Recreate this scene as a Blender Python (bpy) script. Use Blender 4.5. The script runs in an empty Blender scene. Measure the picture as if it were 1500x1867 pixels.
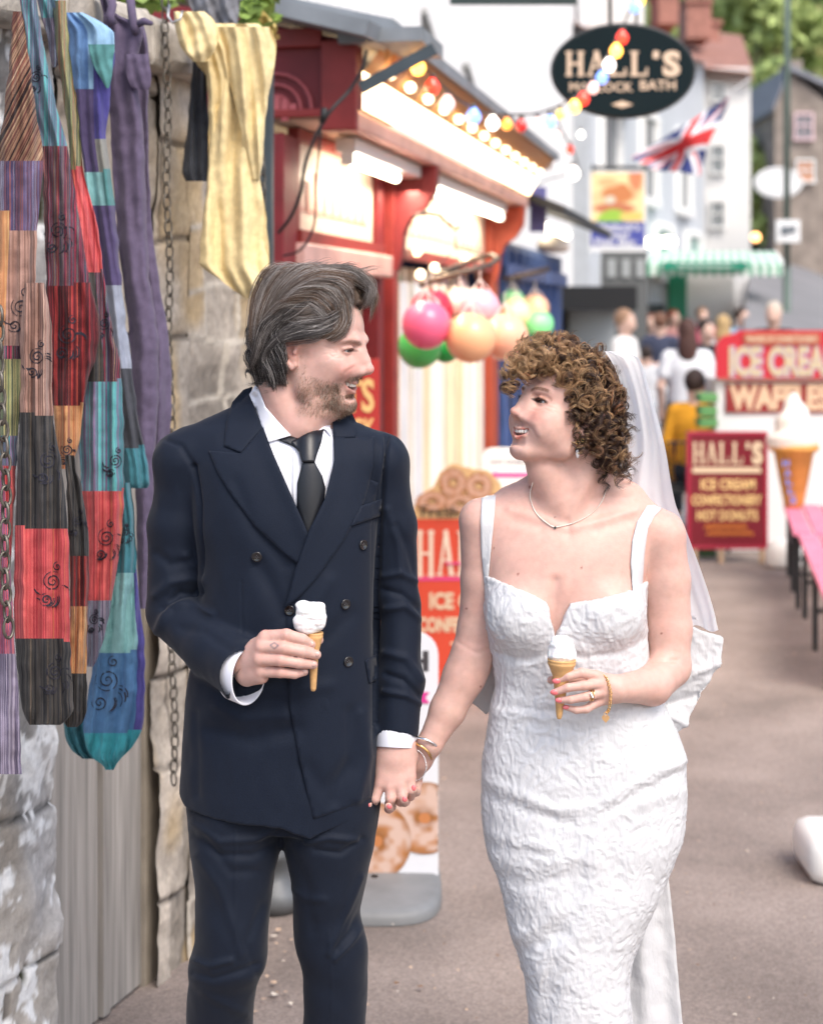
import bpy, bmesh, math, random, os
import numpy as np
from mathutils import Vector, Matrix
from mathutils.bvhtree import BVHTree
from mathutils.geometry import delaunay_2d_cdt
SC = bpy.context.scene
COL = SC.collection
random.seed(7); RNG = np.random.default_rng(7)
# ------------------------------------------------------------------ camera
F, H, CX, CY = 3125.0, 1.77, 750.0, 570.0      # 50 mm lens, eye height 1.77 m
cd = bpy.data.cameras.new('camera'); cam = bpy.data.objects.new('camera', cd); COL.objects.link(cam)
cam.location = (0, 0, H); cam.rotation_euler = (math.pi/2, 0, 0)
cd.sensor_fit = 'HORIZONTAL'; cd.sensor_width = 24; cd.lens = 50
cd.shift_y = -(933.5-CY)/1500; cd.clip_end = 2000
cd.dof.use_dof = True; cd.dof.focus_distance = 3.08; cd.dof.aperture_fstop = 2.9
SC.camera = cam
# ------------------------------------------------------------------ daylight
w = bpy.data.worlds.new('World'); SC.world = w; w.use_nodes = True
nt = w.node_tree; bg = nt.nodes['Background']
sky = nt.nodes.new('ShaderNodeTexSky'); sky.sky_type = 'NISHITA'; sky.sun_disc = False
SUN_EL, SUN_AZ = math.radians(52), math.radians(150)   # azimuth clockwise from +Y
sky.sun_elevation = SUN_EL; sky.sun_rotation = SUN_AZ; sky.dust_density = 3.0; sky.ozone_density = .6
nt.links.new(sky.outputs[0], bg.inputs[0]); bg.inputs[1].default_value = 0.15
sl = bpy.data.lights.new('sun', 'SUN'); so = bpy.data.objects.new('sun', sl); COL.objects.link(so)
sl.energy = 1.15; sl.angle = math.radians(28); sl.color = (1, .95, .88)
sd = Vector((math.sin(SUN_AZ)*math.cos(SUN_EL), math.cos(SUN_AZ)*math.cos(SUN_EL), math.sin(SUN_EL)))
so.rotation_euler = sd.to_track_quat('Z', 'Y').to_euler()
SC.view_settings.view_transform = 'Standard'; SC.view_settings.look = 'None'
SC.view_settings.exposure = 1.0; SC.view_settings.gamma = 1
SC.cycles.max_bounces = 6; SC.cycles.transparent_max_bounces = 12
SC.cycles.sample_clamp_indirect = 4; SC.cycles.use_denoising = True
SC.cycles.caustics_reflective = False; SC.cycles.caustics_refractive = False

def P(px, py, d):
    "the world point seen at photo pixel (px, py) and distance d"
    return Vector(((px-CX)/F*d, d, H+(CY-py)/F*d))
def X(px, d): return (px-CX)/F*d
def Z(py, d): return H+(CY-py)/F*d

# ------------------------------------------------------------------ materials
def hexc(s):
    s = s.lstrip('#'); v = [int(s[i:i+2], 16)/255 for i in (0, 2, 4)]
    return tuple((c/12.92 if c <= .04045 else ((c+.055)/1.055)**2.4) for c in v)
MATS = {}
def mat(name, col=(.5, .5, .5), rough=.6, metal=0, var=0, vscale=8, bump=0, bscale=60, emit=None, estr=0,
        sss=0, alpha=1, trans=0, attr=None, sheen=0, coat=0, spec=.5, stretch=(1, 1, 1), detail=4, bdist=.002, ior=1.45):
    if name in MATS: return MATS[name]
    if isinstance(col, str): col = hexc(col)
    m = bpy.data.materials.new(name); m.use_nodes = True; MATS[name] = m
    n = m.node_tree.nodes; L = m.node_tree.links; b = n['Principled BSDF']
    b.inputs['Base Color'].default_value = (*col, 1); b.inputs['Roughness'].default_value = rough
    b.inputs['Metallic'].default_value = metal; b.inputs['Specular IOR Level'].default_value = spec
    b.inputs['Alpha'].default_value = alpha; b.inputs['Transmission Weight'].default_value = trans
    b.inputs['IOR'].default_value = ior
    b.inputs['Sheen Weight'].default_value = sheen; b.inputs['Coat Weight'].default_value = coat
    src = None
    if attr:
        a = n.new('ShaderNodeAttribute'); a.attribute_name = attr; src = a.outputs['Color']
    tc = n.new('ShaderNodeTexCoord'); mp = n.new('ShaderNodeMapping'); mp.inputs['Scale'].default_value = stretch
    L.new(tc.outputs['Object'], mp.inputs[0])
    if var:
        no = n.new('ShaderNodeTexNoise'); no.inputs['Scale'].default_value = vscale; no.inputs['Detail'].default_value = detail
        L.new(mp.outputs[0], no.inputs['Vector'])
        mr = n.new('ShaderNodeMapRange'); mr.inputs[1].default_value = .3; mr.inputs[2].default_value = .7
        mr.inputs[3].default_value = 1-var; mr.inputs[4].default_value = 1+var
        L.new(no.outputs[0], mr.inputs[0])
        mx = n.new('ShaderNodeMix'); mx.data_type = 'RGBA'; mx.blend_type = 'MULTIPLY'; mx.inputs[0].default_value = 1
        if src: L.new(src, mx.inputs[6])
        else: mx.inputs[6].default_value = (*col, 1)
        L.new(mr.outputs[0], mx.inputs[7]); src = mx.outputs[2]
    if src: L.new(src, b.inputs['Base Color'])
    if bump:
        no = n.new('ShaderNodeTexNoise'); no.inputs['Scale'].default_value = bscale; no.inputs['Detail'].default_value = 5
        L.new(mp.outputs[0], no.inputs['Vector'])
        bp = n.new('ShaderNodeBump'); bp.inputs['Strength'].default_value = bump; bp.inputs['Distance'].default_value = bdist
        L.new(no.outputs[0], bp.inputs['Height']); L.new(bp.outputs[0], b.inputs['Normal'])
    if emit is not None:
        b.inputs['Emission Color'].default_value = (*(hexc(emit) if isinstance(emit, str) else emit), 1)
        b.inputs['Emission Strength'].default_value = estr
    if sss:
        b.inputs['Subsurface Weight'].default_value = sss; b.inputs['Subsurface Radius'].default_value = (1, .35, .2)
        b.inputs['Subsurface Scale'].default_value = .006
        b.subsurface_method = 'RANDOM_WALK'
    return m

# ------------------------------------------------------------------ objects
def tag(o, label=None, cat=None, group=None, kind=None):
    if label: o['label'] = label
    if cat: o['category'] = cat
    if group: o['group'] = group
    if kind: o['kind'] = kind
    return o
def empty(name, loc, label, cat, group=None, rz=0):
    o = bpy.data.objects.new(name, None); COL.objects.link(o); o.location = loc; o.rotation_euler = (0, 0, rz)
    o.empty_display_size = .1
    return tag(o, label, cat, group)
def wmat(o):
    m = Matrix.Translation(o.location) @ o.rotation_euler.to_matrix().to_4x4() @ Matrix.Diagonal((*o.scale, 1))
    return wmat(o.parent) @ o.matrix_parent_inverse @ m if o.parent else m
def link(name, me, m=None, parent=None, smooth=False):
    o = bpy.data.objects.new(name, me); COL.objects.link(o)
    if m is not None:
        for x in (m if isinstance(m, (list, tuple)) else [m]): me.materials.append(x)
    if parent is not None:      # the geometry is written in world space
        o.parent = parent; o.matrix_parent_inverse = wmat(parent).inverted()
    if smooth: me.polygons.foreach_set('use_smooth', [True]*len(me.polygons))
    return o
def np_mesh(name, V, Fa, cols=None, matidx=None, uv=None):
    me = bpy.data.meshes.new(name); V = np.ascontiguousarray(V, dtype=np.float32); Fa = np.asarray(Fa, dtype=np.int32)
    n, k = Fa.shape
    me.vertices.add(len(V)); me.vertices.foreach_set('co', V.ravel())
    me.loops.add(n*k); me.loops.foreach_set('vertex_index', Fa.ravel())
    me.polygons.add(n); me.polygons.foreach_set('loop_start', np.arange(0, n*k, k, dtype=np.int32))
    if matidx is not None: me.polygons.foreach_set('material_index', np.asarray(matidx, dtype=np.int32))
    if cols is not None:
        a = me.color_attributes.new('Col', 'FLOAT_COLOR', 'POINT')
        c = np.ones((len(V), 4), dtype=np.float32); c[:, :3] = cols; a.data.foreach_set('color', c.ravel())
    if uv is not None:
        l = me.uv_layers.new(name='UVMap'); l.data.foreach_set('uv', np.asarray(uv, dtype=np.float32)[Fa.ravel()].ravel())
    me.update(calc_edges=True); me.validate()
    return me
class MB:
    "collects simple shapes into one mesh"
    def __init__(s): s.v = []; s.f = []; s.m = []; s.mi = 0
    def add(s, v, f):
        b = len(s.v); s.v += [tuple(x) for x in v]; s.f += [tuple(i+b for i in q) for q in f]; s.m += [s.mi]*len(f); return s
    def box(s, a, b, rz=0, c=None):
        (x0, y0, z0), (x1, y1, z1) = a, b
        v = [(x0, y0, z0), (x1, y0, z0), (x1, y1, z0), (x0, y1, z0), (x0, y0, z1), (x1, y0, z1), (x1, y1, z1), (x0, y1, z1)]
        if rz:
            c = c or ((x0+x1)/2, (y0+y1)/2); cs, sn = math.cos(rz), math.sin(rz)
            v = [(c[0]+(x-c[0])*cs-(y-c[1])*sn, c[1]+(x-c[0])*sn+(y-c[1])*cs, z) for x, y, z in v]
        return s.add(v, [(0, 3, 2, 1), (4, 5, 6, 7), (0, 1, 5, 4), (1, 2, 6, 5), (2, 3, 7, 6), (3, 0, 4, 7)])
    def bar(s, p, q, w, h=None, up=(0, 0, 1)):
        "box beam from p to q, w wide and h high"
        h = h or w; p, q = Vector(p), Vector(q); d = (q-p).normalized(); u = Vector(up)
        if abs(d.dot(u)) > .95: u = Vector((0, 1, 0))
        a = d.cross(u).normalized(); b = a.cross(d).normalized(); v = []
        for e in (p, q):
            for i, j in ((-1, -1), (1, -1), (1, 1), (-1, 1)): v.append(e+a*(i*w/2)+b*(j*h/2))
        return s.add(v, [(0, 1, 2, 3), (7, 6, 5, 4), (0, 4, 5, 1), (1, 5, 6, 2), (2, 6, 7, 3), (3, 7, 4, 0)])
    def tube(s, pts, r, n=8, caps=True):
        pts = [Vector(p) for p in pts]; rs = r if isinstance(r, (list, tuple)) else [r]*len(pts)
        v = []; f = []; a = None
        for i, p in enumerate(pts):
            d = (pts[min(i+1, len(pts)-1)]-pts[max(i-1, 0)]).normalized()
            if a is None: a = d.orthogonal().normalized()
            a = (a-d*a.dot(d)); a = a.normalized() if a.length > 1e-6 else d.orthogonal().normalized()
            b = d.cross(a)
            for k in range(n):
                t = 2*math.pi*k/n; v.append(p+(a*math.cos(t)+b*math.sin(t))*rs[i])
        for i in range(len(pts)-1):
            for k in range(n):
                k2 = (k+1) % n; f.append((i*n+k, i*n+k2, (i+1)*n+k2, (i+1)*n+k))
        if caps: f.append(tuple(range(n))[::-1]); f.append(tuple((len(pts)-1)*n+k for k in range(n)))
        return s.add(v, f)
    def lathe(s, c, prof, n=24, axis=None, squash=(1, 1)):
        "prof: list of (radius, height)"
        v = []; f = []; c = Vector(c); M = Matrix.Identity(3)
        if axis is not None: M = Vector(axis).to_track_quat('Z', 'Y').to_matrix()
        for r, z in prof:
            for k in range(n):
                t = 2*math.pi*k/n; v.append(c+M @ Vector((r*math.cos(t)*squash[0], r*math.sin(t)*squash[1], z)))
        for i in range(len(prof)-1):
            for k in range(n):
                k2 = (k+1) % n; f.append((i*n+k, i*n+k2, (i+1)*n+k2, (i+1)*n+k))
        if prof[0][0] > 1e-5: f.append(tuple(range(n))[::-1])
        if prof[-1][0] > 1e-5: f.append(tuple((len(prof)-1)*n+k for k in range(n)))
        return s.add(v, f)
    def ball(s, c, r, n=16, m=10):
        r = r if isinstance(r, (list, tuple)) else (r, r, r); v = []; f = []
        for i in range(m+1):
            a = math.pi*i/m
            for k in range(n):
                t = 2*math.pi*k/n; v.append((c[0]+r[0]*math.sin(a)*math.cos(t), c[1]+r[1]*math.sin(a)*math.sin(t), c[2]-r[2]*math.cos(a)))
        for i in range(m):
            for k in range(n):
                k2 = (k+1) % n; f.append((i*n+k, i*n+k2, (i+1)*n+k2, (i+1)*n+k))
        return s.add(v, f)
    def torus(s, c, R, r, n=20, m=8, axis=(0, 0, 1), squash=1):
        c = Vector(c); M = Vector(axis).to_track_quat('Z', 'Y').to_matrix(); v = []; f = []
        for i in range(n):
            a = 2*math.pi*i/n
            for k in range(m):
                t = 2*math.pi*k/m; q = R+r*math.cos(t)
                v.append(c+M @ Vector((q*math.cos(a), q*math.sin(a)*squash, r*math.sin(t))))
        for i in range(n):
            i2 = (i+1) % n
            for k in range(m):
                k2 = (k+1) % m; f.append((i*m+k, i2*m+k, i2*m+k2, i*m+k2))
        return s.add(v, f)
    def prism(s, pts, o, ex, ey, th):
        "2-D outline pts in the plane (o, ex, ey), thickness th along ex x ey (both ways from the plane's front)"
        o, ex, ey = Vector(o), Vector(ex), Vector(ey); nn = ex.cross(ey).normalized(); n = len(pts)
        fr = [o+ex*x+ey*y for x, y in pts]; bk = [p-nn*th for p in fr]
        tri = delaunay_2d_cdt([Vector(p) for p in pts], [(i, (i+1) % n) for i in range(n)], [], 1, 1e-7)
        vs = [o+ex*p.x+ey*p.y for p in tri[0]]; k = len(vs)
        s.add(vs+[p-nn*th for p in vs], [tuple(q) for q in tri[2]]+[tuple(i+k for i in q)[::-1] for q in tri[2]])
        return s.add(fr+bk, [(i, i+n, (i+1) % n+n, (i+1) % n) for i in range(n)])
    def build(s, name, m=None, parent=None, smooth=False, bevel=0, auto=None):
        me = bpy.data.meshes.new(name); me.from_pydata(s.v, [], s.f)
        me.polygons.foreach_set('material_index', s.m); me.update()
        o = link(name, me, m, parent, smooth)
        if bevel:
            md = o.modifiers.new('bevel', 'BEVEL'); md.width = bevel; md.segments = 2; md.limit_method = 'ANGLE'
        return o
def copy_tree(o, parent=None):
    c = o.copy(); COL.objects.link(c)
    if parent is not None: c.parent = parent; c.matrix_parent_inverse = o.matrix_parent_inverse.copy()
    for ch in list(o.children): copy_tree(ch, c)
    return c
def fuse_tag(mb, name, m, label, cat, group=None, parent=None, **k):
    return tag(mb.build(name, m, parent, **k), label, cat, group)
_FC = {}
def text_geo(body, bold=0.0):
    "flat triangulated outline of a text with the built-in font: (verts2d, faces), origin at left baseline, size 1"
    key = (body, bold)
    if key in _FC: return _FC[key]
    cu = bpy.data.curves.new('t', 'FONT'); cu.body = body; cu.size = 1; cu.offset = bold; cu.resolution_u = 3
    ob = bpy.data.objects.new('t', cu); COL.objects.link(ob)
    dg = bpy.context.evaluated_depsgraph_get(); me = bpy.data.meshes.new_from_object(ob.evaluated_get(dg))
    v = [(q.co.x, q.co.y) for q in me.vertices]; f = [tuple(p.vertices) for p in me.polygons]
    bpy.data.objects.remove(ob); bpy.data.curves.remove(cu); bpy.data.meshes.remove(me)
    _FC[key] = (v, f); return v, f
def text(mb, body, o, ex, ey, x0, x1, y0, y1, lift=.004, bold=.02):
    "writes body filling the box x0..x1, y0..y1 of the plane (o, ex, ey), raised by lift"
    v, f = text_geo(body, bold)
    xa, xb = min(p[0] for p in v), max(p[0] for p in v); ya, yb = min(p[1] for p in v), max(p[1] for p in v)
    o, ex, ey = Vector(o), Vector(ex), Vector(ey); nn = ex.cross(ey).normalized()
    mb.add([o+ex*(x0+(x-xa)/(xb-xa)*(x1-x0))+ey*(y0+(y-ya)/(yb-ya)*(y1-y0))+nn*lift for x, y in v], f)
SLAB = {  # slab-serif capitals as strokes in a 0..1 box: (x0,y0,x1,y1,width)
 'H': [(.2, 0, .2, 1, .22), (.8, 0, .8, 1, .22), (.2, .5, .8, .5, .14), (.02, .05, .38, .05, .1), (.02, .95, .38, .95, .1), (.62, .05, .98, .05, .1), (.62, .95, .98, .95, .1)],
 'A': [(.16, .04, .5, 1, .13), (.5, 1, .82, .04, .22), (.3, .36, .7, .36, .1), (.0, .05, .34, .05, .1), (.64, .05, 1.0, .05, .1), (.36, .95, .6, .95, .1)],
 'L': [(.24, 0, .24, 1, .24), (.02, .95, .46, .95, .1), (.02, .06, .92, .06, .12), (.88, .02, .88, .34, .1)],
 "'": [(.5, .7, .6, 1, .3)],
 'S': None}
def slab_word(mb, word, o, ex, ey, x0, x1, y0, y1, lift=.004):
    o, ex, ey = Vector(o), Vector(ex), Vector(ey); nn = ex.cross(ey).normalized()
    wd = {"'": .45}; tot = sum(wd.get(c, 1) for c in word)+.1*(len(word)-1); u = (x1-x0)/tot; x = x0
    k = 0
    for ch in word:
        cw = wd.get(ch, 1)*u; k += 1
        if SLAB.get(ch):
            for (a, b, c, d, t) in SLAB[ch]:
                k += 1; pa = Vector((x+a*cw, y0+b*(y1-y0))); pb = Vector((x+c*cw, y0+d*(y1-y0)))
                dd = (pb-pa).normalized(); pn = Vector((-dd.y, dd.x))*t*u/2
                q = [pa+pn, pa-pn, pb-pn, pb+pn]
                mb.add([o+ex*p.x+ey*p.y+nn*(lift+k*.00006) for p in q], [(0, 1, 2, 3)])
        else:
            text(mb, ch, o, ex, ey, x+.04*u, x+cw-.04*u, y0-.02*(y1-y0), y1+.02*(y1-y0), lift, .05)
        x += cw+.1*u
ONLY = ('groom', 'bride', 'wall', 'clothes', 'shops', 'street')
# ------------------------------------------------------------------ implicit modelling (units: photo pixels at D0, about 1 mm)
D0 = 3.15; K = D0/F
def Q(px, py, w=0):
    "body point (u, w, v) that shows at pixel (px, py) when it lies w behind the focus plane"
    s = 1+w/F
    return np.array((CX+(px-CX)*s, w, CY+(py-CY)*s), dtype=float)
def W(p):
    p = np.asarray(p, dtype=float)
    return np.stack([(p[..., 0]-CX)*K, D0+p[..., 1]*K, H+(CY-p[..., 2])*K], -1)
def PIX(p):
    s = 1+p[..., 1]/F
    return np.stack([CX+(p[..., 0]-CX)/s, CY+(p[..., 2]-CY)/s], -1)
class Xf:
    "head frame: x = person's right, y = face direction, z = up"
    def __init__(s, o, yaw, pitch=0, roll=0, sc=1.0):
        cy, sy = math.cos(yaw), math.sin(yaw)
        A = np.array([[-cy, sy, 0], [-sy, -cy, 0], [0, 0, -1.0]])   # columns: local axes in (u, w, v)
        cp, sp = math.cos(pitch), math.sin(pitch); B = np.array([[1, 0, 0], [0, cp, -sp], [0, sp, cp]])
        cr, sr = math.cos(roll), math.sin(roll); C = np.array([[cr, 0, sr], [0, 1, 0], [-sr, 0, cr]])
        s.R = A @ B @ C; s.o = np.array(o, float); s.s = sc
    def __call__(s, p): return s.o+s.s*(np.asarray(p, float) @ s.R.T)
    def inv(s, p): return ((np.asarray(p, float)-s.o)/s.s) @ s.R
def graded(bands):
    "bands: (start, end, step) ..."
    out = []
    for a, b, h in bands: out.append(np.arange(a, b, h))
    return np.concatenate(out)
class Vox:
    def __init__(s, xs, ys, zs):
        s.g = [np.asarray(a, dtype=np.float32) for a in (xs, ys, zs)]
        s.D = np.full([len(a) for a in s.g], 60, dtype=np.float32)
    def sub(s, lo, hi):
        sl = [slice(max(0, np.searchsorted(a, l)-1), np.searchsorted(a, h)+1) for a, l, h in zip(s.g, lo, hi)]
        A = np.meshgrid(*[a[q] for a, q in zip(s.g, sl)], indexing='ij', sparse=True)
        return tuple(sl), A
    def put(s, sl, d, k, op):
        c = s.D[sl]
        if c.size == 0: return
        if op == 'sub': d = -d; h = np.clip(k-abs(c-d), 0, None)/max(k, 1e-6); s.D[sl] = np.maximum(c, d)+h*h*k*.25
        elif op == 'and': h = np.clip(k-abs(c-d), 0, None)/max(k, 1e-6); s.D[sl] = np.maximum(c, d)+h*h*k*.25
        else: h = np.clip(k-abs(c-d), 0, None)/max(k, 1e-6); s.D[sl] = np.minimum(c, d)-h*h*k*.25
    def ell(s, c, r, k=6, op='add', R=None, T=None):
        c = np.asarray(c, float); r = np.asarray(r, float)*np.ones(3); R = np.eye(3) if R is None else R
        if T is not None: c = T(c); R = T.R @ R; r = r*T.s
        m = np.sqrt(((R*r)**2).sum(1))+k+5
        sl, A = s.sub(c-m, c+m); q = [a-b for a, b in zip(A, c)]
        l = [sum(R[i, j]*q[i] for i in range(3)) for j in range(3)]
        k0 = np.sqrt(sum((l[j]/r[j])**2 for j in range(3))); k1 = np.sqrt(sum((l[j]/r[j]**2)**2 for j in range(3)))
        s.put(sl, (k0*(k0-1)/np.maximum(k1, 1e-6)).astype(np.float32), k, op)
    def cap(s, a, b, ra, rb, k=6, op='add', T=None, fl=1.0, ax=None):
        "tapered capsule; fl < 1 flattens it along direction ax"
        a = np.asarray(a, float); b = np.asarray(b, float)
        if T is not None:
            a = T(a); b = T(b); ra *= T.s; rb *= T.s
            if ax is not None: ax = T.R @ np.asarray(ax, float)
        m = max(ra, rb)+k+5; sl, A = s.sub(np.minimum(a, b)-m, np.maximum(a, b)+m)
        q = [x-y for x, y in zip(A, a)]; d = b-a; L2 = max(d @ d, 1e-9)
        t = np.clip(sum(q[i]*d[i] for i in range(3))/L2, 0, 1)
        e = [q[i]-d[i]*t for i in range(3)]
        if fl != 1:
            ax = np.asarray(ax, float); ax = ax/np.linalg.norm(ax); g = sum(e[i]*ax[i] for i in range(3))*(1/fl-1)
            e = [e[i]+ax[i]*g for i in range(3)]
            r_ = ra+(rb-ra)*t; l = np.sqrt(sum(x*x for x in e)); s.put(sl, ((l-r_)*(.5+.5*fl)).astype(np.float32), k, op); return
        s.put(sl, (np.sqrt(sum(x*x for x in e))-(ra+(rb-ra)*t)).astype(np.float32), k, op)
    def chain(s, ps, rs, k=6, op='add', T=None, **kw):
        for i in range(len(ps)-1): s.cap(ps[i], ps[i+1], rs[i], rs[i+1], k, op, T, **kw)
    def loft(s, rows, k=12, op='add', n=2.3, axis=2):
        "rows: (v, cu, cw, ru, rw) elliptical sections stacked along v"
        rows = np.array(sorted(rows), float); v = rows[:, 0]
        mu = rows[:, 3].max()+k+5; mw = rows[:, 4].max()+k+5
        lo = (rows[:, 1].min()-mu, rows[:, 2].min()-mw, v[0]-k-5); hi = (rows[:, 1].max()+mu, rows[:, 2].max()+mw, v[-1]+k+5)
        sl, A = s.sub(lo, hi); zz = A[2].ravel()
        f = [smooth_interp(zz, v, rows[:, j])[None, None, :] for j in (1, 2, 3, 4)]
        e = (abs((A[0]-f[0])/f[2])**n+abs((A[1]-f[1])/f[3])**n)**(1/n)
        d = (e-1)*np.minimum(f[2], f[3]); cap = np.maximum(v[0]-zz, zz-v[-1])[None, None, :]
        s.put(sl, np.maximum(d, cap).astype(np.float32), k, op)
    def poly(s, pts, w0, w1, k=0, op='sub'):
        "prism of a pixel outline between depths w0 and w1"
        pts = np.array(pts, float); lo = pts.min(0)-k-6; hi = pts.max(0)+k+6
        sl, A = s.sub((lo[0], w0-k-5, lo[1]), (hi[0], w1+k+5, hi[1]))
        d2 = poly_sd(A[0][:, 0, :], A[2][0], pts)      # (nu, nv)
        d = np.maximum(d2[:, None, :], np.maximum(w0-A[1], A[1]-w1))
        s.put(sl, d.astype(np.float32), k, op)
    def mesh(s):
        D = s.D; ins = D < 0; nx, ny, nz = D.shape
        c = np.zeros((nx-1, ny-1, nz-1), dtype=np.uint8)
        for i in (0, 1):
            for j in (0, 1):
                for k in (0, 1): c += ins[i:nx-1+i, j:ny-1+j, k:nz-1+k]
        ijk = np.argwhere((c > 0) & (c < 8)); N = len(ijk)
        idx = np.full(c.shape, -1, dtype=np.int32); idx[tuple(ijk.T)] = np.arange(N); del c
        acc = np.zeros((N, 3)); cnt = np.zeros(N)
        for ax in range(3):
            o1, o2 = [a for a in range(3) if a != ax]
            for b in (0, 1):
                for cc in (0, 1):
                    p0 = ijk.copy(); p0[:, o1] += b; p0[:, o2] += cc; p1 = p0.copy(); p1[:, ax] += 1
                    d0 = D[tuple(p0.T)]; d1 = D[tuple(p1.T)]; m = (d0 < 0) != (d1 < 0)
                    t = d0[m]/(d0[m]-d1[m]); a = [s.g[j][p0[m, j]] for j in range(3)]
                    a[ax] = a[ax]+t*(s.g[ax][p1[m, ax]]-a[ax])
                    for j in range(3): acc[m, j] += a[j]
                    cnt[m] += 1
        V = acc/cnt[:, None]; Fs = []
        for ax in range(3):
            o1, o2 = [a for a in range(3) if a != ax]
            sa = [slice(None)]*3; sb = [slice(None)]*3; sa[ax] = slice(0, -1); sb[ax] = slice(1, None)
            e = np.argwhere(ins[tuple(sa)] != ins[tuple(sb)])
            e = e[(e[:, o1] > 0) & (e[:, o2] > 0) & (e[:, o1] < D.shape[o1]-1) & (e[:, o2] < D.shape[o2]-1)]
            q = []
            for b, cc in ((1, 1), (0, 1), (0, 0), (1, 0)):
                p = e.copy(); p[:, o1] -= b; p[:, o2] -= cc; q.append(idx[tuple(p.T)])
            q = np.stack(q, 1); fl = ins[tuple(e.T)]
            if ax == 1: fl = ~fl
            q[fl] = q[fl][:, ::-1]; Fs.append(q)
        return V, np.concatenate(Fs)
def smooth_interp(x, xs, ys):
    "monotone-ish cubic interpolation"
    xs = np.asarray(xs, float); ys = np.asarray(ys, float)
    if len(xs) < 3: return np.interp(x, xs, ys)
    h = np.diff(xs); dl = np.diff(ys)/h; m = np.zeros(len(xs))
    m[1:-1] = np.where(dl[:-1]*dl[1:] > 0, 2*dl[:-1]*dl[1:]/np.where(abs(dl[:-1]+dl[1:]) < 1e-9, 1, dl[:-1]+dl[1:]), 0)
    m[0] = dl[0]; m[-1] = dl[-1]; i = np.clip(np.searchsorted(xs, x)-1, 0, len(xs)-2); t = np.clip((x-xs[i])/h[i], 0, 1)
    return (2*t**3-3*t**2+1)*ys[i]+(t**3-2*t**2+t)*h[i]*m[i]+(-2*t**3+3*t**2)*ys[i+1]+(t**3-t**2)*h[i]*m[i+1]
def poly_sd(x, y, pts):
    x, y = np.broadcast_arrays(x, y); d = np.full(x.shape, 1e18); ins = np.zeros(x.shape, bool); n = len(pts)
    for i in range(n):
        ax, ay = pts[i]; bx, by = pts[(i+1) % n]; ex, ey = bx-ax, by-ay; wx, wy = x-ax, y-ay
        t = np.clip((wx*ex+wy*ey)/max(ex*ex+ey*ey, 1e-9), 0, 1)
        d = np.minimum(d, (wx-ex*t)**2+(wy-ey*t)**2)
        cnd = ((ay <= y) != (by <= y)) & (x < (bx-ax)*(y-ay)/((by-ay) if by != ay else 1e-9)+ax); ins ^= cnd
    d = np.sqrt(d); return np.where(ins, -d, d)
def line_d(x, y, pts):
    d = np.full(np.shape(x), 1e18)
    for i in range(len(pts)-1):
        ax, ay = pts[i][:2]; bx, by = pts[i+1][:2]; ex, ey = bx-ax, by-ay
        t = np.clip(((x-ax)*ex+(y-ay)*ey)/max(ex*ex+ey*ey, 1e-9), 0, 1)
        d = np.minimum(d, (x-ax-ex*t)**2+(y-ay-ey*t)**2)
    return np.sqrt(d)
def normals(V, Fa):
    a = V[Fa[:, 2]]-V[Fa[:, 0]]; b = V[Fa[:, 3 if Fa.shape[1] > 3 else 1]]-V[Fa[:, 1 if Fa.shape[1] > 3 else 0]]
    n = np.cross(a, b); N = np.zeros_like(V)
    for j in range(Fa.shape[1]): 
        for c in range(3): N[:, c] += np.bincount(Fa[:, j], weights=n[:, c], minlength=len(V))
    return N/np.maximum(np.linalg.norm(N, axis=1), 1e-9)[:, None]
def outward(V, Fa):
    "orient quads outward (positive volume in u, w, v coordinates mapped to the world)"
    Wd = W(V); a, b, c, d = (Wd[Fa[:, i]] for i in range(4))
    vol = np.einsum('ij,ij->', np.cross(a, b), c)+np.einsum('ij,ij->', np.cross(a, c), d)
    return Fa if vol > 0 else Fa[:, ::-1]
def folds(V, Fa, lst, front=True):
    "cloth folds: (polyline in pixels, width, height) raise or lower the surface that faces the camera"
    Wd = W(V); N = normals(Wd, Fa); N = np.stack([N[:, 0], N[:, 1], -N[:, 2]], 1)   # back to (u, w, v)
    px = PIX(V); f = np.clip(-N[:, 1]*1.6+.15, 0, 1) if front else 1.0; D = np.zeros(len(V))
    for pts, wd, am in lst:
        lo = np.min([p[:2] for p in pts], 0)-3*wd; hi = np.max([p[:2] for p in pts], 0)+3*wd
        m = (px[:, 0] > lo[0]) & (px[:, 0] < hi[0]) & (px[:, 1] > lo[1]) & (px[:, 1] < hi[1])
        d = line_d(px[m, 0], px[m, 1], pts)/wd; D[m] += am*np.exp(-d*d)
    return V+N*(D*f)[:, None]
def relax(V, Fa, it=3, lam=.5, keep=None):
    "light smoothing that takes the sawteeth off cut edges"
    n = len(V); e = np.concatenate([Fa[:, [i, (i+1) % Fa.shape[1]]] for i in range(Fa.shape[1])]); a = np.concatenate([e[:, 0], e[:, 1]]); b = np.concatenate([e[:, 1], e[:, 0]])
    c = np.maximum(np.bincount(a, minlength=n), 1)
    for _ in range(it):
        for l in (lam, -lam*1.04):
            V = V+l*(np.stack([np.bincount(a, weights=V[b, j], minlength=n)/c for j in range(3)], 1)-V)
    return V
class Noise3:
    "smooth value noise on a lattice"
    def __init__(s, seed): s.t = np.random.default_rng(seed).uniform(-1, 1, (32, 32, 32))
    def __call__(s, p):
        i = np.floor(p).astype(int); f = p-i; f = f*f*(3-2*f); r = 0
        for a in (0, 1):
            for b in (0, 1):
                for c in (0, 1):
                    r = r+s.t[(i[..., 0]+a) % 32, (i[..., 1]+b) % 32, (i[..., 2]+c) % 32]*(f[..., 0] if a else 1-f[..., 0])*(f[..., 1] if b else 1-f[..., 1])*(f[..., 2] if c else 1-f[..., 2])
        return r
NZ = Noise3(3)
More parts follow.
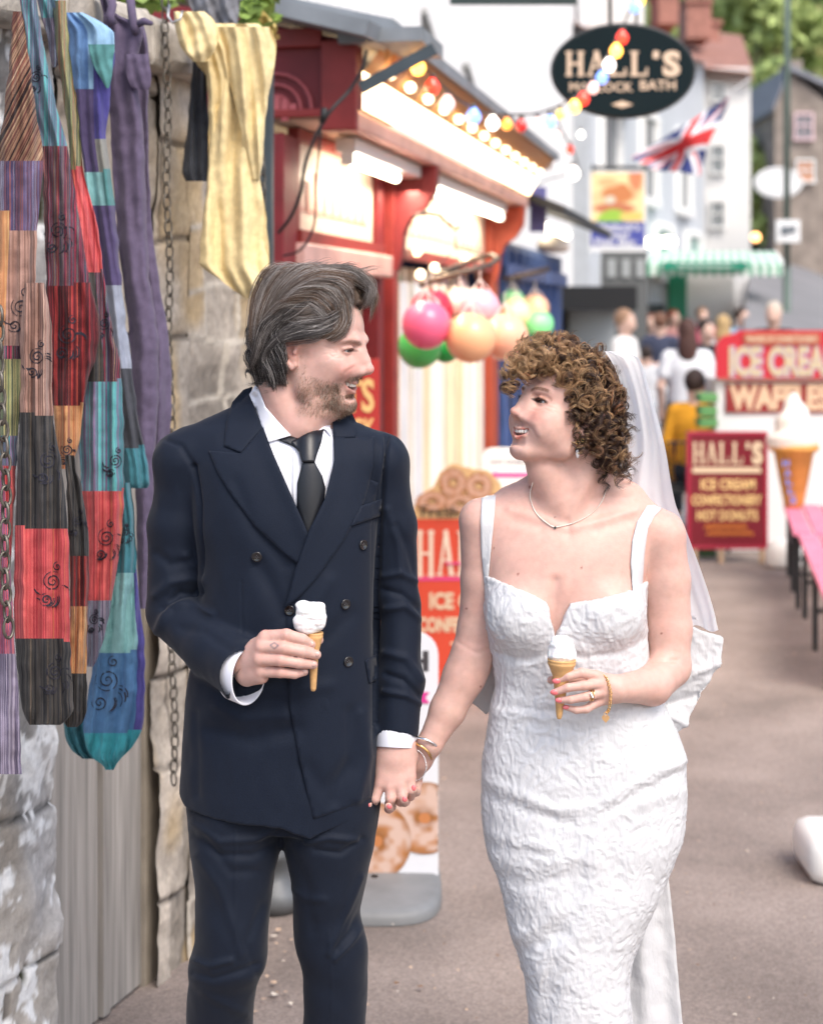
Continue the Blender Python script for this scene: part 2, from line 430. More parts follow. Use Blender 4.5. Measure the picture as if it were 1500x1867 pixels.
def bvh_of(V, Fa): return BVHTree.FromPolygons([tuple(p) for p in W(V)], [tuple(int(i) for i in q) for q in Fa])
CAMP = Vector((0, 0, H))
def shoot(bvh, px, py, wdef=0):
    "world hit point and normal under pixel (px, py)"
    p = P(px, py, D0+wdef*K); d = (p-CAMP).normalized(); h = bvh.ray_cast(CAMP, d)
    if h[0] is None: return None
    n = h[1]
    if n.dot(d) > 0: n = -n
    return h[0], n
def drape(name, bvh, pts, off, m, parent, th=.0015, step=5, curve=None, fold=0, smooth=True, lift=None):
    "cloth piece: a pixel outline laid onto a body surface, off metres proud of it, with real thickness"
    pts = [np.array(p, float) for p in pts]; bd = []
    for i in range(len(pts)):
        a, b = pts[i], pts[(i+1) % len(pts)]; n = max(1, int(np.linalg.norm(b-a)/step))
        bd += [tuple(a+(b-a)*j/n) for j in range(n)]
    A = np.array(bd); lo, hi = A.min(0), A.max(0)
    gx, gy = np.meshgrid(np.arange(lo[0], hi[0], step), np.arange(lo[1], hi[1], step)); gx = gx.ravel(); gy = gy.ravel()
    sd = poly_sd(gx, gy, A); g = np.stack([gx, gy], 1)[sd < -step*.5]
    vv = [Vector(p) for p in bd]+[Vector(p) for p in g]; n = len(bd)
    r = delaunay_2d_cdt(vv, [(i, (i+1) % n) for i in range(n)], [], 1, 1e-6)
    v2, tr = r[0], r[2]; pos = []; last = None; miss = []
    for i, p in enumerate(v2):
        h = shoot(bvh, p.x, p.y)
        if h is None: pos.append(None); miss.append(i)
        else: pos.append(h)
    good = [i for i in range(len(v2)) if pos[i]]
    ga = np.array([v2[i][:] for i in good])
    for i in miss:
        j = good[int(np.argmin(((ga-np.array(v2[i][:]))**2).sum(1)))]; d = pos[j][0].y
        pos[i] = (P(v2[i].x, v2[i].y, d), pos[j][1])
    top = []
    for i, (h, nn) in enumerate(pos):
        e = off+(lift(v2[i].x, v2[i].y) if lift else 0); vd = (CAMP-h).normalized(); nn = (nn+vd).normalized()
        top.append(h+nn*e)
    Vt = top; Vb = [p-(CAMP-p).normalized()*(-th) for p in top]; k = len(Vt)
    fc = [tuple(q) for q in tr]+[tuple(i+k for i in q)[::-1] for q in tr]
    ed = {}
    for q in tr:
        for a, b in zip(q, list(q[1:])+[q[0]]): ed[(a, b)] = 1
    for (a, b) in list(ed):
        if (b, a) not in ed: fc.append((a, a+k, b+k, b))
    me = bpy.data.meshes.new(name); me.from_pydata([tuple(p) for p in Vt+Vb], [], fc); me.update()
    bm = bmesh.new(); bm.from_mesh(me); bmesh.ops.recalc_face_normals(bm, faces=bm.faces); bm.to_mesh(me); bm.free()
    o = link(name, me, m, parent, smooth)
    return o
def strands(name, curves, radii, cols, m, parent, sides=3):
    "many thin tapered hairs as one mesh; curves: (n, k, 3) in body units, radii: (n,), cols: (n, 3)"
    C = W(np.asarray(curves)); n, k, _ = C.shape; r = (np.asarray(radii)*K)[:, None, None]
    T = np.gradient(C, axis=1); T /= np.maximum(np.linalg.norm(T, axis=2), 1e-9)[..., None]
    up = np.array((.3, .5, .8)); A = np.cross(T, up); A /= np.maximum(np.linalg.norm(A, axis=2), 1e-9)[..., None]; B = np.cross(T, A)
    taper = np.interp(np.linspace(0, 1, k), [0, .1, .7, 1], [.6, 1, .85, .12])[None, :, None]
    V = np.stack([C+(A*math.cos(t)+B*math.sin(t))*r*taper for t in [2*math.pi*i/sides for i in range(sides)]], 2)  # n,k,s,3
    base = (np.arange(n)[:, None, None]*k+np.arange(k-1)[None, :, None])*sides+np.arange(sides)[None, None, :]
    nx = (np.arange(n)[:, None, None]*k+np.arange(k-1)[None, :, None])*sides+((np.arange(sides)+1) % sides)[None, None, :]
    Fa = np.stack([base, nx, nx+sides, base+sides], -1).reshape(-1, 4)
    cc = np.repeat(np.asarray(cols), k*sides, axis=0)
    me = np_mesh(name, V.reshape(-1, 3), Fa, cols=cc); return link(name, me, m, parent, True)
# ------------------------------------------------------------------ heads and skin
def head(V, T, male=True):
    A = lambda c, r, k=8, op='add', R=None: V.ell(c, r, k, op, R, T)
    C = lambda a, b, ra, rb, k=6, op='add', **kw: V.cap(a, b, ra, rb, k, op, T, **kw)
    A((0, -10, 30), (74, 94, 84), 6); A((0, -38, 12), (69, 68, 66), 24)
    A((0, 42, 36), (59, 43, 50), 22)                       # forehead
    A((0, 40, -22), (57, 46, 60), 20)                      # middle of the face
    for s in (-1, 1):
        A((s*43, 56, -22), (19, 20, 17), 16)               # cheekbone
        C((s*50, -2, -38), (s*(50 if male else 45), 12, -70), 17, 15, 20)     # jaw angle
        C((s*(48 if male else 43), 14, -72), (s*14, 72, -95), 15, 15, 18)  # jaw line
    A((0, 42 if male else 46, -64), (40 if male else 37, 42, 36), 18)      # mouth block
    A((0, 75 if male else 76, -96), (17 if male else 14, 15, 15), 12)               # chin
    C((-22, 86, 17), (22, 86, 17), 8 if male else 5, 8 if male else 5, 14)   # brow
    for s in (-1, 1): C((s*20, 87, 19), (s*42, 73, 20), 7 if male else 5, 6 if male else 4, 14)
    for s in (-1, 1):
        A((s*32, 93, 2), (16, 15, 10), 12, 'sub')          # eye socket
        A((s*31, 70, 2), (14.6, 14.6, 13.4), 3)            # lids over the eyeball
    # nose
    C((0, 90, 12), (0, 103 if male else 101, -14), 7.2 if male else 6.2, 8.2 if male else 6.6, 13); C((0, 101 if male else 99.5, -14), (0, 111, -29), 7.5 if male else 6.5, 9.5 if male else 7.4, 8)
    A((0, 109 if male else 110, -32 if male else -31), (9.5, 9.5, 8) if male else (7.6, 8.4, 6.4), 6)
    for s in (-1, 1):
        C((s*8, 93, -4), (s*12, 95, -28), 7, 8, 10)
        A((s*11.5, 98, -36.5), (7.6, 10.5, 7.4) if male else (6.6, 9.6, 6.6), 7); A((s*6.5, 102, -45), (3.0, 4.5, 2.4), 2, 'sub')
    # smiling cheeks
    for s in (-1, 1):
        A((s*33, 75, -34), (18, 16, 16), 16); A((s*46, 34, -44), (17, 30, 28), 18)
        if not male: A((s*36, 57, -48), (20, 24, 24), 24)
        C((s*11, 86, -4), (s*17, 83, -38), 9, 10, 12)
    # lips and open smile
    e = 0 if male else 5
    up = [(-31, 68+e, -50), (-17, 82+e, -57), (-5, 88+e, -57), (0, 88+e, -58.5), (5, 88+e, -57), (17, 82+e, -57), (31, 68+e, -50)]
    lo = [(-30, 68+e, -51), (-18, 81+e, -69), (0, 86+e, -75.5), (18, 81+e, -69), (30, 68+e, -51)]
    q = .72
    V.chain(up, [1.2, 2.6*q, 3.6*q, 3.4*q, 3.6*q, 2.6*q, 1.2], 5, T=T); V.chain(lo, [1.2, 3.4*q, 4.6*q, 3.4*q, 1.2], 5, T=T)
    gap = [(-28, 71+e, -52), (-15, 84+e, -63), (0, 88+e, -66.5), (15, 84+e, -63), (28, 71+e, -52)]
    for dy in (4, -2, -8): V.chain([(a, b+dy, c) for a, b, c in gap], [.8, 4.2, 5.2, 4.2, .8], 1.5, 'sub', T=T)
    C((-14, 82+e, -85), (14, 82+e, -85), 4, 4, 10, 'sub')       # dent over the chin
    # lid slits: the eyeball shows through
    for s in (-1, 1):
        A((s*31.5, 84, .5), (11.5, 14, 2.1 if male else 2.5), 1.2, 'sub'); V.chain([(s*20, 84, 5), (s*31, 85, 7), (s*42, 76, 4)], [1.6, 2.6, 1.8], 4, T=T)
    # ears
    for s in (-1, 1):
        o = np.array((s*70, -8, -8.0)); q = lambda y, z, x=0: o+np.array((s*(x-y*.22), y, z))
        A(q(-6, 6), (5, 15, 21), 4); A(q(0, -18), (5, 9, 14), 4)
        rim = [q(9, 8, 3), q(7, 22, 5), q(-4, 31, 8), q(-17, 26, 10), q(-22, 10, 11), q(-18, -8, 9), q(-8, -22, 5), q(0, -31, 3), q(6, -26, 2)]
        V.chain([T(p) for p in rim], [3.2*T.s]*7+[5*T.s]*2, 3)
        A(q(-4, 2, 7), (5.5, 8.5, 14), 3, 'sub'); A(q(-5, 16, 8), (4, 8, 6), 3, 'sub')
        A(q(4, -3, 5), (4, 4.5, 5.5), 2); 
def head_parts(T, parent, male, iris):
    "eyeballs and teeth as children of the person"
    for s in (-1, 1):
        c = T((s*31, 70.4, 2)); mb = MB(); g = []
        fy = T.R @ np.array((-.10*s*0, 1, -.05 if male else .0)); n, m = 28, 20
        ax = np.array((fy[0], fy[1], -fy[2])); M = Vector(ax).to_track_quat('Z', 'Y').to_matrix()
        for i in range(m+1):
            a = math.pi*i/m
            for k in range(n):
                t = 2*math.pi*k/n; g.append(W(c)+np.array(M @ Vector((math.sin(a)*math.cos(t), math.sin(a)*math.sin(t), math.cos(a))))*13.0*T.s*K)
        fc = [(i*n+k, i*n+(k+1) % n, (i+1)*n+(k+1) % n, (i+1)*n+k)[::-1] for i in range(m) for k in range(n)]
        ang = np.repeat(np.arange(m+1)*180/m, n)
        cols = np.where((ang < 10)[:, None], (.01, .01, .01), np.where((ang < 33)[:, None], iris, (.36, .34, .33)))
        link('eye', np_mesh('eye', g, fc, cols), mat('eyeball', attr='Col', rough=.08, coat=.6), parent, True)
    mb = MB()
    for s in (-1, 1):
        ps = [(s*18, 84, -.5), (s*24, 87.5, 3.2), (s*31.5, 87.3, 4.6), (s*38, 83, 3.2), (s*46, 75, -1.5)]; t = np.linspace(0, 1, 14); c = [T(np.array([smooth_interp(a, np.linspace(0, 1, 5), [p[j] for p in ps]) for j in range(3)])) for a in t]
        mb.tube([W(p) for p in c], [K*T.s*(.4 if male else .6)*(.5+.5*math.sin(3.14*a)) for a in t], 6)
        if not male:
            for a in np.linspace(.12, .98, 16):
                p = np.array([smooth_interp(a, np.linspace(0, 1, 5), [q[j] for q in ps]) for j in range(3)]); o = np.array((s*(a-.4)*6, 4.5, 3.2)); mb.tube([W(T(p)), W(T(p+o*.6+(0, 0, -.8))), W(T(p+o))], [.35*K, .25*K, .08*K], 4)
    mb.build('eyelashes', mat('lash', (.02, .012, .01), .6), parent, True)
    mb = MB(); xs = [-21, -15.5, -9.5, -3.9, 3.9, 9.5, 15.5, 21]
    for x in xs:
        y = (88 if male else 93)-abs(x)**2*.026; w = 4.1 if abs(x) < 5 else 3.1
        c = W(T((x, y-3, -61.2+abs(x)*.12))); R = np.array([[T.R[0, j], T.R[1, j], -T.R[2, j]] for j in range(3)]).T
        r = np.array((w, 3.2, 5.6))*T.s*K; n, m = 12, 8; v = []
        for i in range(m+1):
            a = math.pi*i/m
            for k in range(n):
                t = 2*math.pi*k/n; e = [math.sin(a)*math.cos(t), math.sin(a)*math.sin(t), math.cos(a)]
                e = [math.copysign(abs(q)**.6, q) for q in e]; v.append(c+R @ (np.array(e)*r))
        mb.add(v, [(i*n+k, i*n+(k+1) % n, (i+1)*n+(k+1) % n, (i+1)*n+k) for i in range(m) for k in range(n)])
    mb.build('teeth', mat('tooth_enamel', (.78, .74, .68), .15, coat=.3), parent, True)
    mb = MB(); c = W(T((0, 60, -64))); mb.ball(c, tuple([17*K]*3)); mb.build('mouth_lining', mat('mouth_dark', (.09, .02, .02), .5), parent, True)
def ell_w(p, c, r, pw=2):
    "soft weight of points p in an ellipsoid"
    return np.clip(1.25-np.sqrt((((p-np.array(c))/np.array(r))**2).sum(-1)), 0, 1)**1 
def mixc(c, t, w): return c*(1-w[:, None])+np.array(t)*w[:, None]
def skin_cols(V, T, male):
    base = np.array((.575, .355, .300) if male else (.605, .375, .312)); c = np.tile(base, (len(V), 1)); h = T.inv(V)
    n = NZ(V/14)*.5+NZ(V/5)*.25; c = c*(1+.05*n[:, None]); c[:, 1:] *= (1-.035*NZ(V/30))[:, None]
    inh = (h[:, 2] > -135) & (abs(h[:, 0]) < 100) & (h[:, 1] > -130)
    red = np.array((.58, .21, .17)); ox = abs(h[:, 0])
    hh = h.copy(); hh[:, 0] = ox
    def m(cn, r): return ell_w(hh, cn, r)*inh
    c = mixc(c, red, .5*m((36, 80, -32), (22, 26, 18))); c = mixc(c, red, .45*m((0, 112, -33), (14, 16, 12)))
    c = mixc(c, red, .5*m((74, -14, -4), (16, 26, 36)))
    c = mixc(c, (.40, .19, .15), .5*m((31, 82, 3), (17, 14, 9)))
    # lips
    e_ = 0 if male else 5
    d = np.full(len(V), 99.0)
    for a, b in [((0, 88+e_, -57.5), (17, 82+e_, -57)), ((17, 82+e_, -57), (30, 69+e_, -50)), ((0, 86+e_, -75.5), (18, 81+e_, -69)), ((18, 81+e_, -69), (29, 69+e_, -51))]:
        a = np.array(a); b = np.array(b); t = np.clip(((hh-a) @ (b-a))/((b-a) @ (b-a)), 0, 1); d = np.minimum(d, np.linalg.norm(hh-a-t[:, None]*(b-a), axis=1))
    lip = np.clip((4.6-d)/1.6, 0, 1)*(hh[:, 1] > 66+e_)
    c = mixc(c, (.50, .17, .15) if male else (.60, .19, .145), lip*(.7 if male else .85))
    # brows
    bz = (12 if male else 18)+5*np.sin(np.clip((ox-12)/36, 0, 1)*2.6); br = np.clip((4.6-abs(h[:, 2]-bz))/2.4, 0, 1)*np.clip((ox-9)/5, 0, 1)*np.clip((51-ox)/9, 0, 1)*(h[:, 1] > 55)
    br *= (.65 if male else .95)+.4*NZ(V*np.array((.9, .9, .5)))
    c = mixc(c, (.16, .10, .07) if male else (.13, .06, .035), np.clip(br, 0, 1)*(.85 if male else .9))
    # dark lash line round the eye slit
    e = np.sqrt(((ox-31.5)/13.2)**2+((h[:, 2]-1.8)/(4.2 if male else 5.0))**2); ls = np.clip((1.12-e)/.2, 0, 1)*(h[:, 1] > 66)*(h[:, 1] < 96)
    c = mixc(c, (.10, .05, .04) if male else (.035, .015, .012), ls*(.6 if male else .95))
    if not male:
        sh = np.clip((7-abs(h[:, 2]-8))/5, 0, 1)*(abs(ox-32) < 17)*(h[:, 1] > 62); c = mixc(c, (.34, .16, .11), .5*sh)
        c = mixc(c, (.60, .20, .15), .35*m((44, 66, -28), (22, 26, 17)))
    if male:   # stubble beard: jaw, chin, moustache
        y, z = h[:, 1], h[:, 2]
        line = -46-12*np.clip((y-30)/50, 0, 1)                     # upper edge of the cheek beard
        b = np.clip((line-z)/14, 0, 1)*np.clip((z+128)/10, 0, 1)*np.clip((y+4)/16, 0, 1)
        side = np.clip((z+52)/8, 0, 1)*np.clip((14-z)/12, 0, 1)*np.clip((13-abs(y-9))/6, 0, 1)*(ox > 45)*.6
        mo = np.clip((-43-z)/4, 0, 1)*np.clip((z+57)/3, 0, 1)*(y > 70)*(ox < 31)
        b = np.maximum(np.maximum(b, side), mo*.9)*(1-lip); b *= np.clip(1-ell_w(hh, (0, 96, -74), (28, 22, 9)), .0, 1) if 0 else 1
        b = b*(.62+.38*NZ(V/2.2)+.2*NZ(V/7))
        c = mixc(c, (.27, .165, .11), np.clip(b, 0, 1)*.5)
    return np.clip(c, 0, 1), h
# ------------------------------------------------------------------ the groom
SKIN = mat('skin', attr='Col', rough=.46, sss=.3, bump=.3, bscale=330, bdist=.0007, spec=.4, var=.06, vscale=70)
NAILM = mat('bare_nail', (.62, .40, .35), .25, coat=.3)
def finger(V, ps, rs, k=2.5, kn=True):
    V.chain(ps, rs, k)
def groom_body(root):
    xs = graded([(235, 440, 3.5), (440, 800, 1.9)]); ys = graded([(-215, 175, 2.4)])
    zs = graded([(490, 800, 1.9), (800, 1130, 5), (1130, 1290, 1.9), (1290, 1330, 4), (1330, 1500, 1.9), (1500, 2340, 9)])
    V = Vox(xs, ys, zs)
    V.loft([(760, 525, 20, 80, 50), (800, 518, 20, 130, 65), (900, 520, 15, 130, 80), (1050, 524, 10, 125, 85), (1200, 518, 10, 125, 85), (1400, 512, 10, 140, 85), (1490, 512, 12, 120, 80)])
    V.chain([(430, 30, 1420), (425, -10, 1740), (400, 70, 2230)], [64, 44, 32], 10); V.chain([(596, 10, 1420), (604, -5, 1760), (600, 10, 2240)], [64, 42, 32], 10)
    for c, w in ((398, 50), (600, -15)): V.cap((c, w+20, 2285), (c, w-120, 2300), 34, 26, 20)
    V.chain([(345, 15, 845), (312, 20, 1120), Q(445, 1212, -135)], [36, 32, 27], 8)
    V.chain([(680, 15, 845), (722, 25, 1090), Q(722, 1345, -15)], [34, 30, 27], 8)
    T = Xf((572, 0, 630), math.radians(70), math.radians(-6))
    V.chain([(534, 8, 640), (530, 14, 720), (528, 22, 800)], [56, 59, 72], 16)
    V.cap((500, -32, 700), (548, -42, 800), 15, 12, 22)          # sternomastoid
    V.ell(Q(594, 752, -22), (30, 24, 17), 18); V.chain([Q(570, 735, -44), Q(556, 775, -40)], [20, 24], 22)
    head(V, T, True)
    # hand holding the cone (back of the hand to the camera, fingers to the right)
    q = lambda x, y, w: Q(x, y, w)
    kn = [q(484, 1162, -178), q(478, 1179, -184), q(474, 1202, -184), q(476, 1224, -178)]
    wr = q(446, 1218, -142)
    for i, p in enumerate(kn): V.cap(q(450, 1206+i*9, -148), p, 17, 12.5-i*.4, 9)
    V.cap(q(452, 1232, -150), q(476, 1234, -172), 16, 13, 8); V.ell(q(470, 1202, -158), (26, 20, 38), 8)
    F4 = [([kn[0], q(522, 1158, -190), q(551, 1166, -184), q(567, 1175, -172)], [12, 10.8, 9.6, 8.2]),
          ([kn[1], q(516, 1181, -197), q(551, 1188, -190), q(577, 1194, -176)], [12, 10.6, 9.4, 8.2]),
          ([kn[2], q(512, 1204, -197), q(545, 1209, -190), q(571, 1212, -176)], [11.6, 10.2, 9.2, 8]),
          ([kn[3], q(511, 1226, -190), q(537, 1229, -184), q(555, 1225, -172)], [11, 9.4, 8.2, 7])]
    for ps, rs in F4: V.chain(ps, rs, 3)
    V.chain([q(472, 1190, -150), q(520, 1176, -132), q(556, 1166, -138), q(581, 1167, -146)], [14, 11, 10, 8.4], 5)
    # hand held by the bride's (back of the hand, fingers pointing down)
    kb = [q(747, 1416, -38), q(729, 1430, -44), q(711, 1434, -44), q(694, 1428, -38)]
    for i, p in enumerate(kb): V.cap(q(742-i*12, 1362, -22), p, 17, 11.5, 12)
    V.ell(q(718, 1395, -22), (34, 20, 42), 12); V.cap(q(722, 1345, -15), q(720, 1375, -20), 30, 30, 14)
    F5 = [([kb[0], q(749, 1440, -44), q(748, 1452, -20), q(744, 1446, 2)], [10.5, 9, 8.4, 7.4]),
          ([kb[1], q(733, 1452, -52), q(730, 1462, -28), q(728, 1454, -2)], [10.5, 9.2, 8.6, 7.6]),
          ([kb[2], q(712, 1456, -52), q(710, 1466, -28), q(710, 1458, -2)], [10.8, 9.4, 8.6, 7.6]),
          ([kb[3], q(684, 1456, -42), q(680, 1464, -24), q(684, 1456, 0)], [10.5, 9.2, 8.4, 7.4])]
    for ps, rs in F5: V.chain(ps, rs, 3)
    V.chain([q(752, 1375, -18), q(764, 1402, 4), q(752, 1424, 22)], [12, 10, 8.5], 6)
    Vv, Fa = V.mesh(); Fa = outward(Vv, Fa); cols, h = skin_cols(Vv, T, True)
    # redder knuckles and finger creases
    for p in kn+kb+[f[0][1] for f in F4]:
        d = np.linalg.norm(Vv-p, axis=1); cols = mixc(cols, (.58, .24, .19), .4*np.clip(1-d/17, 0, 1))
    hand = ((Vv[:, 2] > 1130) & (Vv[:, 2] < 1500))
    d = line_d(*PIX(Vv).T, [(493, 1176), (500, 1172), (507, 1177), (500, 1183), (493, 1177)]); cols = mixc(cols, (.12, .12, .14), .75*np.clip((2.2-d)/1.4, 0, 1)*hand*(Vv[:, 1] < -180))
    fl = [([(600, 640), (612, 642)], 1.6, -.5), ([(601, 632), (613, 637)], 1.4, -.5), ([(603, 650), (614, 647)], 1.6, -.5),
          ([(646, 668), (634, 674), (625, 684), (620, 696)], 3.2, -.9), ([(642, 664), (626, 674), (618, 690)], 5, 1.2), ([(600, 646), (610, 652), (622, 653)], 1.8, -.8), ([(612, 640), (600, 634), (592, 632)], 1.5, -.8), ([(614, 643), (600, 644), (590, 646)], 1.5, -.8), ([(614, 647), (604, 652), (596, 657)], 1.5, -.8), ([(626, 632), (640, 629), (652, 626)], 1.6, -.9), ([(652, 600), (657, 606)], 2, -.6), ([(625, 622), (650, 612)], 3, .6)]
    Vv = folds(Vv, Fa, fl)
    body = link('body', np_mesh('body', W(Vv), Fa, cols), SKIN, root, True)
    head_parts(T, root, True, (.05, .06, .065))
    mb = MB()
    for (x, y, w_, dx, dy) in ((567, 1174, -181, 5.2, .6), (577, 1193, -185, 5, .2), (571, 1211.5, -185, 5, 0), (555, 1224.5, -180, 4.5, -.8)):
        mb.ball(W(q(x, y, w_)), (5.6*K, 2.2*K, 4.4*K), 12, 8)
    mb.build('fingernails', NAILM, root, True)
    return T, Vv, Fa
def suit(root, T):
    NAVY = mat('navy_wool', (.0036, .0078, .0190), .7, var=.25, vscale=650, bump=.6, bscale=650, bdist=.0006, sheen=.08, spec=.24)
    WHITE = mat('shirt_cotton', (.76, .77, .84), .7, bump=.1, bscale=500)
    LIN = mat('satin_tie', (.006, .007, .011), .38, spec=.6, bump=.1, bscale=200)
    q = Q
    # jacket: sleeves first, cut at the cuffs, then the trunk
    V = Vox(graded([(225, 800, 2.8)]), graded([(-170, 160, 3.2)]), graded([(680, 1510, 2.8)]))
    V.chain([(336, 18, 848), (318, 22, 960), (312, 18, 1118)], [53, 50, 47], 14); V.chain([(312, 18, 1118), q(390, 1182, -70), q(455, 1228, -140), q(480, 1240, -165)], [48, 52, 52, 50], 10)
    V.poly([(473, 1160), (440, 1200), (433, 1235), (434, 1262), (452, 1296), (470, 1340), (620, 1340), (620, 1140)], -400, 300)
    V.chain([(690, 18, 850), (712, 24, 960), (727, 22, 1100), q(731, 1240, 2), q(722, 1350, -14)], [51, 45, 39, 39.5, 39], 12)
    V.poly([(660, 1340), (684, 1329), (715, 1322), (742, 1328), (758, 1338), (775, 1352), (790, 1450), (660, 1450)], -400, 300)
    V.loft([(762, 525, 30, 60, 42), (790, 517, 26, 140, 72), (840, 512, 18, 176, 98), (900, 516, 12, 172, 112), (960, 521, 8, 168, 118), (1050, 525, 6, 161, 120), (1150, 520, 4, 163, 122),
            (1250, 515, 4, 173, 124), (1350, 513, 4, 179, 124), (1450, 509, 6, 181, 122), (1530, 509, 8, 181, 120)], 12, n=2.35)
    V.chain([(486, 30, 772), (330, 18, 838)], [56, 48], 30); V.chain([(590, 30, 800), (694, 18, 842)], [52, 46], 30)
    V.cap((474, 45, 742), (560, 52, 745), 34, 30, 18)                # back collar
    V.poly([(200, 1440), (330, 1446), (345, 1458), (440, 1469), (520, 1477), (572, 1498), (640, 1472), (692, 1449), (830, 1446), (830, 1700), (200, 1700)], -400, 400)
    J0, F0 = V.mesh(); bv = bvh_of(J0, outward(J0, F0))
    # open neck: wedge between the lapels
    V.poly([(450, 680), (451, 728), (471, 779), (491, 832), (533, 928), (561, 990), (597, 914), (614, 843), (609, 760), (616, 690)], -400, 40, 2)
    V.cap((530, 14, 700), (528, 14, 790), 62, 66, 3, 'sub')
    J, Fa = V.mesh(); Fa = outward(J, Fa); J = relax(J, Fa)
    fl = [  # sleeves: elbow creases and arm seams, trunk drags
        ([(285, 1085), (310, 1062), (345, 1055), (366, 1062)], 9, 5), ([(300, 1110), (330, 1082), (362, 1085)], 7, -5), ([(288, 1150), (310, 1105), (345, 1100), (385, 1120)], 8, 5),
        ([(330, 1145), (370, 1150), (420, 1185)], 10, -3), ([(340, 1015), (362, 1040), (366, 1052)], 8, 4), ([(285, 1010), (310, 1030), (345, 1022)], 9, -3),
        ([(352, 850), (364, 920), (368, 1000), (366, 1080)], 4, -6), ([(300, 800), (330, 812), (352, 850)], 5, -3), ([(706, 795), (700, 860), (692, 960), (686, 1080), (684, 1200), (686, 1320)], 4, -8),
        ([(700, 1050), (730, 1045), (760, 1060)], 6, 4), ([(700, 1075), (735, 1085), (764, 1110)], 6, -4), ([(704, 1110), (740, 1105), (766, 1130)], 6, 4), ([(702, 1190), (740, 1200), (768, 1240)], 7, 4),
        ([(704, 1230), (735, 1240), (766, 1270)], 6, -4), ([(700, 1260), (740, 1268), (768, 1285)], 5, 4), ([(722, 960), (745, 1000), (758, 1040)], 8, -3), ([(706, 930), (725, 985), (730, 1040)], 7, 3),
        ([(400, 1285), (440, 1310), (520, 1305)], 14, 4), ([(380, 1330), (460, 1350), (540, 1330)], 16, -4), ([(440, 1250), (520, 1262), (600, 1250)], 12, 3),
        ([(600, 1060), (560, 1130), (480, 1170)], 14, 3), ([(470, 1030), (500, 1080), (520, 1120)], 14, -3), ([(640, 1120), (600, 1160), (560, 1190)], 14, -3),
        ([(660, 1300), (670, 1380), (650, 1455)], 10, 5), ([(640, 1300), (640, 1380), (610, 1460)], 12, -4), ([(355, 1300), (360, 1380), (358, 1450)], 8, -2), ([(440, 1060), (442, 1180), (446, 1300)], 1.6, -1.2),
        ([(560, 1400), (590, 1440), (640, 1400)], 16, -3), ([(430, 880), (460, 960), (520, 1030)], 12, -2)]
    fl = [(a, b*1.0, c*1.35) for a, b, c in fl]; J = folds(J, Fa, fl); n = NZ(J/60)*2.6+NZ(J/np.array((22, 22, 40)))*1.2; Wd = W(J); N = normals(Wd, Fa); N[:, 2] *= -1; J = J+N*n[:, None]
    jk = link('suit_jacket', np_mesh('suit_jacket', W(J), Fa), NAVY, root, True); J0 = folds(J0, F0, fl); bv = bvh_of(J0, outward(J0, F0))
    # right front laps over the left: edge runs down to the hem
    drape('jacket_front', bv, [(562, 968), (536, 1050), (521, 1108), (521, 1180), (528, 1290), (547, 1390), (571, 1494), (630, 1474), (676, 1455), (678, 1300), (676, 1100), (676, 960), (690, 880), (640, 860), (610, 850), (600, 900)], .0012, NAVY, root, .0016, 6)
    lf = lambda x, y: 0
    def roll(edge):     # lapels swell softly towards their fold
        return lambda x, y: .004*math.exp(-(float(line_d(np.array([x]), np.array([y]), edge)[0])/16)**2)
    inL = [(457, 724), (478, 775), (498, 828), (540, 923), (562, 974)]; inR = [(602, 760), (608, 841), (591, 910), (563, 968), (521, 1108)]
    drape('lapel', bv, [(480, 781), (498, 828), (540, 923), (562, 974), (558, 1000), (544, 1029), (512, 1004), (463, 957), (424, 905), (397, 862), (381, 822), (438, 827)], .0028, NAVY, root, .002, 5, lift=roll(inL))
    drape('lapel', bv, [(607, 800), (608, 841), (591, 910), (563, 968), (538, 1040), (521, 1108), (548, 1086), (580, 1050), (628, 982), (662, 915), (680, 850), (683, 796), (664, 800), (647, 797)], .0052, NAVY, root, .002, 5, lift=roll(inR))
    drape('collar', bv, [(462, 706), (457, 724), (468, 752), (480, 781), (439, 826), (409, 814), (413, 770), (424, 735), (445, 712)], .0034, NAVY, root, .002, 5)
    drape('collar', bv, [(604, 752), (606, 775), (607, 802), (647, 799), (650, 776), (640, 756), (622, 745)], .0058, NAVY, root, .002, 5)
    drape('breast_pocket', bv, [(655, 923), (693, 909), (699, 937), (637, 960)], .0062, NAVY, root, .0012, 5)
    drape('pocket_flap', bv, [(664, 1204), (686, 1192), (687, 1240), (671, 1246)], .003, NAVY, root, .0018, 5)
    BT = mat('horn_button', (.012, .011, .012), .18, coat=.6); 
    for x, y in ((469, 1014), (659.5, 993), (628, 1101), (633, 1206), (529, 1112)):
        h, nn = shoot(bv, x, y); c = h+nn*.0045; mb = MB()
        mb.lathe(c-nn*.002, [(.0, 0), (.0082, 0), (.0094, .0016), (.0094, .003), (.0078, .0034), (.0064, .0022), (0, .0022)], 20, nn)
        b = mb.build('button', BT, root, True); hb = MB()
        for i in range(4):
            a = math.pi/4+i*math.pi/2; t1 = nn.orthogonal().normalized(); t2 = nn.cross(t1)
            hb.lathe(c+(t1*math.cos(a)+t2*math.sin(a))*.0024+nn*.0004, [(0, 0), (.0008, 0), (.0008, .0003), (0, .0003)], 6, nn)
        hb.build('stitch_holes', mat('button_hole', (.1, .1, .11), .5), b)
    # shirt
    S = Vox(graded([(400, 800, 2.6)]), graded([(-230, 120, 2.6)]), graded([(690, 1400, 2.6)]))
    S.loft([(775, 532, 24, 88, 60), (800, 530, 18, 120, 82), (850, 532, 10, 130, 96), (920, 540, 6, 120, 100), (1000, 545, 2, 110, 100)], 10)
    S.chain([(531, 14, 722), (529, 18, 780), (528, 20, 800)], [63, 66, 72], 10)
    SB = S.mesh()
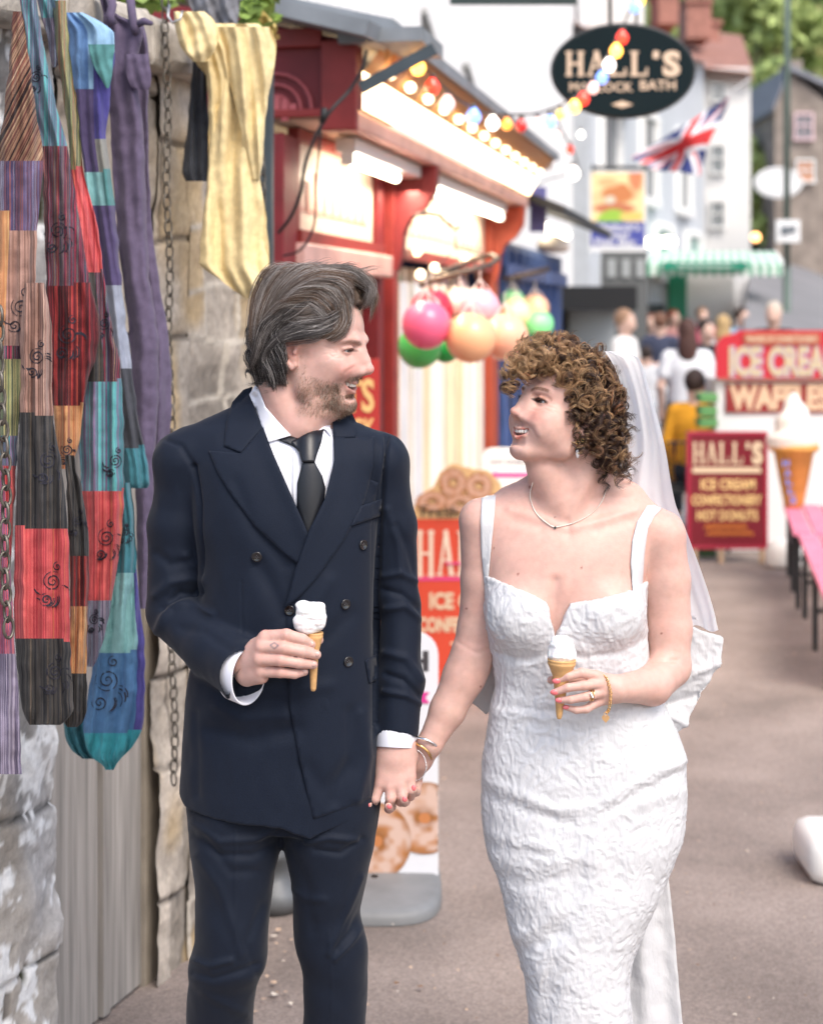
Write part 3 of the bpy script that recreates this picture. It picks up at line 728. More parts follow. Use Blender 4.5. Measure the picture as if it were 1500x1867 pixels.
    S.poly([(400, 680), (400, 735), (466, 735), (480, 756), (500, 780), (530, 803), (557, 806), (588, 782), (604, 766), (700, 740), (700, 680)], -400, 300, 0)
    S0, G0 = SB; bs = bvh_of(S0, outward(S0, G0))
    Sv, Fs = S.mesh(); Fs = outward(Sv, Fs); Sv = relax(Sv, Fs); link('shirt', np_mesh('shirt', W(Sv), Fs), WHITE, root, True)
    drape('shirt_collar', bs, [(470, 699), (457, 719), (490, 807), (531, 795), (505, 765), (486, 742)], .004, WHITE, root, .002, 4)
    drape('shirt_collar', bs, [(556, 797), (586, 773), (600, 757), (603, 797), (592, 784), (574, 792), (553, 808)], .004, WHITE, root, .002, 4)
    drape('shirt_placket', bs, [(533, 806), (548, 812), (552, 900), (545, 960), (533, 900)], .0012, WHITE, root, .001, 5)
    kk = lambda c, wd, a: (lambda x, y: a*max(0, 1-((x-c(y))/wd)**2))
    drape('tie', bs, [(552, 842), (572, 842), (587, 868), (593, 890), (590, 925), (566, 985), (556, 985), (541, 930), (542, 880)], .003, LIN, root, .004, 4, lift=kk(lambda y: 566, 24, .006))
    drape('tie_knot', bs, [(531, 806), (545, 800), (590, 784), (585, 808), (577, 830), (573, 844), (551, 844), (545, 826)], .006, LIN, root, .004, 4, lift=kk(lambda y: 563, 20, .008))
    drape('tie_band', bs, [(505, 802), (531, 796), (545, 800), (546, 822), (530, 812)], .002, LIN, root, .002, 4)
    for c, ax, up, ru, rs, l0, l1 in ((q(446, 1230, -140), (.66, -.66, .10), (.12, 0, 1), 52, 40, -26, 12), (q(721, 1344, -17), (-.05, -.22, 1), (1, 0, .06), 37, 33.5, -14, 18)):
        ax = np.array(ax); ax /= np.linalg.norm(ax); u = np.array(up, float); u -= ax*(u @ ax); u /= np.linalg.norm(u); s_ = np.cross(ax, u); n = 40; g = []
        for off, k in ((l0, 1.0), (l1-1, 1.0), (l1, .985), (l1, .94), (l1-1, .925), (l0, .925)):
            for i in range(n): a = 2*math.pi*i/n; g.append(c+ax*off+(u*math.cos(a)*ru+s_*math.sin(a)*rs)*k*(1+.012*math.sin(3*a)))
        m = 6; f = [(i*n+j, (i+1)*n+j, (i+1)*n+(j+1) % n, i*n+(j+1) % n) for i in range(m-1) for j in range(n)]
        link('shirt_cuff', np_mesh('shirt_cuff', W(np.array(g)), f), WHITE, root, True)
    # trousers
    Tr = Vox(graded([(300, 740, 3)]), graded([(-150, 180, 4)]), graded([(1380, 1900, 3), (1900, 2325, 8)]))
    Tr.loft([(1340, 512, 8, 165, 108), (1420, 512, 8, 172, 108), (1470, 514, 8, 170, 104), (1500, 514, 8, 160, 98)], 14)
    Tr.loft([(1400, 435, 5, 95, 100), (1460, 430, 0, 88, 98), (1527, 430, -8, 84, 92), (1614, 428, -20, 70, 80), (1700, 426, -34, 65, 70), (1746, 418, -36, 71, 66), (1787, 409, -22, 62, 62), (1867, 400, 0, 60, 60), (2050, 396, 40, 56, 58), (2270, 392, 62, 52, 56)], 14, n=2.1)
    Tr.loft([(1400, 596, 5, 95, 98), (1480, 602, 0, 89, 96), (1531, 599, -4, 84, 90), (1594, 600, -8, 71, 80), (1657, 597, -10, 62, 70), (1721, 605, -12, 66, 66), (1784, 611, -6, 59, 62), (1867, 609, 0, 57, 60), (2050, 604, 10, 54, 58), (2280, 600, 14, 50, 56)], 14, n=2.1)
    Tv, Ft = Tr.mesh(); Ft = outward(Tv, Ft)
    fl = [([(350, 1500), (400, 1535), (470, 1530), (510, 1505)], 7, 4), ([(352, 1525), (400, 1560), (460, 1560), (500, 1540)], 8, -4), ([(360, 1560), (400, 1620), (430, 1700), (440, 1740)], 9, 3.5),
          ([(372, 1530), (420, 1590), (470, 1590)], 9, -3), ([(430, 1480), (429, 1600), (428, 1720)], 2, 1.6), ([(350, 1750), (380, 1762), (420, 1752)], 6, 5), ([(352, 1775), (390, 1786), (440, 1770), (470, 1760)], 7, -4), ([(370, 1810), (410, 1830), (450, 1850)], 8, 3),
          ([(480, 1650), (450, 1720), (470, 1780)], 8, -3), ([(560, 1535), (600, 1528), (650, 1532)], 6, 5), ([(575, 1550), (620, 1556), (660, 1530)], 6, -4), ([(660, 1600), (625, 1680), (600, 1740)], 6, 4), ([(668, 1640), (640, 1700), (615, 1730)], 6, -4), ([(662, 1690), (640, 1720), (610, 1750)], 5, 4),
          ([(520, 1540), (560, 1620), (570, 1700)], 10, -3), ([(530, 1620), (560, 1640), (590, 1640)], 7, 3), ([(350, 1478), (420, 1492), (500, 1486)], 5, -4), ([(384, 1478), (440, 1486), (490, 1482)], 4, 3), ([(598, 1700), (606, 1800), (604, 1867)], 2, 1.2)]
    Tv = folds(Tv, Ft, fl); n = NZ(Tv/45)*2+NZ(Tv/20)*.7; N = normals(W(Tv), Ft); N[:, 2] *= -1; Tv = Tv+N*n[:, None]
    link('trousers', np_mesh('trousers', W(Tv), Ft), mat('navy_trouser_wool', (.0032, .0068, .0165), .68, var=.25, vscale=650, bump=.6, bscale=650, bdist=.0006, sheen=.08, spec=.24), root, True)
    for c, w_ in ((394, 62), (600, 12)):
        mb = MB(); pts = [(c, w_+55, 2290), (c, w_+20, 2286), (c, w_-40, 2296), (c, w_-100, 2304), (c, w_-150, 2306), (c, w_-165, 2312)]
        mb.tube([W(np.array(p, float)) for p in pts], [a*K for a in (30, 40, 40, 38, 30, 10)], 14); mb.build('shoe', mat('black_leather', (.012, .011, .011), .3, coat=.3), root, True)
def comb(T, n, rng, flow, seg, step, lift, rad, cen, mask, curl=None):
    "hairs that start on a scalp ellipsoid and follow a flow field over it (head units)"
    p = rng.normal(size=(n*6, 3)); p /= np.linalg.norm(p, axis=1)[:, None]; p = p*rad+cen; p = p[mask(p)][:n]
    n = len(p); path = [p.copy()]; d = None; lf = rng.uniform(*lift, size=n)
    ph = rng.uniform(0, 6.28, n)
    for i in range(seg-1):
        q = (p-cen)/rad; nn = q/rad; nn /= np.linalg.norm(nn, axis=1)[:, None]
        f = flow(p, i/(seg-1)); f = f-nn*(f*nn).sum(1)[:, None]; f /= np.maximum(np.linalg.norm(f, axis=1), 1e-6)[:, None]
        f += .42*np.stack([NZ(p/17+k*7.3) for k in range(3)], 1)+.28*np.stack([NZ(p/7+k*5.1+i*.15) for k in range(3)], 1)
        d = f if d is None else d*.55+f*.45; d /= np.linalg.norm(d, axis=1)[:, None]
        p = p+d*step; t = (i+1)/(seg-1); q = (p-cen)/rad; L = np.linalg.norm(q, axis=1); want = 1+(lf*math.sin(math.pi*min(t*1.1, 1)*.55))/rad.mean()
        out = (p[:, 2] < cen[2]-rad[2]*.55)       # free ends hang below the scalp
        L2 = np.where(out, L, want); p = cen+q/L[:, None]*rad*L2[:, None]; path.append(p.copy())
    return np.stack(path, 1)
def lock(rng, guide, n, spread, spread_end=None, wav=0, wl=30, T=None):
    "n hairs in a tapering lock round a guide polyline"
    g = np.array(guide, float); s = np.linspace(0, 1, 22); t = np.linspace(0, 1, len(g)); c = np.stack([smooth_interp(s, t, g[:, j]) for j in range(3)], 1)
    o = rng.normal(size=(n, 3))*spread*1.25; e = np.interp(s, [0, .25, .8, 1], [.6, 1, .7, spread_end if spread_end is not None else .25])
    ph = rng.uniform(0, 1, n)*1.2; L = rng.uniform(.55, 1.06, n)
    r = c[None]+o[:, None, :]*e[None, :, None]+wav*np.sin(s[None, :, None]*g.shape[0]*2.2+ph[:, None, None]+np.array((0, 1.5, 3))[None, None])*s[None, :, None]
    m = (np.arange(22)[None, :, None]/21*L[:, None, None]*21); i0 = np.clip(np.floor(m[..., 0]).astype(int), 0, 20); f = m-i0[..., None]; rr = np.arange(n)[:, None]
    return r[rr, i0]*(1-f)+r[rr, i0+1]*f
def groom_hair(root, T):
    rng = np.random.default_rng(11); cen = np.array((0, -14, 32.0)); rad = np.array((80, 100, 90.0))
    # volume underneath, hair coloured
    V = Vox(graded([(425, 700, 2.6)]), graded([(-120, 120, 3)]), graded([(465, 720, 2.6)]))
    V.ell((0, -20, 44), (80, 96, 84), 4, T=T); V.ell((0, -62, 2), (66, 54, 66), 16, T=T); V.ell((0, 38, 84), (56, 46, 34), 14, T=T)
    V.ell((0, -76, -46), (60, 36, 40), 14, T=T); V.ell(T((44, -62, -50)), (30, 26, 36), 12)
    # open the face and the ears
    V.ell((0, 92, -14), (95, 72, 100), 4, 'sub', T=T); V.ell((0, 60, -50), (120, 62, 74), 4, 'sub', T=T)
    V.cap(T((50, -4, -16)), T((110, -4, -16)), 24, 24, 3, 'sub'); V.cap(T((-50, -4, -16)), T((-110, -4, -16)), 24, 24, 3, 'sub'); V.cap(T((0, 40, -40)), T((0, -30, -130)), 62, 52, 6, 'sub')
    Hv, Fh = V.mesh(); Fh = outward(Hv, Fh); h = T.inv(Hv)
    g = NZ(np.stack([h[:, 0]/3, h[:, 1]/22, h[:, 2]/5], 1)); N = normals(W(Hv), Fh); N[:, 2] *= -1
    Hv = Hv+N*(g*2.2)[:, None]
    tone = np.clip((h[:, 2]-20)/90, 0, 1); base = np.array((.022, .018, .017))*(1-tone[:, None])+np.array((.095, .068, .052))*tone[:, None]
    hm = mat('groom_hair', attr='Col', rough=.42, spec=.5)
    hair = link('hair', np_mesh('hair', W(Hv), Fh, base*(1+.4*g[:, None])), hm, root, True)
    def mask(p):
        return (p[:, 2] > -52) & ~((p[:, 1] > 50+ (p[:, 2]-60)*.1) & (p[:, 2] < 74)) & ~((p[:, 1] > 16) & (p[:, 2] < 20)) & ~((abs(p[:, 1]+6) < 26) & (p[:, 2] < 16) & (abs(p[:, 0]) > 50))
    def flow(p, t):
        top = np.clip((p[:, 2]-40)/60, 0, 1); s = np.sign(p[:, 0]+12)
        f = np.zeros_like(p); f[:, 1] = -1.0; f[:, 0] = s*.55*top+s*.1; f[:, 2] = -.25*top-.35*(1-top)-.9*np.clip((-p[:, 1]-50)/40, 0, 1)
        f[:, 2] += .18*np.clip(p[:, 1]/60, 0, 1)
        f[:, 2] += .35*np.sin(p[:, 1]/13+p[:, 2]/30)+.15*np.sin(p[:, 1]/6+p[:, 0]/9); return f
    C = comb(T, 9000, rng, flow, 18, 6.0, (1, 14), rad, cen, mask); n = len(C)
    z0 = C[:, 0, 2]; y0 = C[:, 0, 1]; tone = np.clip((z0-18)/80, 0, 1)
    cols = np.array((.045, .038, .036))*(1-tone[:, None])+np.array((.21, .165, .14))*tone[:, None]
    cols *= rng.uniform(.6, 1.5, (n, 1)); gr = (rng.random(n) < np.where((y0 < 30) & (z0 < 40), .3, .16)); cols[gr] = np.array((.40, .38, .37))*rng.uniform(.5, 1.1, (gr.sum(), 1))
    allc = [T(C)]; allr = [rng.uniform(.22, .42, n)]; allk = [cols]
    def add(guide, n, sp, col, se=None, wav=2.5, px=True):
        g = [Q(*p) for p in guide] if px else [T(p) for p in guide]
        n = int(n*1.7); c = lock(rng, g, n, np.array((sp, sp, sp)), se, wav); k = np.array(col)*rng.uniform(.6, 1.5, (n, 1)); w_ = rng.random(n) < .2; k[w_] = (.40, .37, .35)
        allc.append(np.stack([np.stack([smooth_interp(np.linspace(0, 1, 18), np.linspace(0, 1, 22), c[i, :, j]) for j in range(3)], 1) for i in range(n)])); allr.append(rng.uniform(.22, .42, n)); allk.append(k)
    br = (.125, .080, .055); gy = (.21, .18, .165); dk = (.036, .031, .030)
    # fringe that falls over the temple, crown sweep, far fringe
    for i in range(7):
        add([(598-i*6, 512+i*2, -30), (626-i*6, 536+i*2, -58), (636-i*6, 575+i*3, -70), (626-i*7, 606, -76), (608-i*5, 617-i*2, -78), (602-i*4, 612-i, -78)], 90, 3.4, br if i < 5 else gy, .5)
    for i in range(6):
        add([(590+i*3, 500+i*2, -10+i*6), (628+i*3, 508, -18+i*6), (664-i*2, 520, -22+i*8), (684-i*2, 548-i*3, -24+i*8), (678+i, 582-i*6, -26+i*8)], 80, 3.4, br, .4)
    for i in range(9):
        add([(660-i*14, 520-i*3, -20), (630-i*16, 500-i*2+abs(i-4), -40), (590-i*15, 498+i*3, -58), (545-i*11, 516+i*7, -66), (505-i*6, 560+i*8, -66)], 90, 4.2, gy if i % 2 else br, .6)
    for i in range(8):   # hairline, combed up and back
        add([(640-i*6, 548+i*6, -56-i*2), (634-i*7, 524+i*6, -62-i*2), (612-i*8, 508+i*6, -70), (575-i*9, 508+i*7, -76), (530-i*7, 530+i*8, -76)], 100, 4.4, gy if i % 3 == 1 else br, .6)
    for i in range(7):   # full front, rolling over the brow
        add([(575+i*4, 490, -20+i*8), (625+i*2, 492+i, -30+i*8), (662, 506+i*2, -34+i*8), (678-i*2, 530, -36+i*8), (672-i*3, 552, -34+i*8), (662-i*4, 560, -30+i*8)], 90, 4, br if i % 2 else gy, .5)
    for i in range(8):
        add([(575-i*9, 540+i*4, -66), (545-i*9, 566+i*4, -74), (520-i*7, 580+i*6, -74), (490-i*4, 600+i*8, -64), (472-i*2, 640+i*5, -50)], 70, 3.8, (.06, .05, .047), .6)
    for i in range(6):   # temple, covering the hairline
        add([(622-i*5, 566+i*7, -64), (610-i*5, 575+i*6, -74), (590-i*5, 583+i*5, -79), (560-i*5, 588+i*5, -80), (528-i*4, 596+i*5, -78)], 90, 4, gy if i % 2 else (.06, .05, .047), .7)
    for i in range(6):   # over the ear
        add([(606-i*6, 600-i*3, -80), (575-i*6, 606-i*3, -84), (545-i*3, 612-i*3, -84), (518-i*2, 618-i, -80), (498-i*3, 634+i*2, -72), (490-i*2, 664+i*3, -64)], 70, 3.0, (.09, .08, .078), .7)
    for i in range(44):  # curls at the nape and behind the ear
        a = rng.uniform(0, 1); x = 456+a*56; y = 580+rng.uniform(0, 66); r = 5+rng.uniform(0, 3); w_ = -70+(1-a)*34+rng.uniform(-4, 8)
        add([(x, y, w_), (x-8, y+16, w_-6), (x-6+r, y+34, w_-8), (x+4, y+50, w_-4), (x+10, y+62, w_), (x+2+r, y+70, w_+6), (x-8, y+68, w_+6)], 46, 2.4, dk, .6)
    for i in range(26):  # flyaways on top
        x = 500+rng.uniform(0, 150); add([(x, 500+abs(x-575)*.12, rng.uniform(-30, 30)), (x+12, 484+abs(x-575)*.12, 0), (x+30, 478+abs(x-560)*.13, 0), (x+46, 484+abs(x-560)*.15, 0)], 5, 3, gy, 1.5, 5)
    strands('hair_strands', np.concatenate(allc), np.concatenate(allr), np.concatenate(allk), hm, hair)
    # beard hairs
    n = 6500; p = rng.uniform((-62, -6, -122), (62, 100, -42), (n*8, 3)); 
    bv = GB; Cs = []; rr = []
    pts = []
    for a in p:
        w0 = W(T(a*np.array((1, 1, 1)))); pts.append(w0)
    cenw = Vector(W(T((0, 20, -60))))
    for a in pts[:40000]:
        d = (Vector(a)-cenw); h = bv.ray_cast(cenw+d.normalized()*.2, -d.normalized(), .25)
        if h[0] is None: continue
        u = np.array(((h[0].x)/K+CX, (h[0].y-D0)/K, CY-(h[0].z-H)/K)); l = T.inv(u); x, y, z = abs(l[0]), l[1], l[2]
        line = -44-12*min(max((y-30)/50, 0), 1); prob = min(max((line-z)/16, 0), 1)*min(max((z+126)/8, 0), 1)*min(max((y+2)/14, 0), 1)
        if 57 > -z > 44 and y > 68 and x < 30: prob = .95
        if 57 <= -z < 79 and y > 72 and x < 30: prob = 0
        if 6 > z > -50 and abs(y-8) < 9 and x > 45: prob = .5
        if rng.random() > prob: continue
        nn = np.array((h[1].x, h[1].y, -h[1].z)); 
        if nn @ (u-T((0, 20, -60))) < 0: nn = -nn
        dn = T.R @ np.array((0, -.25 if y < 60 else .2, -1.0)); ln = rng.uniform(3, 6.5); d0 = nn*.28+dn*.9+rng.normal(size=3)*.3
        s = np.linspace(0, 1, 5)[:, None]; Cs.append(u+s*d0*ln*.6+s*s*dn*ln*.35); rr.append(rng.uniform(.16, .28))
        if len(Cs) >= n: break
    k = np.array((.24, .145, .095))*rng.uniform(.5, 1.5, (len(Cs), 1)); w_ = rng.random(len(Cs)) < .22; k[w_] = (.42, .36, .30)
    strands('beard', np.array(Cs), rr, k, hm, root)
if 'groom' in ONLY:
    groom = empty('person', W(np.array((515, 20, CY+H/K))), 'man with wavy grey-brown hair and stubble in a navy double-breasted suit', 'person')
    TG, gv, gf = groom_body(groom); GB = bvh_of(gv, gf); suit(groom, TG); groom_hair(groom, TG)
# ------------------------------------------------------------------ the bride
def bride_body(root):
    xs = graded([(650, 830, 2.0), (830, 1300, 2.0)]); ys = graded([(-190, 150, 2.4)])
    zs = graded([(625, 900, 1.8), (900, 1210, 2.8), (1210, 1320, 1.9), (1320, 1490, 1.9), (1490, 2330, 10)])
    V = Vox(xs, ys, zs); q = Q
    T = Xf((1029, 0, 754), math.radians(-60), math.radians(19), 0, .95)
    V.loft([(905, 1036, 24, 90, 40), (925, 1036, 20, 140, 52), (960, 1035, 16, 160, 70), (1010, 1032, 8, 154, 82), (1060, 1028, 4, 147, 88), (1120, 1030, 0, 138, 76), (1200, 1040, 2, 126, 66), (1260, 1048, 6, 126, 64), (1400, 1062, 6, 165, 88), (1500, 1062, 6, 150, 86)], 16)
    for c, t in ((1022, -4), (1076, 4)): V.chain([(c, 0, 1460), (c+t*.4, -14, 1800), (c+t, 10, 2260)], [60, 36, 26], 12); V.cap((c+t, 40, 2290), (c+t, -90, 2308), 26, 18, 12)
    V.chain([(970, 24, 926), (878, 18, 948)], [34, 38], 24); V.chain([(1108, 24, 930), (1208, 18, 976)], [38, 42], 24)
    V.ell((955, -50, 1106), (56, 46, 54), 26); V.ell((1096, -50, 1106), (58, 46, 54), 26)
    # neck
    V.chain([T((0, -26, -40)), (1046, 8, 828), (1040, 16, 880), (1036, 22, 925)], [50, 49, 54, 64], 16)
    V.cap((1092, -22, 815), (1030, -40, 938), 11, 8, 20); V.chain([(1090, 20, 870), (1150, 26, 915)], [34, 30], 30); V.chain([(985, 20, 885), (940, 26, 915)], [26, 26], 26)
    V.chain([Q(966, 818, -34), Q(992, 858, -22), Q(1014, 906, -14)], [17, 26, 34], 22)
    # arm to the groom, arm with the cone
    V.chain([(877, 16, 956), (880, 18, 1060), (874, 22, 1150), (858, 14, 1212)], [39, 38, 38, 38], 12)
    V.chain([(862, 16, 1196), (846, 12, 1236), (816, 4, 1296), q(784, 1356, -6)], [38, 38, 32, 23], 10, fl=1)
    V.chain([(1209, 16, 980), (1217, 20, 1060), (1222, 14, 1150), (1220, 0, 1214)], [42, 43, 40, 37], 12)
    V.chain([(1221, 0, 1216), (1180, -58, 1238), q(1124, 1256, -128)], [38, 34, 23], 10)
    head(V, T, False)
    # hand round the cone
    kn = [q(1087, 1232, -146), q(1093, 1247, -150), q(1094, 1263, -150), q(1089, 1280, -144)]
    for i, p in enumerate(kn): V.cap(q(1122, 1248+i*6, -128), p, 14, 9.6-i*.3, 10)
    V.ell(q(1105, 1256, -130), (20, 14, 24), 8)
    F4 = [([kn[0], q(1060, 1227, -158), q(1035, 1233, -162), q(1014, 1242, -158)], [9.6, 8.4, 7.4, 5.8]),
          ([kn[1], q(1064, 1250, -164), q(1035, 1254, -168), q(1010, 1263, -162)], [9.4, 8.2, 7.4, 5.8]),
          ([kn[2], q(1066, 1271, -164), q(1040, 1276, -166), q(1018, 1277, -160)], [9.2, 7.8, 7, 5.6]),
          ([kn[3], q(1069, 1293, -156), q(1050, 1295, -158), q(1031, 1290, -154)], [8.6, 7.2, 6.4, 5])]
    for ps, rs in F4: V.chain(ps, rs, 2.5)
    V.chain([q(1108, 1244, -118), q(1070, 1238, -112), q(1030, 1238, -118), q(1004, 1240, -126)], [12, 9.5, 8.4, 6.8], 5)
    # hand in the groom's hand
    V.chain([q(784, 1356, -6), q(764, 1384, 8), q(748, 1408, 20)], [23, 24, 22], 8); V.ell(q(735, 1425, 22), (34, 14, 28), 8)
    tips = [(753, 1440, 8, -46), (736, 1459, 6, -62), (708, 1471, 4, -64), (671, 1467, 4, -50)]
    bases = [(762, 1420), (740, 1436), (716, 1444), (690, 1442)]
    for (x, y, r, w_), (bx, by) in zip(tips, bases): V.chain([q(bx, by, 26), q((bx+x)/2+1, (by+y)/2+14, 8), q(x+1, y+4, w_+30), q(x, y, w_)], [9, 8.4, 8.2, 7], 2.5)
    Vv, Fa = V.mesh(); Fa = outward(Vv, Fa); cols, h = skin_cols(Vv, T, False)
    for p in kn: cols = mixc(cols, (.62, .30, .24), .35*np.clip(1-np.linalg.norm(Vv-p, axis=1)/14, 0, 1))
    px = PIX(Vv); front = Vv[:, 1] < 0
    for c, r, a in (((1010, 1010), 70, .16), ((1200, 960), 34, .3), ((940, 880+60), 40, .12), ((862, 1180), 30, .12), ((1090, 940), 30, .14)):
        cols = mixc(cols, (.66, .30, .24), a*np.clip(1.2-np.hypot(px[:, 0]-c[0], px[:, 1]-c[1])/r, 0, 1)*front)
    for x, y, r in ((966, 888, 2.2), (1205, 1155, 1.6), (1011, 943, 1.2), (850, 1110, 1.5), (1060, 1035, 1.4), (876, 1252, 1.5), (1180, 1180, 1.2), (944, 1047, 1.8), (900, 1000, 1.2)):
        cols = mixc(cols, (.22, .08, .06), np.clip(r+1-np.hypot(px[:, 0]-x, px[:, 1]-y), 0, 1)*front*.8)
    fl = [([(1030, 962), (985, 945), (930, 930)], 8, 2.6), ([(1045, 962), (1100, 948), (1160, 930)], 8, 2.6), ([(1034, 950), (1036, 972)], 9, -3), ([(985, 962), (940, 950)], 10, -2), ([(1090, 966), (1150, 950)], 10, -2),
          ([(1012, 1060), (1007, 1150)], 10, -5), ([(1044, 905), (1036, 950)], 12, -2), ([(1180, 1207), (1232, 1204)], 5, -3.5), ([(835, 1172), (870, 1192), (902, 1178)], 4, -1.2),
          ([(996, 739), (1012, 745)], 1.6, -.7), ([(992, 744), (1006, 752)], 1.6, -.7), ([(994, 737), (1008, 736)], 1.4, -.5), ([(947, 768), (960, 773), (970, 784), (976, 796)], 2.6, -.9), ([(956, 764), (976, 774), (984, 792)], 6, 1.4), ([(968, 745), (980, 749), (990, 746)], 2, -.6)]
    Vv = folds(Vv, Fa, fl)
    link('body', np_mesh('body', W(Vv), Fa, cols), SKIN, root, True); head_parts(T, root, False, (.05, .03, .02))
    PN = mat('pink_nail', (.72, .16, .17), .15, coat=.8)
    for (x, y, w_, a, b) in ((1014, 1242, -164.5, 7.6, 4.6), (1010.5, 1262.5, -168, 7.6, 4.8), (1019, 1277, -166, 7, 4.4), (1031.5, 1290, -159.5, 6, 3.8), (754, 1437, -52, 4.4, 5.6), (737.5, 1457.5, -68, 4.8, 5.2), (709.5, 1471, -70, 4.8, 4.6), (670.5, 1468, -56, 4, 5.6)):
        mb = MB(); mb.ball(W(q(x, y, w_)), (a*K, 2.4*K, b*K), 12, 8); mb.build('painted_fingernail', PN, root, True)
    return T, Vv, Fa
def dress(root, T, bv):
    q = Q; SAT = mat('crinkled_white_brocade', (.60, .60, .612), .27, bump=.8, bscale=120, bdist=.0022, spec=.5, stretch=(1.3, 1, .55), detail=6)
    V = Vox(graded([(850, 1290, 2.4)]), graded([(-150, 160, 2.8)]), graded([(1020, 1880, 2.4), (1880, 2326, 8)]))
    V.loft([(1025, 1030, 4, 152, 93), (1060, 1028, 2, 152, 93), (1110, 1029, 0, 149, 93), (1160, 1034, 0, 147, 90), (1200, 1040, 2, 143, 86), (1240, 1048, 4, 143, 84), (1290, 1055, 4, 160, 90), (1340, 1062, 4, 174, 98),
            (1395, 1065, 4, 186, 104), (1460, 1065, 4, 187, 106), (1517, 1064, 2, 181, 108), (1567, 1061, 0, 168, 106), (1617, 1060, -6, 149, 104), (1683, 1051, -12, 124, 98), (1750, 1048, -20, 101, 92), (1783, 1050, -22, 93, 90), (1867, 1056, -24, 92, 88), (2000, 1050, -10, 96, 92), (2320, 1050, 20, 135, 120)], 10, n=2.2)
    V.ell((951, -54, 1108), (66, 54, 66), 18); V.ell((1098, -54, 1108), (70, 54, 64), 18)
    V.poly([(820, 1000), (820, 1046), (884, 1045), (938, 1061), (990, 1083), (1005, 1152), (1031, 1087), (1090, 1076), (1167, 1060), (1230, 1050), (1230, 1000)], -400, 400)
    Dv, Fd = V.mesh(); Fd = outward(Dv, Fd); Dv = relax(Dv, Fd)
    fl = [([(900, 1190), (960, 1205), (1005, 1190), (1060, 1200), (1130, 1190), (1180, 1165)], 5, -4), ([(890, 1130), (905, 1180), (950, 1200)], 6, 2.5), ([(905, 1285), (980, 1296), (1060, 1300), (1200, 1272)], 5, -3), ([(905, 1296), (980, 1308), (1060, 1312)], 6, 3),
          ([(882, 1420), (960, 1455), (1020, 1480), (1090, 1470), (1180, 1420), (1250, 1385)], 8, 5), ([(884, 1450), (960, 1480), (1040, 1500)], 8, -4), ([(1250, 1400), (1180, 1440), (1110, 1480)], 9, -4), ([(1250, 1440), (1170, 1465), (1100, 1500)], 8, 4),
          ([(890, 1520), (950, 1540), (1000, 1545)], 8, 4), ([(895, 1560), (960, 1580), (1040, 1570), (1080, 1560)], 10, 5), ([(905, 1600), (960, 1615), (1030, 1600)], 9, -4), ([(935, 1710), (980, 1690), (1020, 1660)], 9, 5), ([(945, 1740), (990, 1715), (1030, 1700)], 9, -5),
          ([(1090, 1530), (1080, 1600), (1070, 1680), (1040, 1740)], 14, 5), ([(1060, 1560), (1040, 1640), (1010, 1700)], 12, -4), ([(1010, 1760), (1000, 1830), (995, 1867)], 9, -5), ([(1210, 1610), (1170, 1690), (1140, 1760)], 12, -3), ([(1130, 1820), (1150, 1860)], 8, 4), ([(980, 1760), (970, 1860)], 8, 3),
          ([(1250, 1380), (1235, 1395), (1200, 1400)], 6, 5)]
    fl = [(a, b*1.5, c*.72) for a, b, c in fl]; Dv = folds(Dv, Fd, fl)
    p = Dv*np.array((1, 1, .78)); wx = np.stack([NZ(p/30+9*k) for k in range(3)], 1)*14
    r1 = 1-abs(NZ((p+wx)/17))*2.4; r2 = 1-abs(NZ((p+wx*.9)/7+5))*2.4; r3 = NZ(p/48+3); n = 1.15*r1+.95*r2+2.0*r3
    N = normals(W(Dv), Fd); N[:, 2] *= -1; Dv = Dv+N*(n*.9)[:, None]
    dr = link('wedding_dress', np_mesh('wedding_dress', W(Dv), Fd), SAT, root, True)
    for s in ([(878, 909), (888, 904), (904, 904), (901, 940), (898, 975), (890, 1066), (883, 1066), (877, 1000), (876, 950)], [(1179, 922), (1192, 921), (1206, 928), (1192, 942), (1181, 963), (1174, 1010), (1169, 1088), (1153, 1090), (1149, 1028), (1152, 985), (1161, 951)]):
        drape('shoulder_strap', bv, s, .0015, SAT, root, .0022, 5)
    # big bow at the back and the train
    B = Vox(graded([(840, 1360, 2.6)]), graded([(30, 190, 3)]), graded([(1100, 1400, 2.6)]))
    B.poly([(1240, 1148), (1275, 1160), (1335, 1183), (1329, 1222), (1298, 1285), (1262, 1348), (1241, 1363), (1215, 1330), (1170, 1260), (1180, 1180)], 92, 118, 14, 'add')
    B.poly([(910, 1200), (893, 1235), (874, 1275), (861, 1300), (890, 1326), (905, 1310), (930, 1280)], 92, 112, 12, 'add'); B.cap((930, 100, 1250), (1190, 100, 1240), 24, 30, 16)
    Bv, Fb = B.mesh(); Fb = outward(Bv, Fb); Bv = relax(Bv, Fb, 5)
    p = Bv; n = 1.1*(1-abs(NZ(p/13))*2.4)+3*NZ(p/50); N = normals(W(Bv), Fb); N[:, 2] *= -1; Bv = Bv+N*n[:, None]
    Bv = folds(Bv, Fb, [([(1200, 1270), (1260, 1230), (1330, 1200)], 9, 8), ([(1200, 1290), (1270, 1270), (1310, 1250)], 8, -7), ([(1205, 1300), (1250, 1320), (1270, 1330)], 8, 6)])
    link('bow', np_mesh('bow', W(Bv), Fb), SAT, root, True)
    vs = np.linspace(1380, 2322, 120); us = np.linspace(0, 1, 40); g = []
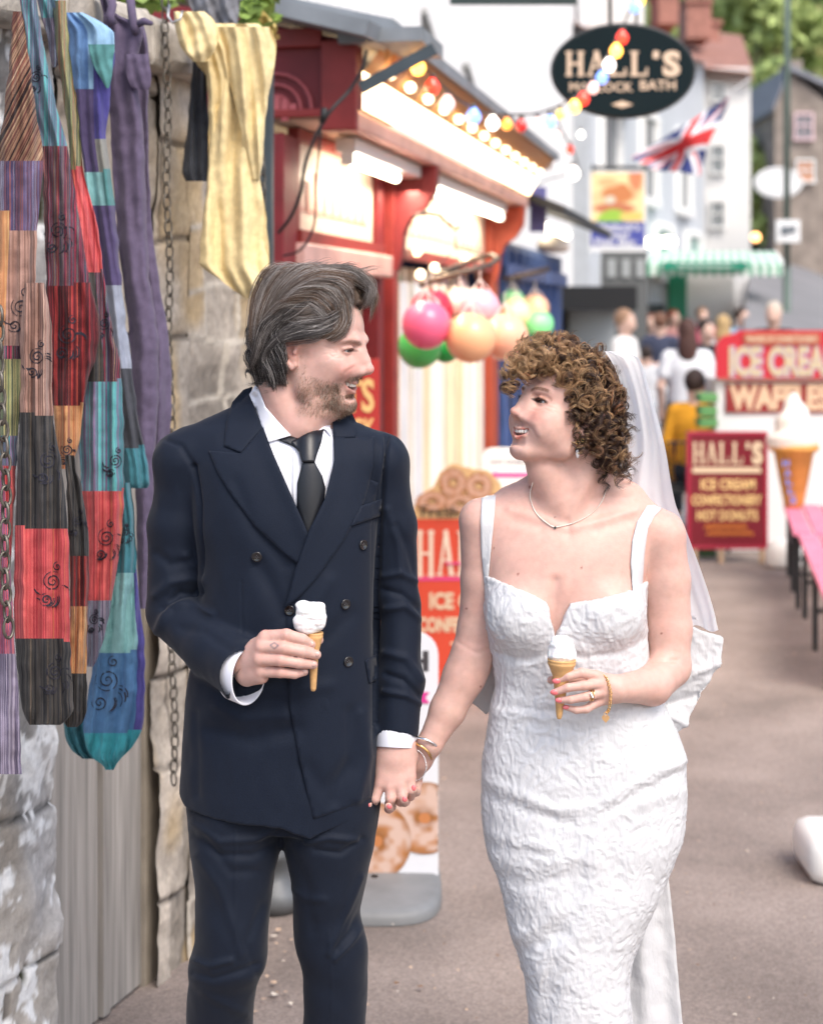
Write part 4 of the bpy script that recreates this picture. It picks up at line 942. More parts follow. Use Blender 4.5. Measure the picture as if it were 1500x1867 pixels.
    for v in vs:
        xr = smooth_interp(v, [1380, 1600, 1650, 1700, 1783, 1867, 2322], [1230, 1219, 1224, 1229, 1236, 1243, 1290]); xl = smooth_interp(v, [1380, 1867, 2322], [960, 1010, 1040])
        for t in us:
            w_ = 112+14*math.sin(t*9+v/160)+8*math.sin(t*23)+(v-1400)*.06; g.append(q(xl+(xr-xl)*t, v, w_)+np.array((0, NZ(np.array((t*20, 0, v/18.)))*2.5, 0)))
    g = np.array(g); n = len(us); i, j = np.meshgrid(np.arange(len(vs)-1), np.arange(n-1), indexing='ij'); a = (i*n+j).ravel(); Fg = np.stack([a, a+n, a+n+1, a+1], 1)
    tr = link('train', np_mesh('train', W(g), Fg), SAT, root, True); sm = tr.modifiers.new('thick', 'SOLIDIFY'); sm.thickness = .003
    # veil
    vm = tulle('veil_tulle', .84); tu = tulle('veil_tulle_fine', .6)
    for name, XL, XR, wof, m in (('veil', [(640, 1102), (662, 1116), (700, 1131), (760, 1143), (810, 1147), (860, 1134), (920, 1124), (1000, 1150), (1146, 1225)], [(640, 1112), (646, 1150), (654, 1165), (696, 1180), (752, 1196), (810, 1211), (914, 1230), (963, 1249), (1050, 1281), (1110, 1300), (1146, 1309)], 62, vm),
                                 ('veil_layer', [(650, 1110), (700, 1060), (800, 1010), (880, 960), (900, 925), (1100, 940), (1130, 960)], [(650, 1130), (700, 1150), (800, 1175), (914, 1205), (1000, 1240), (1130, 1268)], 110, tu)):
        v0, v1 = XL[0][0], XL[-1][0]; vs = np.linspace(v0, v1, 110); us = np.linspace(0, 1, 56); g = []
        for v in vs:
            a = smooth_interp(v, *zip(*XL)); b = smooth_interp(v, *zip(*XR)); s = (v-v0)/(v1-v0)
            for t in us:
                e = 1-math.exp(-s*9); w_ = wof*(.35+.65*e)+(4+5*s)*math.sin(t*9+s*2)+(1.5+2.5*s)*math.sin(t*21+s*4+1)-26*(t**3)*e
                if name == 'veil': w_ += 8*(s-.5)-(44+30*(1-t))*math.exp(-((v-640)/150)**2)
                g.append(q(a+(b-a)*t, v+(6*math.sin(t*9) if s > .97 else 0)*1, w_))
        g = np.array(g); n = len(us); i, j = np.meshgrid(np.arange(len(vs)-1), np.arange(n-1), indexing='ij'); a = (i*n+j).ravel()
        link(name, np_mesh(name, W(g), np.stack([a, a+n, a+n+1, a+1], 1)), m, root, True)
def tulle(name, a):
    m = bpy.data.materials.new(name); m.use_nodes = True; n = m.node_tree.nodes; L = m.node_tree.links; n.remove(n['Principled BSDF']); o = n['Material Output']
    d = n.new('ShaderNodeBsdfDiffuse'); t = n.new('ShaderNodeBsdfTranslucent'); x = n.new('ShaderNodeBsdfTransparent'); d.inputs[0].default_value = t.inputs[0].default_value = (.98, .98, 1, 1)
    m1 = n.new('ShaderNodeMixShader'); m1.inputs[0].default_value = .5; m2 = n.new('ShaderNodeMixShader'); m2.inputs[0].default_value = a
    L.new(d.outputs[0], m1.inputs[1]); L.new(t.outputs[0], m1.inputs[2]); L.new(x.outputs[0], m2.inputs[1]); L.new(m1.outputs[0], m2.inputs[2]); L.new(m2.outputs[0], o.inputs[0]); return m
def curl(rng, p, ax, r, L, turns, n, k=26, thick=1.0, grow=1.0):
    "a ringlet of n hairs: helix round axis ax from p"
    ax = ax/np.linalg.norm(ax); a = np.cross(ax, rng.normal(size=3)); a /= np.linalg.norm(a); b = np.cross(ax, a); s = np.linspace(0, 1, k); out = []
    ph = rng.uniform(0, 6.28); bend = rng.normal(size=3)*L*.22; sg = rng.choice((-1, 1))
    for i in range(n):
        o = rng.normal(size=3)*thick; dp = rng.normal()*.13; rr = r*(1+rng.normal()*.10); e = rng.uniform(.85, 1.1)
        th = sg*(ph+dp+s*turns*6.283*e); R = rr*np.minimum(1, .35+s*2.4)*(1+(grow-1)*s)
        c = p+o+ax*(s*L)[:, None]+bend*(s*s)[:, None]+(a*np.cos(th)[:, None]+b*np.sin(th)[:, None])*R[:, None]
        out.append(c)
    return out
def bride_hair(root, T):
    rng = np.random.default_rng(5)
    V = Vox(graded([(925, 1175, 2.6)]), graded([(-110, 130, 3)]), graded([(605, 880, 2.6)]))
    V.ell((0, -20, 40), (84, 96, 84), 4, T=T); V.ell((0, -52, -12), (80, 66, 80), 16, T=T); V.ell((0, 34, 78), (62, 52, 34), 14, T=T); V.ell(Q(1098, 790, 4), (42, 64, 66), 16); V.ell(Q(1104, 828, 4), (32, 54, 34), 10)
    V.ell((0, 96, -18), (84, 66, 96), 4, 'sub', T=T); V.ell((0, 58, -60), (120, 58, 92), 4, 'sub', T=T)
    V.chain([Q(1060, 790, -60), Q(1050, 860, -30)], [30, 40], 6, 'sub'); V.cap(Q(1040, 870, 10), Q(1010, 820, 10), 44, 44, 4, 'sub')
    V.ell(Q(1004, 652, -12), (50, 52, 30), 8); V.ell(Q(962, 672, -52), (26, 22, 20), 8)
    Hv, Fh = V.mesh(); Fh = outward(Hv, Fh); N = normals(W(Hv), Fh); N[:, 2] *= -1; Hv = Hv+N*(NZ(Hv/9)*5)[:, None]
    hm = mat('bride_hair', attr='Col', rough=.38, spec=.5)
    col = np.array((.030, .015, .010))*(1+.6*NZ(Hv/5))[:, None]
    hair = link('hair', np_mesh('hair', W(Hv), Fh, col), hm, root, True); hb = bvh_of(Hv, Fh)
    poly = [(926, 700), (924, 690), (938, 662), (952, 640), (976, 622), (1003, 615), (1050, 621), (1084, 638), (1106, 668), (1124, 712), (1135, 770), (1138, 846), (1118, 862), (1082, 860), (1068, 838), (1070, 800), (1054, 760), (1040, 722), (1024, 682), (1000, 666), (975, 668), (958, 684), (942, 696)]
    C = []; R = []; Kc = []
    def put(cs, rad, c0, hi=.1):
        for c in cs:
            s = np.linspace(0, 1, 24); t = np.linspace(0, 1, len(c)); C.append(np.stack([np.interp(s, t, c[:, j]) for j in range(3)], 1)); R.append(rad*rng.uniform(.7, 1.2))
            k = np.array(c0)*rng.uniform(.4, 1.6); Kc.append(k if rng.random() > hi else np.array((.62, .42, .22))*rng.uniform(.6, 1))
    gold = (.40, .235, .12); mid = (.18, .095, .052); dark = (.045, .022, .016); red = (.22, .09, .04)
    gc = (1036, 745)
    n = 0
    while n < 440:
        x, y = rng.uniform(915, 1155), rng.uniform(606, 872)
        if poly_sd(np.array([x]), np.array([y]), poly)[0] > (4 if y < 760 else 0): continue
        n += 1; h = shoot(hb, x, y)
        if h is None: p = Q(x, y, -8 if x > 960 else -62)
        else: w_ = h[0]; p = np.array((w_.x/K+CX, (w_.y-D0)/K, CY-(w_.z-H)/K))+np.array((0, -3, 0))
        out = np.array((x-gc[0], -60+rng.normal()*20, (y-gc[1])*.6)); out /= np.linalg.norm(out)
        ax = out*.5+np.array((0, 0, .75 if y > 690 else .25))+rng.normal(size=3)*.55
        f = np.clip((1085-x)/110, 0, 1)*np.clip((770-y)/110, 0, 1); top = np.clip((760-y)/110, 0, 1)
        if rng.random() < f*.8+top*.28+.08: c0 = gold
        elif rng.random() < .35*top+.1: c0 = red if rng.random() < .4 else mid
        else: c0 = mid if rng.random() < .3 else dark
        r = rng.uniform(6, 12)*(1.1 if y < 740 else .8); L = rng.uniform(9, 26) if y < 740 else rng.uniform(20, 40)
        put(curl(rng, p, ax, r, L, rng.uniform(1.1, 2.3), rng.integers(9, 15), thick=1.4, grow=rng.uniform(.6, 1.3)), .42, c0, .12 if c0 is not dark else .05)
    for i in range(34):   # golden fringe over the forehead
        x = rng.uniform(930, 1015); y = 662+abs(x-985)*.16+rng.uniform(-14, 8); p = T.o*0+Q(x, y, -64+(x-930)*.1)
        ax = np.array((-.5, -.5, .9))+rng.normal(size=3)*.4
        put(curl(rng, p, ax, rng.uniform(4, 7), rng.uniform(12, 24), rng.uniform(1.1, 1.9), 6, thick=.9, grow=.9), .38, gold, .1)
    for i in range(46):   # rings lying on the side of the head
        a = rng.uniform(0, 1); x = 1000+a*110+rng.normal()*14; y = 668+a*55+rng.normal()*22; h = shoot(hb, x, y)
        if h is None: continue
        w_ = h[0]; p = np.array((w_.x/K+CX, (w_.y-D0)/K-9, CY-(w_.z-H)/K)); put(curl(rng, p, np.array((rng.normal()*.5, -.9, .3)), rng.uniform(8, 15), rng.uniform(5, 12), rng.uniform(.9, 1.5), 7, thick=.9, grow=rng.uniform(.6, 1)), .42, gold, .2)
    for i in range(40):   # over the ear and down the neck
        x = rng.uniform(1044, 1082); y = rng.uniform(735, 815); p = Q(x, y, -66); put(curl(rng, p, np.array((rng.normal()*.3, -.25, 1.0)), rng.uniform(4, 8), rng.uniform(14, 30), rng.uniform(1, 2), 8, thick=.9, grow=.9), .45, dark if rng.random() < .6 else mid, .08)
    for i in range(110):  # flyaways
        a = rng.uniform(0, 1); bd = np.array(poly[:17]); j = rng.integers(0, 15); b = bd[j]+(bd[j+1]-bd[j])*a; o = b-np.array((1040, 750)); o = o/np.linalg.norm(o)
        put(curl(rng, Q(b[0], b[1], rng.uniform(-50, 20)), np.array((o[0], rng.normal()*.4, o[1])), rng.uniform(3, 7), rng.uniform(10, 22), rng.uniform(.6, 1.4), 1, grow=1.2), .26, mid if rng.random() < .6 else gold, .2)
    strands('curls', np.array(C), R, Kc, hm, hair)
def jewellery(root, T, bv):
    GOLD = mat('gold', (.85, .55, .22), .2, 1); SIL = mat('silver', (.8, .8, .82), .16, 1); PE = mat('pearl', (.82, .80, .80), .18, coat=.8); q = Q
    pts = [(972, 880), (967, 905), (975, 933), (993, 951), (1012, 961), (1039, 956), (1070, 942), (1095, 917), (1106, 888)]
    t = np.linspace(0, 1, 120); xs = smooth_interp(t, np.linspace(0, 1, 9), [p[0] for p in pts]); ys = smooth_interp(t, np.linspace(0, 1, 9), [p[1] for p in pts]); mb = MB(); g = []
    for x, y in zip(xs, ys):
        h = shoot(bv, x, y)
        if h: g.append(h[0]+h[1]*.0016)
    for i, p in enumerate(g): mb.ball(p, [.00145 if i % 2 else .0011]*3, 6, 4)
    nk = mb.build('necklace', mat('seed_pearl', (.80, .74, .66), .25, .3), root, True)
    h = shoot(bv, 1012, 962)
    if h: mb = MB(); mb.ball(h[0]+h[1]*.003, [.0024]*3, 10, 6); mb.build('pendant', mat('dark_stone', (.05, .07, .07), .1), nk, True)
    for (x, y, r) in ((1052.5, 810, .0), (1062, 806, .0)):
        e = MB(); c = W(q(x, y, -66)); e.torus(c+np.array((0, 0, .003)), .0028, .0009, 14, 6, (.3, 1, 0)); ea = e.build('earring', GOLD, root, True)
        e = MB(); e.ball(c+np.array((0, -.002, -.016 if x < 1060 else -.010)), (.0037, .0037, .0088) if x < 1060 else (.0036, .0036, .0040), 12, 8); e.build('pearl_drop', PE, ea, True)
    # ring stack, chain bracelet with heart locket
    e = MB()
    for dx in (0, 4.2): e.torus(W(q(1076+dx, 1267.5+dx*.0, -160)), .0092, .0013, 18, 6, (1, .1, -.15))
    rg = e.build('ring', GOLD, root, True); e = MB()
    for i in range(3): e.ball(W(q(1077+i*1.5, 1265+i*3, -170)), [.0021]*3, 8, 5)
    e.build('ring_stone', mat('diamond', (.9, .9, .92), .05, .2), rg, True)
    e = MB(); br = [(1095, 1229, -146), (1104, 1236, -152), (1110, 1250, -156), (1113, 1266, -158), (1112, 1282, -156), (1109, 1295, -150), (1106, 1300, -146)]
    t = np.linspace(0, 1, 26); s = np.linspace(0, 1, len(br)); c = np.stack([smooth_interp(t, s, [b[j] for b in br]) for j in range(3)], 1)
    for i, b in enumerate(c): e.torus(W(q(*b)), .0026, .0009, 10, 5, ((1, .6, .2) if i % 2 else (.3, 1, .4)), .7)
    bl = e.build('bracelet', GOLD, root, True); e = MB(); hp = []
    for i in range(30):
        a = 2*math.pi*i/30; hp.append((.0066*math.sin(a)**3, .0062*(13*math.cos(a)-5*math.cos(2*a)-2*math.cos(3*a)-math.cos(4*a))/13))
    o = W(q(1104, 1311, -152)); e.prism(hp[::-1], o, (1, 0, 0), (0, 0, 1), .003); e.torus(o+np.array((0, 0, .009)), .003, .0008, 10, 5, (0, 1, 0)); e.build('heart_locket', mat('satin_gold', (.85, .52, .25), .38, .8), bl, False, .0012)
    for nm, m, ps, r in (('bangle', SIL, [(760, 1345, -26), (776, 1349, -34), (790, 1356, -32), (802, 1369, -12)], .0024), ('bangle', GOLD, [(757, 1356, -22), (768, 1361, -32), (780, 1371, -32), (788, 1386, -12)], .0024)):
        t = np.linspace(0, 1, 14); c = np.stack([smooth_interp(t, np.linspace(0, 1, 4), [b[j] for b in ps]) for j in range(3)], 1)
        ctr = np.mean([q(*ps[0]), q(*ps[-1])], 0)+np.array((0, 6, 0)); bk = [ctr+(ctr-q(*b))*.9 for b in c[::-1]]; e = MB(); e.tube([W(q(*b)) for b in c]+[W(b) for b in bk[::-1]][::-1], r, 8); e.build(nm, m, root, True)
    e = MB(); ps = [(752, 1366, -20), (764, 1370, -28), (774, 1383, -30), (777, 1398, -26), (773, 1412, -18), (765, 1421, -10), (757, 1424, -6)]
    t = np.linspace(0, 1, 34)
    for a in t: e.ball(W(q(*[smooth_interp(a, np.linspace(0, 1, 7), [b[j] for b in ps]) for j in range(3)])), [.0015]*3, 6, 4)
    e.build('silver_chain', SIL, root, True)
def cone_thing(label, cx, rim_y, w_, rad, tip, cream, hand):
    q = Q; root = empty('ice_cream_cone', W(q(tip[0], tip[1], w_)), label, 'ice cream', 'ice cream cones the couple hold')
    m = mat('wafer', (.62, .36, .15), .6, var=.12, vscale=120, bump=.3, bscale=300, bdist=.0006); wh = mat('soft_ice', (.82, .81, .80), .42, sss=.15)
    a = Vector(W(q(tip[0], tip[1], w_))); b = Vector(W(q(cx, rim_y, w_))); L = (b-a).length; r = rad*K
    pr = [(0, 0), (.0035, .001), (.0052, .006), (r*.52, L*.60), (r*.62, L*.66), (r*.64, L*.68), (r*.60, L*.70), (r*.66, L*.74), (r*.92, L*.88), (r*1.0, L*.91), (r*1.03, L*.94), (r*.98, L*.955), (r*1.04, L*.975), (r*1.04, L), (r*.9, L)]
    mb = MB(); mb.lathe(a, pr, 32, b-a); mb.build('wafer_cone', m, root, True)
    o_ = q(cx, rim_y, w_); V = Vox(graded([(o_[0]-48, o_[0]+48, 1.5)]), graded([(w_-48, w_+48, 1.5)]), graded([(o_[2]-85, o_[2]+14, 1.5)]))
    for c, rr, k in cream: V.ell(q(c[0], c[1], w_+c[2]), rr, k)
    Iv, Fi = V.mesh(); Fi = outward(Iv, Fi); n = 1.2*NZ(Iv/np.array((16, 16, 5)))+.8*(1-abs(NZ(Iv/9))*2.2); N = normals(W(Iv), Fi); N[:, 2] *= -1; Iv = Iv+N*n[:, None]
    link('soft_serve', np_mesh('soft_serve', W(Iv), Fi), wh, root, True)
if 'groom' in ONLY:
    cone_thing('eaten soft white ice cream in a wafer cone held against the navy suit', 573, 1153, -160, 15, (571, 1261), [((563, 1138, 0), (26, 22, 18), 4), ((566, 1116, 0), (25, 21, 18), 5), ((580, 1128, -8), (14, 14, 20), 4), ((552, 1104, 2), (13, 12, 8), 4), ((578, 1106, 0), (14, 13, 8), 4), ((552, 1134, -4), (17, 16, 16), 2)], 0)
if 'bride' in ONLY:
    bride = empty('person', W(np.array((1050, 10, CY+H/K))), 'woman with curly highlighted brown hair in a white crinkled wedding dress and veil', 'person')
    TB, bvv, bff = bride_body(bride); BB = bvh_of(bvv, bff); dress(bride, TB, BB); bride_hair(bride, TB); jewellery(bride, TB, BB)
    cone_thing('round scoop of white ice cream in a wafer cone held before the white dress', 1024, 1202, -150, 24, (1019, 1312), [((1024, 1194, 0), (25, 22, 15), 5), ((1024, 1180, 0), (22, 20, 17), 8), ((1023, 1168, 0), (15, 14, 9), 8)], 0)
# ------------------------------------------------------------------ stone wall, gate, hanging clothes
def stripes(name, cols, scale=.12, skew=0, rough=.85, fade=.15):
    "woven stripes of uneven width running down the cloth (uses the garment's own uv)"
    if name in MATS: return MATS[name]
    m = mat(name, (.3, .3, .3), rough, bump=.35, bscale=260, bdist=.001, sheen=.1, spec=.2); n = m.node_tree.nodes; L = m.node_tree.links; b = n['Principled BSDF']
    uv = n.new('ShaderNodeUVMap'); sx = n.new('ShaderNodeSeparateXYZ'); L.new(uv.outputs[0], sx.inputs[0])
    ad = n.new('ShaderNodeMath'); ad.operation = 'MULTIPLY_ADD'; ad.inputs[1].default_value = skew; L.new(sx.outputs[1], ad.inputs[0]); L.new(sx.outputs[0], ad.inputs[2])
    no = n.new('ShaderNodeTexNoise'); no.noise_dimensions = '1D'; no.inputs['Scale'].default_value = scale*15; no.inputs['Detail'].default_value = 2.5; no.inputs['Roughness'].default_value = .8; L.new(ad.outputs[0], no.inputs['W'])
    cr = n.new('ShaderNodeValToRGB'); cr.color_ramp.interpolation = 'CONSTANT'; k = len(cols); r = random.Random(name)
    seq = [tuple(1.08*(v*.84+.16*sum(hexc(c))/3) for v in hexc(c)) for c in cols]; ps = [.30+.40*i/(2*k) for i in range(2*k)]
    el = cr.color_ramp.elements
    order = list(range(k))*2; r.shuffle(order)
    for i in range(2*k):
        e = el[i] if i < 2 else el.new(ps[i]); e.position = ps[i] if i else 0; e.color = (*seq[order[i]], 1)
    L.new(no.outputs[0], cr.inputs[0])
    tc = n.new('ShaderNodeTexCoord'); n2 = n.new('ShaderNodeTexNoise'); n2.inputs['Scale'].default_value = 28; n2.inputs['Detail'].default_value = 6; L.new(tc.outputs['Object'], n2.inputs['Vector'])
    mr = n.new('ShaderNodeMapRange'); mr.inputs[1].default_value = .25; mr.inputs[2].default_value = .75; mr.inputs[3].default_value = 1-fade*2; mr.inputs[4].default_value = 1+fade; L.new(n2.outputs[0], mr.inputs[0])
    mx = n.new('ShaderNodeMix'); mx.data_type = 'RGBA'; mx.blend_type = 'MULTIPLY'; mx.inputs[0].default_value = 1; L.new(cr.outputs[0], mx.inputs[6]); L.new(mr.outputs[0], mx.inputs[7]); L.new(mx.outputs[2], b.inputs['Base Color'])
    return m
def plain(name, c): return mat(name, c, .88, var=.12, vscale=60, bump=.4, bscale=240, bdist=.001, detail=7, spec=.2, sheen=.1)
INK = mat('printed_ink', (.022, .022, .035), .9)
def spiral(cx, cy, r, turns=2.6, n=40, a0=0):
    return [(cx+r*(i/n)*math.cos(a0+i/n*turns*6.283), cy+r*(i/n)*math.sin(a0+i/n*turns*6.283)) for i in range(n+1)]
def motif(cx, cy, r, seed=0):
    "printed swirl with leafy strokes"
    rr = random.Random(seed); out = [spiral(cx, cy, r*.55, 2.4, a0=rr.uniform(0, 6)), spiral(cx-r*.35, cy+r*1.0, r*.35, 1.9, a0=rr.uniform(0, 6))]
    out.append(spiral(cx+r*.25, cy-r*.8, r*.25, 1.6, a0=1))
    for i in range(8):
        a = rr.uniform(-.8, 2.8); x0, y0 = cx+r*.5*math.cos(a), cy+r*.6*math.sin(a)+r*.3
        out.append([(x0+r*.16*j*math.cos(a+j*.25), y0+r*.16*j*math.sin(a+j*.25)) for j in range(5)])
    return out
def garment(name, label, rows, d, patches, thick=.028, amp=.012, freq=.16, seed=0, tilt=0, prints=(), group='patchwork clothes hanging on the wall', parent=None, cat='garment', smooth=True, gather=0):
    r = np.random.default_rng(seed); ph = r.uniform(0, 6, 6); ys = [a[0] for a in rows]; dd = d if isinstance(d, (tuple, list)) else (d, d)
    n = max(20, int((ys[-1]-ys[0])/6)); vs = np.linspace(ys[0], ys[-1], n); m = 56; V = []; UVs = []; rel = []
    for y in vs:
        a = float(smooth_interp(y, ys, [q[1] for q in rows])); b = float(smooth_interp(y, ys, [q[2] for q in rows])); h = (b-a)/2; s = (y-ys[0])/(ys[-1]-ys[0]); dep = dd[0]+(dd[1]-dd[0])*s; k = F/dep
        for j in range(m):
            t = 2*math.pi*j/m; c = -math.cos(t); f = math.sin(t) > 0; x = (a+b)/2+h*c; sn = math.sin(t); tk = thick*min(1, h/22)
            w = tk*sn
            if f:
                g = h*c*freq; env = sn**.5
                w += env*(amp*math.sin(g*1.0+ph[0]+s*3.4+.6*math.sin(s*7+ph[1]))+amp*.55*math.sin(g*2.3+ph[2]-s*3)+amp*.12*math.sin(s*23+ph[3]+g*.8))+.0035*NZ(np.array((x/11., y/34., seed*1.3)))+.008*NZ(np.array((x/22., y/85., seed*2.3)))+.0022*NZ(np.array((x/16., y/12., seed*3.3)))
            xx = x+2.2*NZ(np.array((y/22., seed*3.1, c*1.3)))*abs(c)
            V.append(P(xx, y, dep-w)); UVs.append((x*4/F*dep*1.0-c*h*.0, y/100)); rel.append((x, y, c))
    faces = []; mi = []; mats = []
    for i in range(n-1):
        for j in range(m):
            j2 = (j+1) % m; faces.append((i*m+j, (i+1)*m+j, (i+1)*m+j2, i*m+j2)); x, y, c = rel[i*m+j]; y2 = y+tilt*c; k = 0
            for q, (y0, y1, x0, x1, mm) in enumerate(patches):
                if y0 <= y2 < y1 and x0 <= c <= x1: k = q
            mi.append(k)
    mats = [p[4] for p in patches]; me = bpy.data.meshes.new(name)
    ribs = []
    if prints:
        bv = BVHTree.FromPolygons([tuple(v) for v in V], faces)
        for line, wd in prints:
            pts = []
            for (x, y) in line:
                h = shoot(bv, x, y, 0)
                if h: pts.append((h[0]+(CAMP-h[0]).normalized()*.0012, h[1]))
            base = len(V); L = len(pts)
            if L < 3: continue
            for i, (p, nn) in enumerate(pts):
                t = (pts[min(i+1, L-1)][0]-pts[max(i-1, 0)][0])
                sdv = t.cross((CAMP-p).normalized()); sdv = sdv.normalized()*wd/F*dd[0]*math.sin(.35+2.4*i/L) if sdv.length > 1e-9 else Vector((0, 0, 0))
                V += [p-sdv, p+sdv]; UVs += [(0, 0), (0, 0)]
            for i in range(L-1): faces.append((base+2*i, base+2*i+1, base+2*i+3, base+2*i+2)); mi.append(len(mats))
        mats = mats+[INK]
    me.from_pydata([tuple(v) for v in V], [], faces); me.update(); me.polygons.foreach_set('material_index', mi)
    uv = me.uv_layers.new(name='UVMap'); li = np.zeros(len(me.loops), dtype=np.int32); me.loops.foreach_get('vertex_index', li); uv.data.foreach_set('uv', np.array(UVs, dtype=np.float32)[li].ravel())
    o = link(name, me, mats, parent, smooth)
    if parent is None: tag(o, label, cat, group)
    return o, V, faces
A_ = np.array((-1.0, 3.45)); B_ = np.array((-.486, 5.06)); WL = float(np.linalg.norm(B_-A_)); TD = (B_-A_)/WL; ND = np.array((TD[1], -TD[0]))
def WP(s, out, z): p = A_+TD*s+ND*out; return (p[0], p[1], z)
def s_px(px):   # wall position seen at pixel column px
    k = (px-CX)/F; return float((k*A_[1]-A_[0])/(TD[0]-k*TD[1]))
def stone_sheet(name, s0, s1, z0, z1, seed, courses, back=.25, label=None, cat=None, lichen=0, ribbon=False, parent=None, rough=.012):
    r = np.random.default_rng(seed); h = .009; ss = np.arange(s0, s1+h/2, h); zs = np.arange(z0, z1+h/2, h); S, Zg = np.meshgrid(ss, zs, indexing='ij')
    cz = [z0]; 
    while cz[-1] < z1: cz.append(cz[-1]+r.uniform(*courses))
    S2 = S+.02*NZ(np.stack([S*5, Zg*5, S*0+seed], -1)); Z2 = Zg+.022*NZ(np.stack([S*4, Zg*6, S*0+seed+4], -1)); dist = np.full(S.shape, 9.0); bid = np.zeros(S.shape)
    for i in range(len(cz)-1):
        m = (Z2 >= cz[i]) & (Z2 < cz[i+1]) if i else (Z2 < cz[1]); e = [s0-r.uniform(.05, .4)]
        while e[-1] < s1+.1: e.append(e[-1]+r.uniform(.22, .55)*(.8 if ribbon else 1))
        e = np.array(e); j = np.clip(np.searchsorted(e, S2)-1, 0, len(e)-2); dm = np.minimum(np.minimum(S2-e[j], e[j+1]-S2), np.minimum(Z2-cz[i], cz[i+1]-Z2)); dist[m] = dm[m]; bid[m] = (i*17+j*5)[m]
    wj = .012 if not ribbon else .014; edge = np.clip(dist/wj, 0, 1); rs = np.random.default_rng(seed+1).uniform(-1, 1, 997); tone = rs[(bid.astype(int)*7) % 997]
    n1 = NZ(np.stack([S*9, Zg*9, S*0+1], -1)); n2 = NZ(np.stack([S*30, Zg*30, S*0+2], -1)); n3 = NZ(np.stack([S*75, Zg*75, S*0+3], -1)); n4 = NZ(np.stack([S*3, Zg*3.3, S*0+6], -1))
    o = tone*rough+n1*rough*1.2+n2*.004+n3*.002+(np.sqrt(edge)-1)*(.014 if not ribbon else -.004)
    c = np.array((.43, .375, .315))*(1+.16*tone+.16*n1+.12*n2+.14*n3)[..., None]; c = c*(1-.35*np.clip(n4*1.6-.2, 0, 1))[..., None]
    yl = np.clip(NZ(np.stack([S*6, Zg*5, S*0+9], -1))*2-.35, 0, 1)[..., None]; c = c*(1-yl*.5)+np.array((.46, .30, .10))*yl*.5
    dk = np.clip(NZ(np.stack([S*7, Zg*2.2, S*0+12], -1))*2-.5, 0, 1)[..., None]; c = c*(1-.55*dk)+np.array((.055, .05, .045))*.55*dk
    jc = np.array((.06, .05, .042)) if not ribbon else np.array((.50, .45, .38)); c = c*edge[..., None]+jc*(1-edge)[..., None]
    if lichen:
        c = c*.35+c.mean(-1, keepdims=True)*np.array((.74, .75, .77)); w = NZ(np.stack([S*22, Zg*17, S*0+20], -1))+.55*NZ(np.stack([S*60, Zg*60, S*0+22], -1))+.5*NZ(np.stack([S*4, Zg*4, S*0+26], -1)); w = np.clip((w-.10)*5, 0, 1)[..., None]*lichen; c = c*(1-w)+np.array((.78, .78, .77))*w; o = o+w[..., 0]*.0015
        ms = np.clip((NZ(np.stack([S*14, Zg*11, S*0+31], -1))-.72)*7, 0, 1)[..., None]; c = c*(1-ms)+np.array((.035, .035, .012))*ms; o -= ms[..., 0]*.012
    P3 = A_[None, None]+TD[None, None]*S[..., None]+ND[None, None]*o[..., None]; V = np.concatenate([P3, Zg[..., None]], -1).reshape(-1, 3); a, b = S.shape
    i, j = np.meshgrid(np.arange(a-1), np.arange(b-1), indexing='ij'); q = (i*b+j).ravel(); Fa = np.stack([q, q+b, q+b+1, q+1], 1); me = np_mesh(name, V, Fa, np.clip(c, 0, 1).reshape(-1, 3))
    o = link(name, me, mat('old_stone', attr='Col', rough=.92, bump=.6, bscale=130, bdist=.003, var=.12, vscale=60, spec=.2), parent, True)
    mb = MB(); pts = [WP(s0, -.03, 0)[:2], WP(s1, -.03, 0)[:2], WP(s1, -back, 0)[:2], WP(s0, -back, 0)[:2]]
    mb.add([(x, y, z) for z in (z0, z1) for x, y in pts], [(0, 1, 2, 3), (7, 6, 5, 4), (0, 4, 5, 1), (1, 5, 6, 2), (2, 6, 7, 3), (3, 7, 4, 0)]); mb.build('wall_core', mat('rubble_core', (.30, .26, .21), .95, var=.2), o if parent is None else parent)
    if label: tag(o, label, cat)
    return o
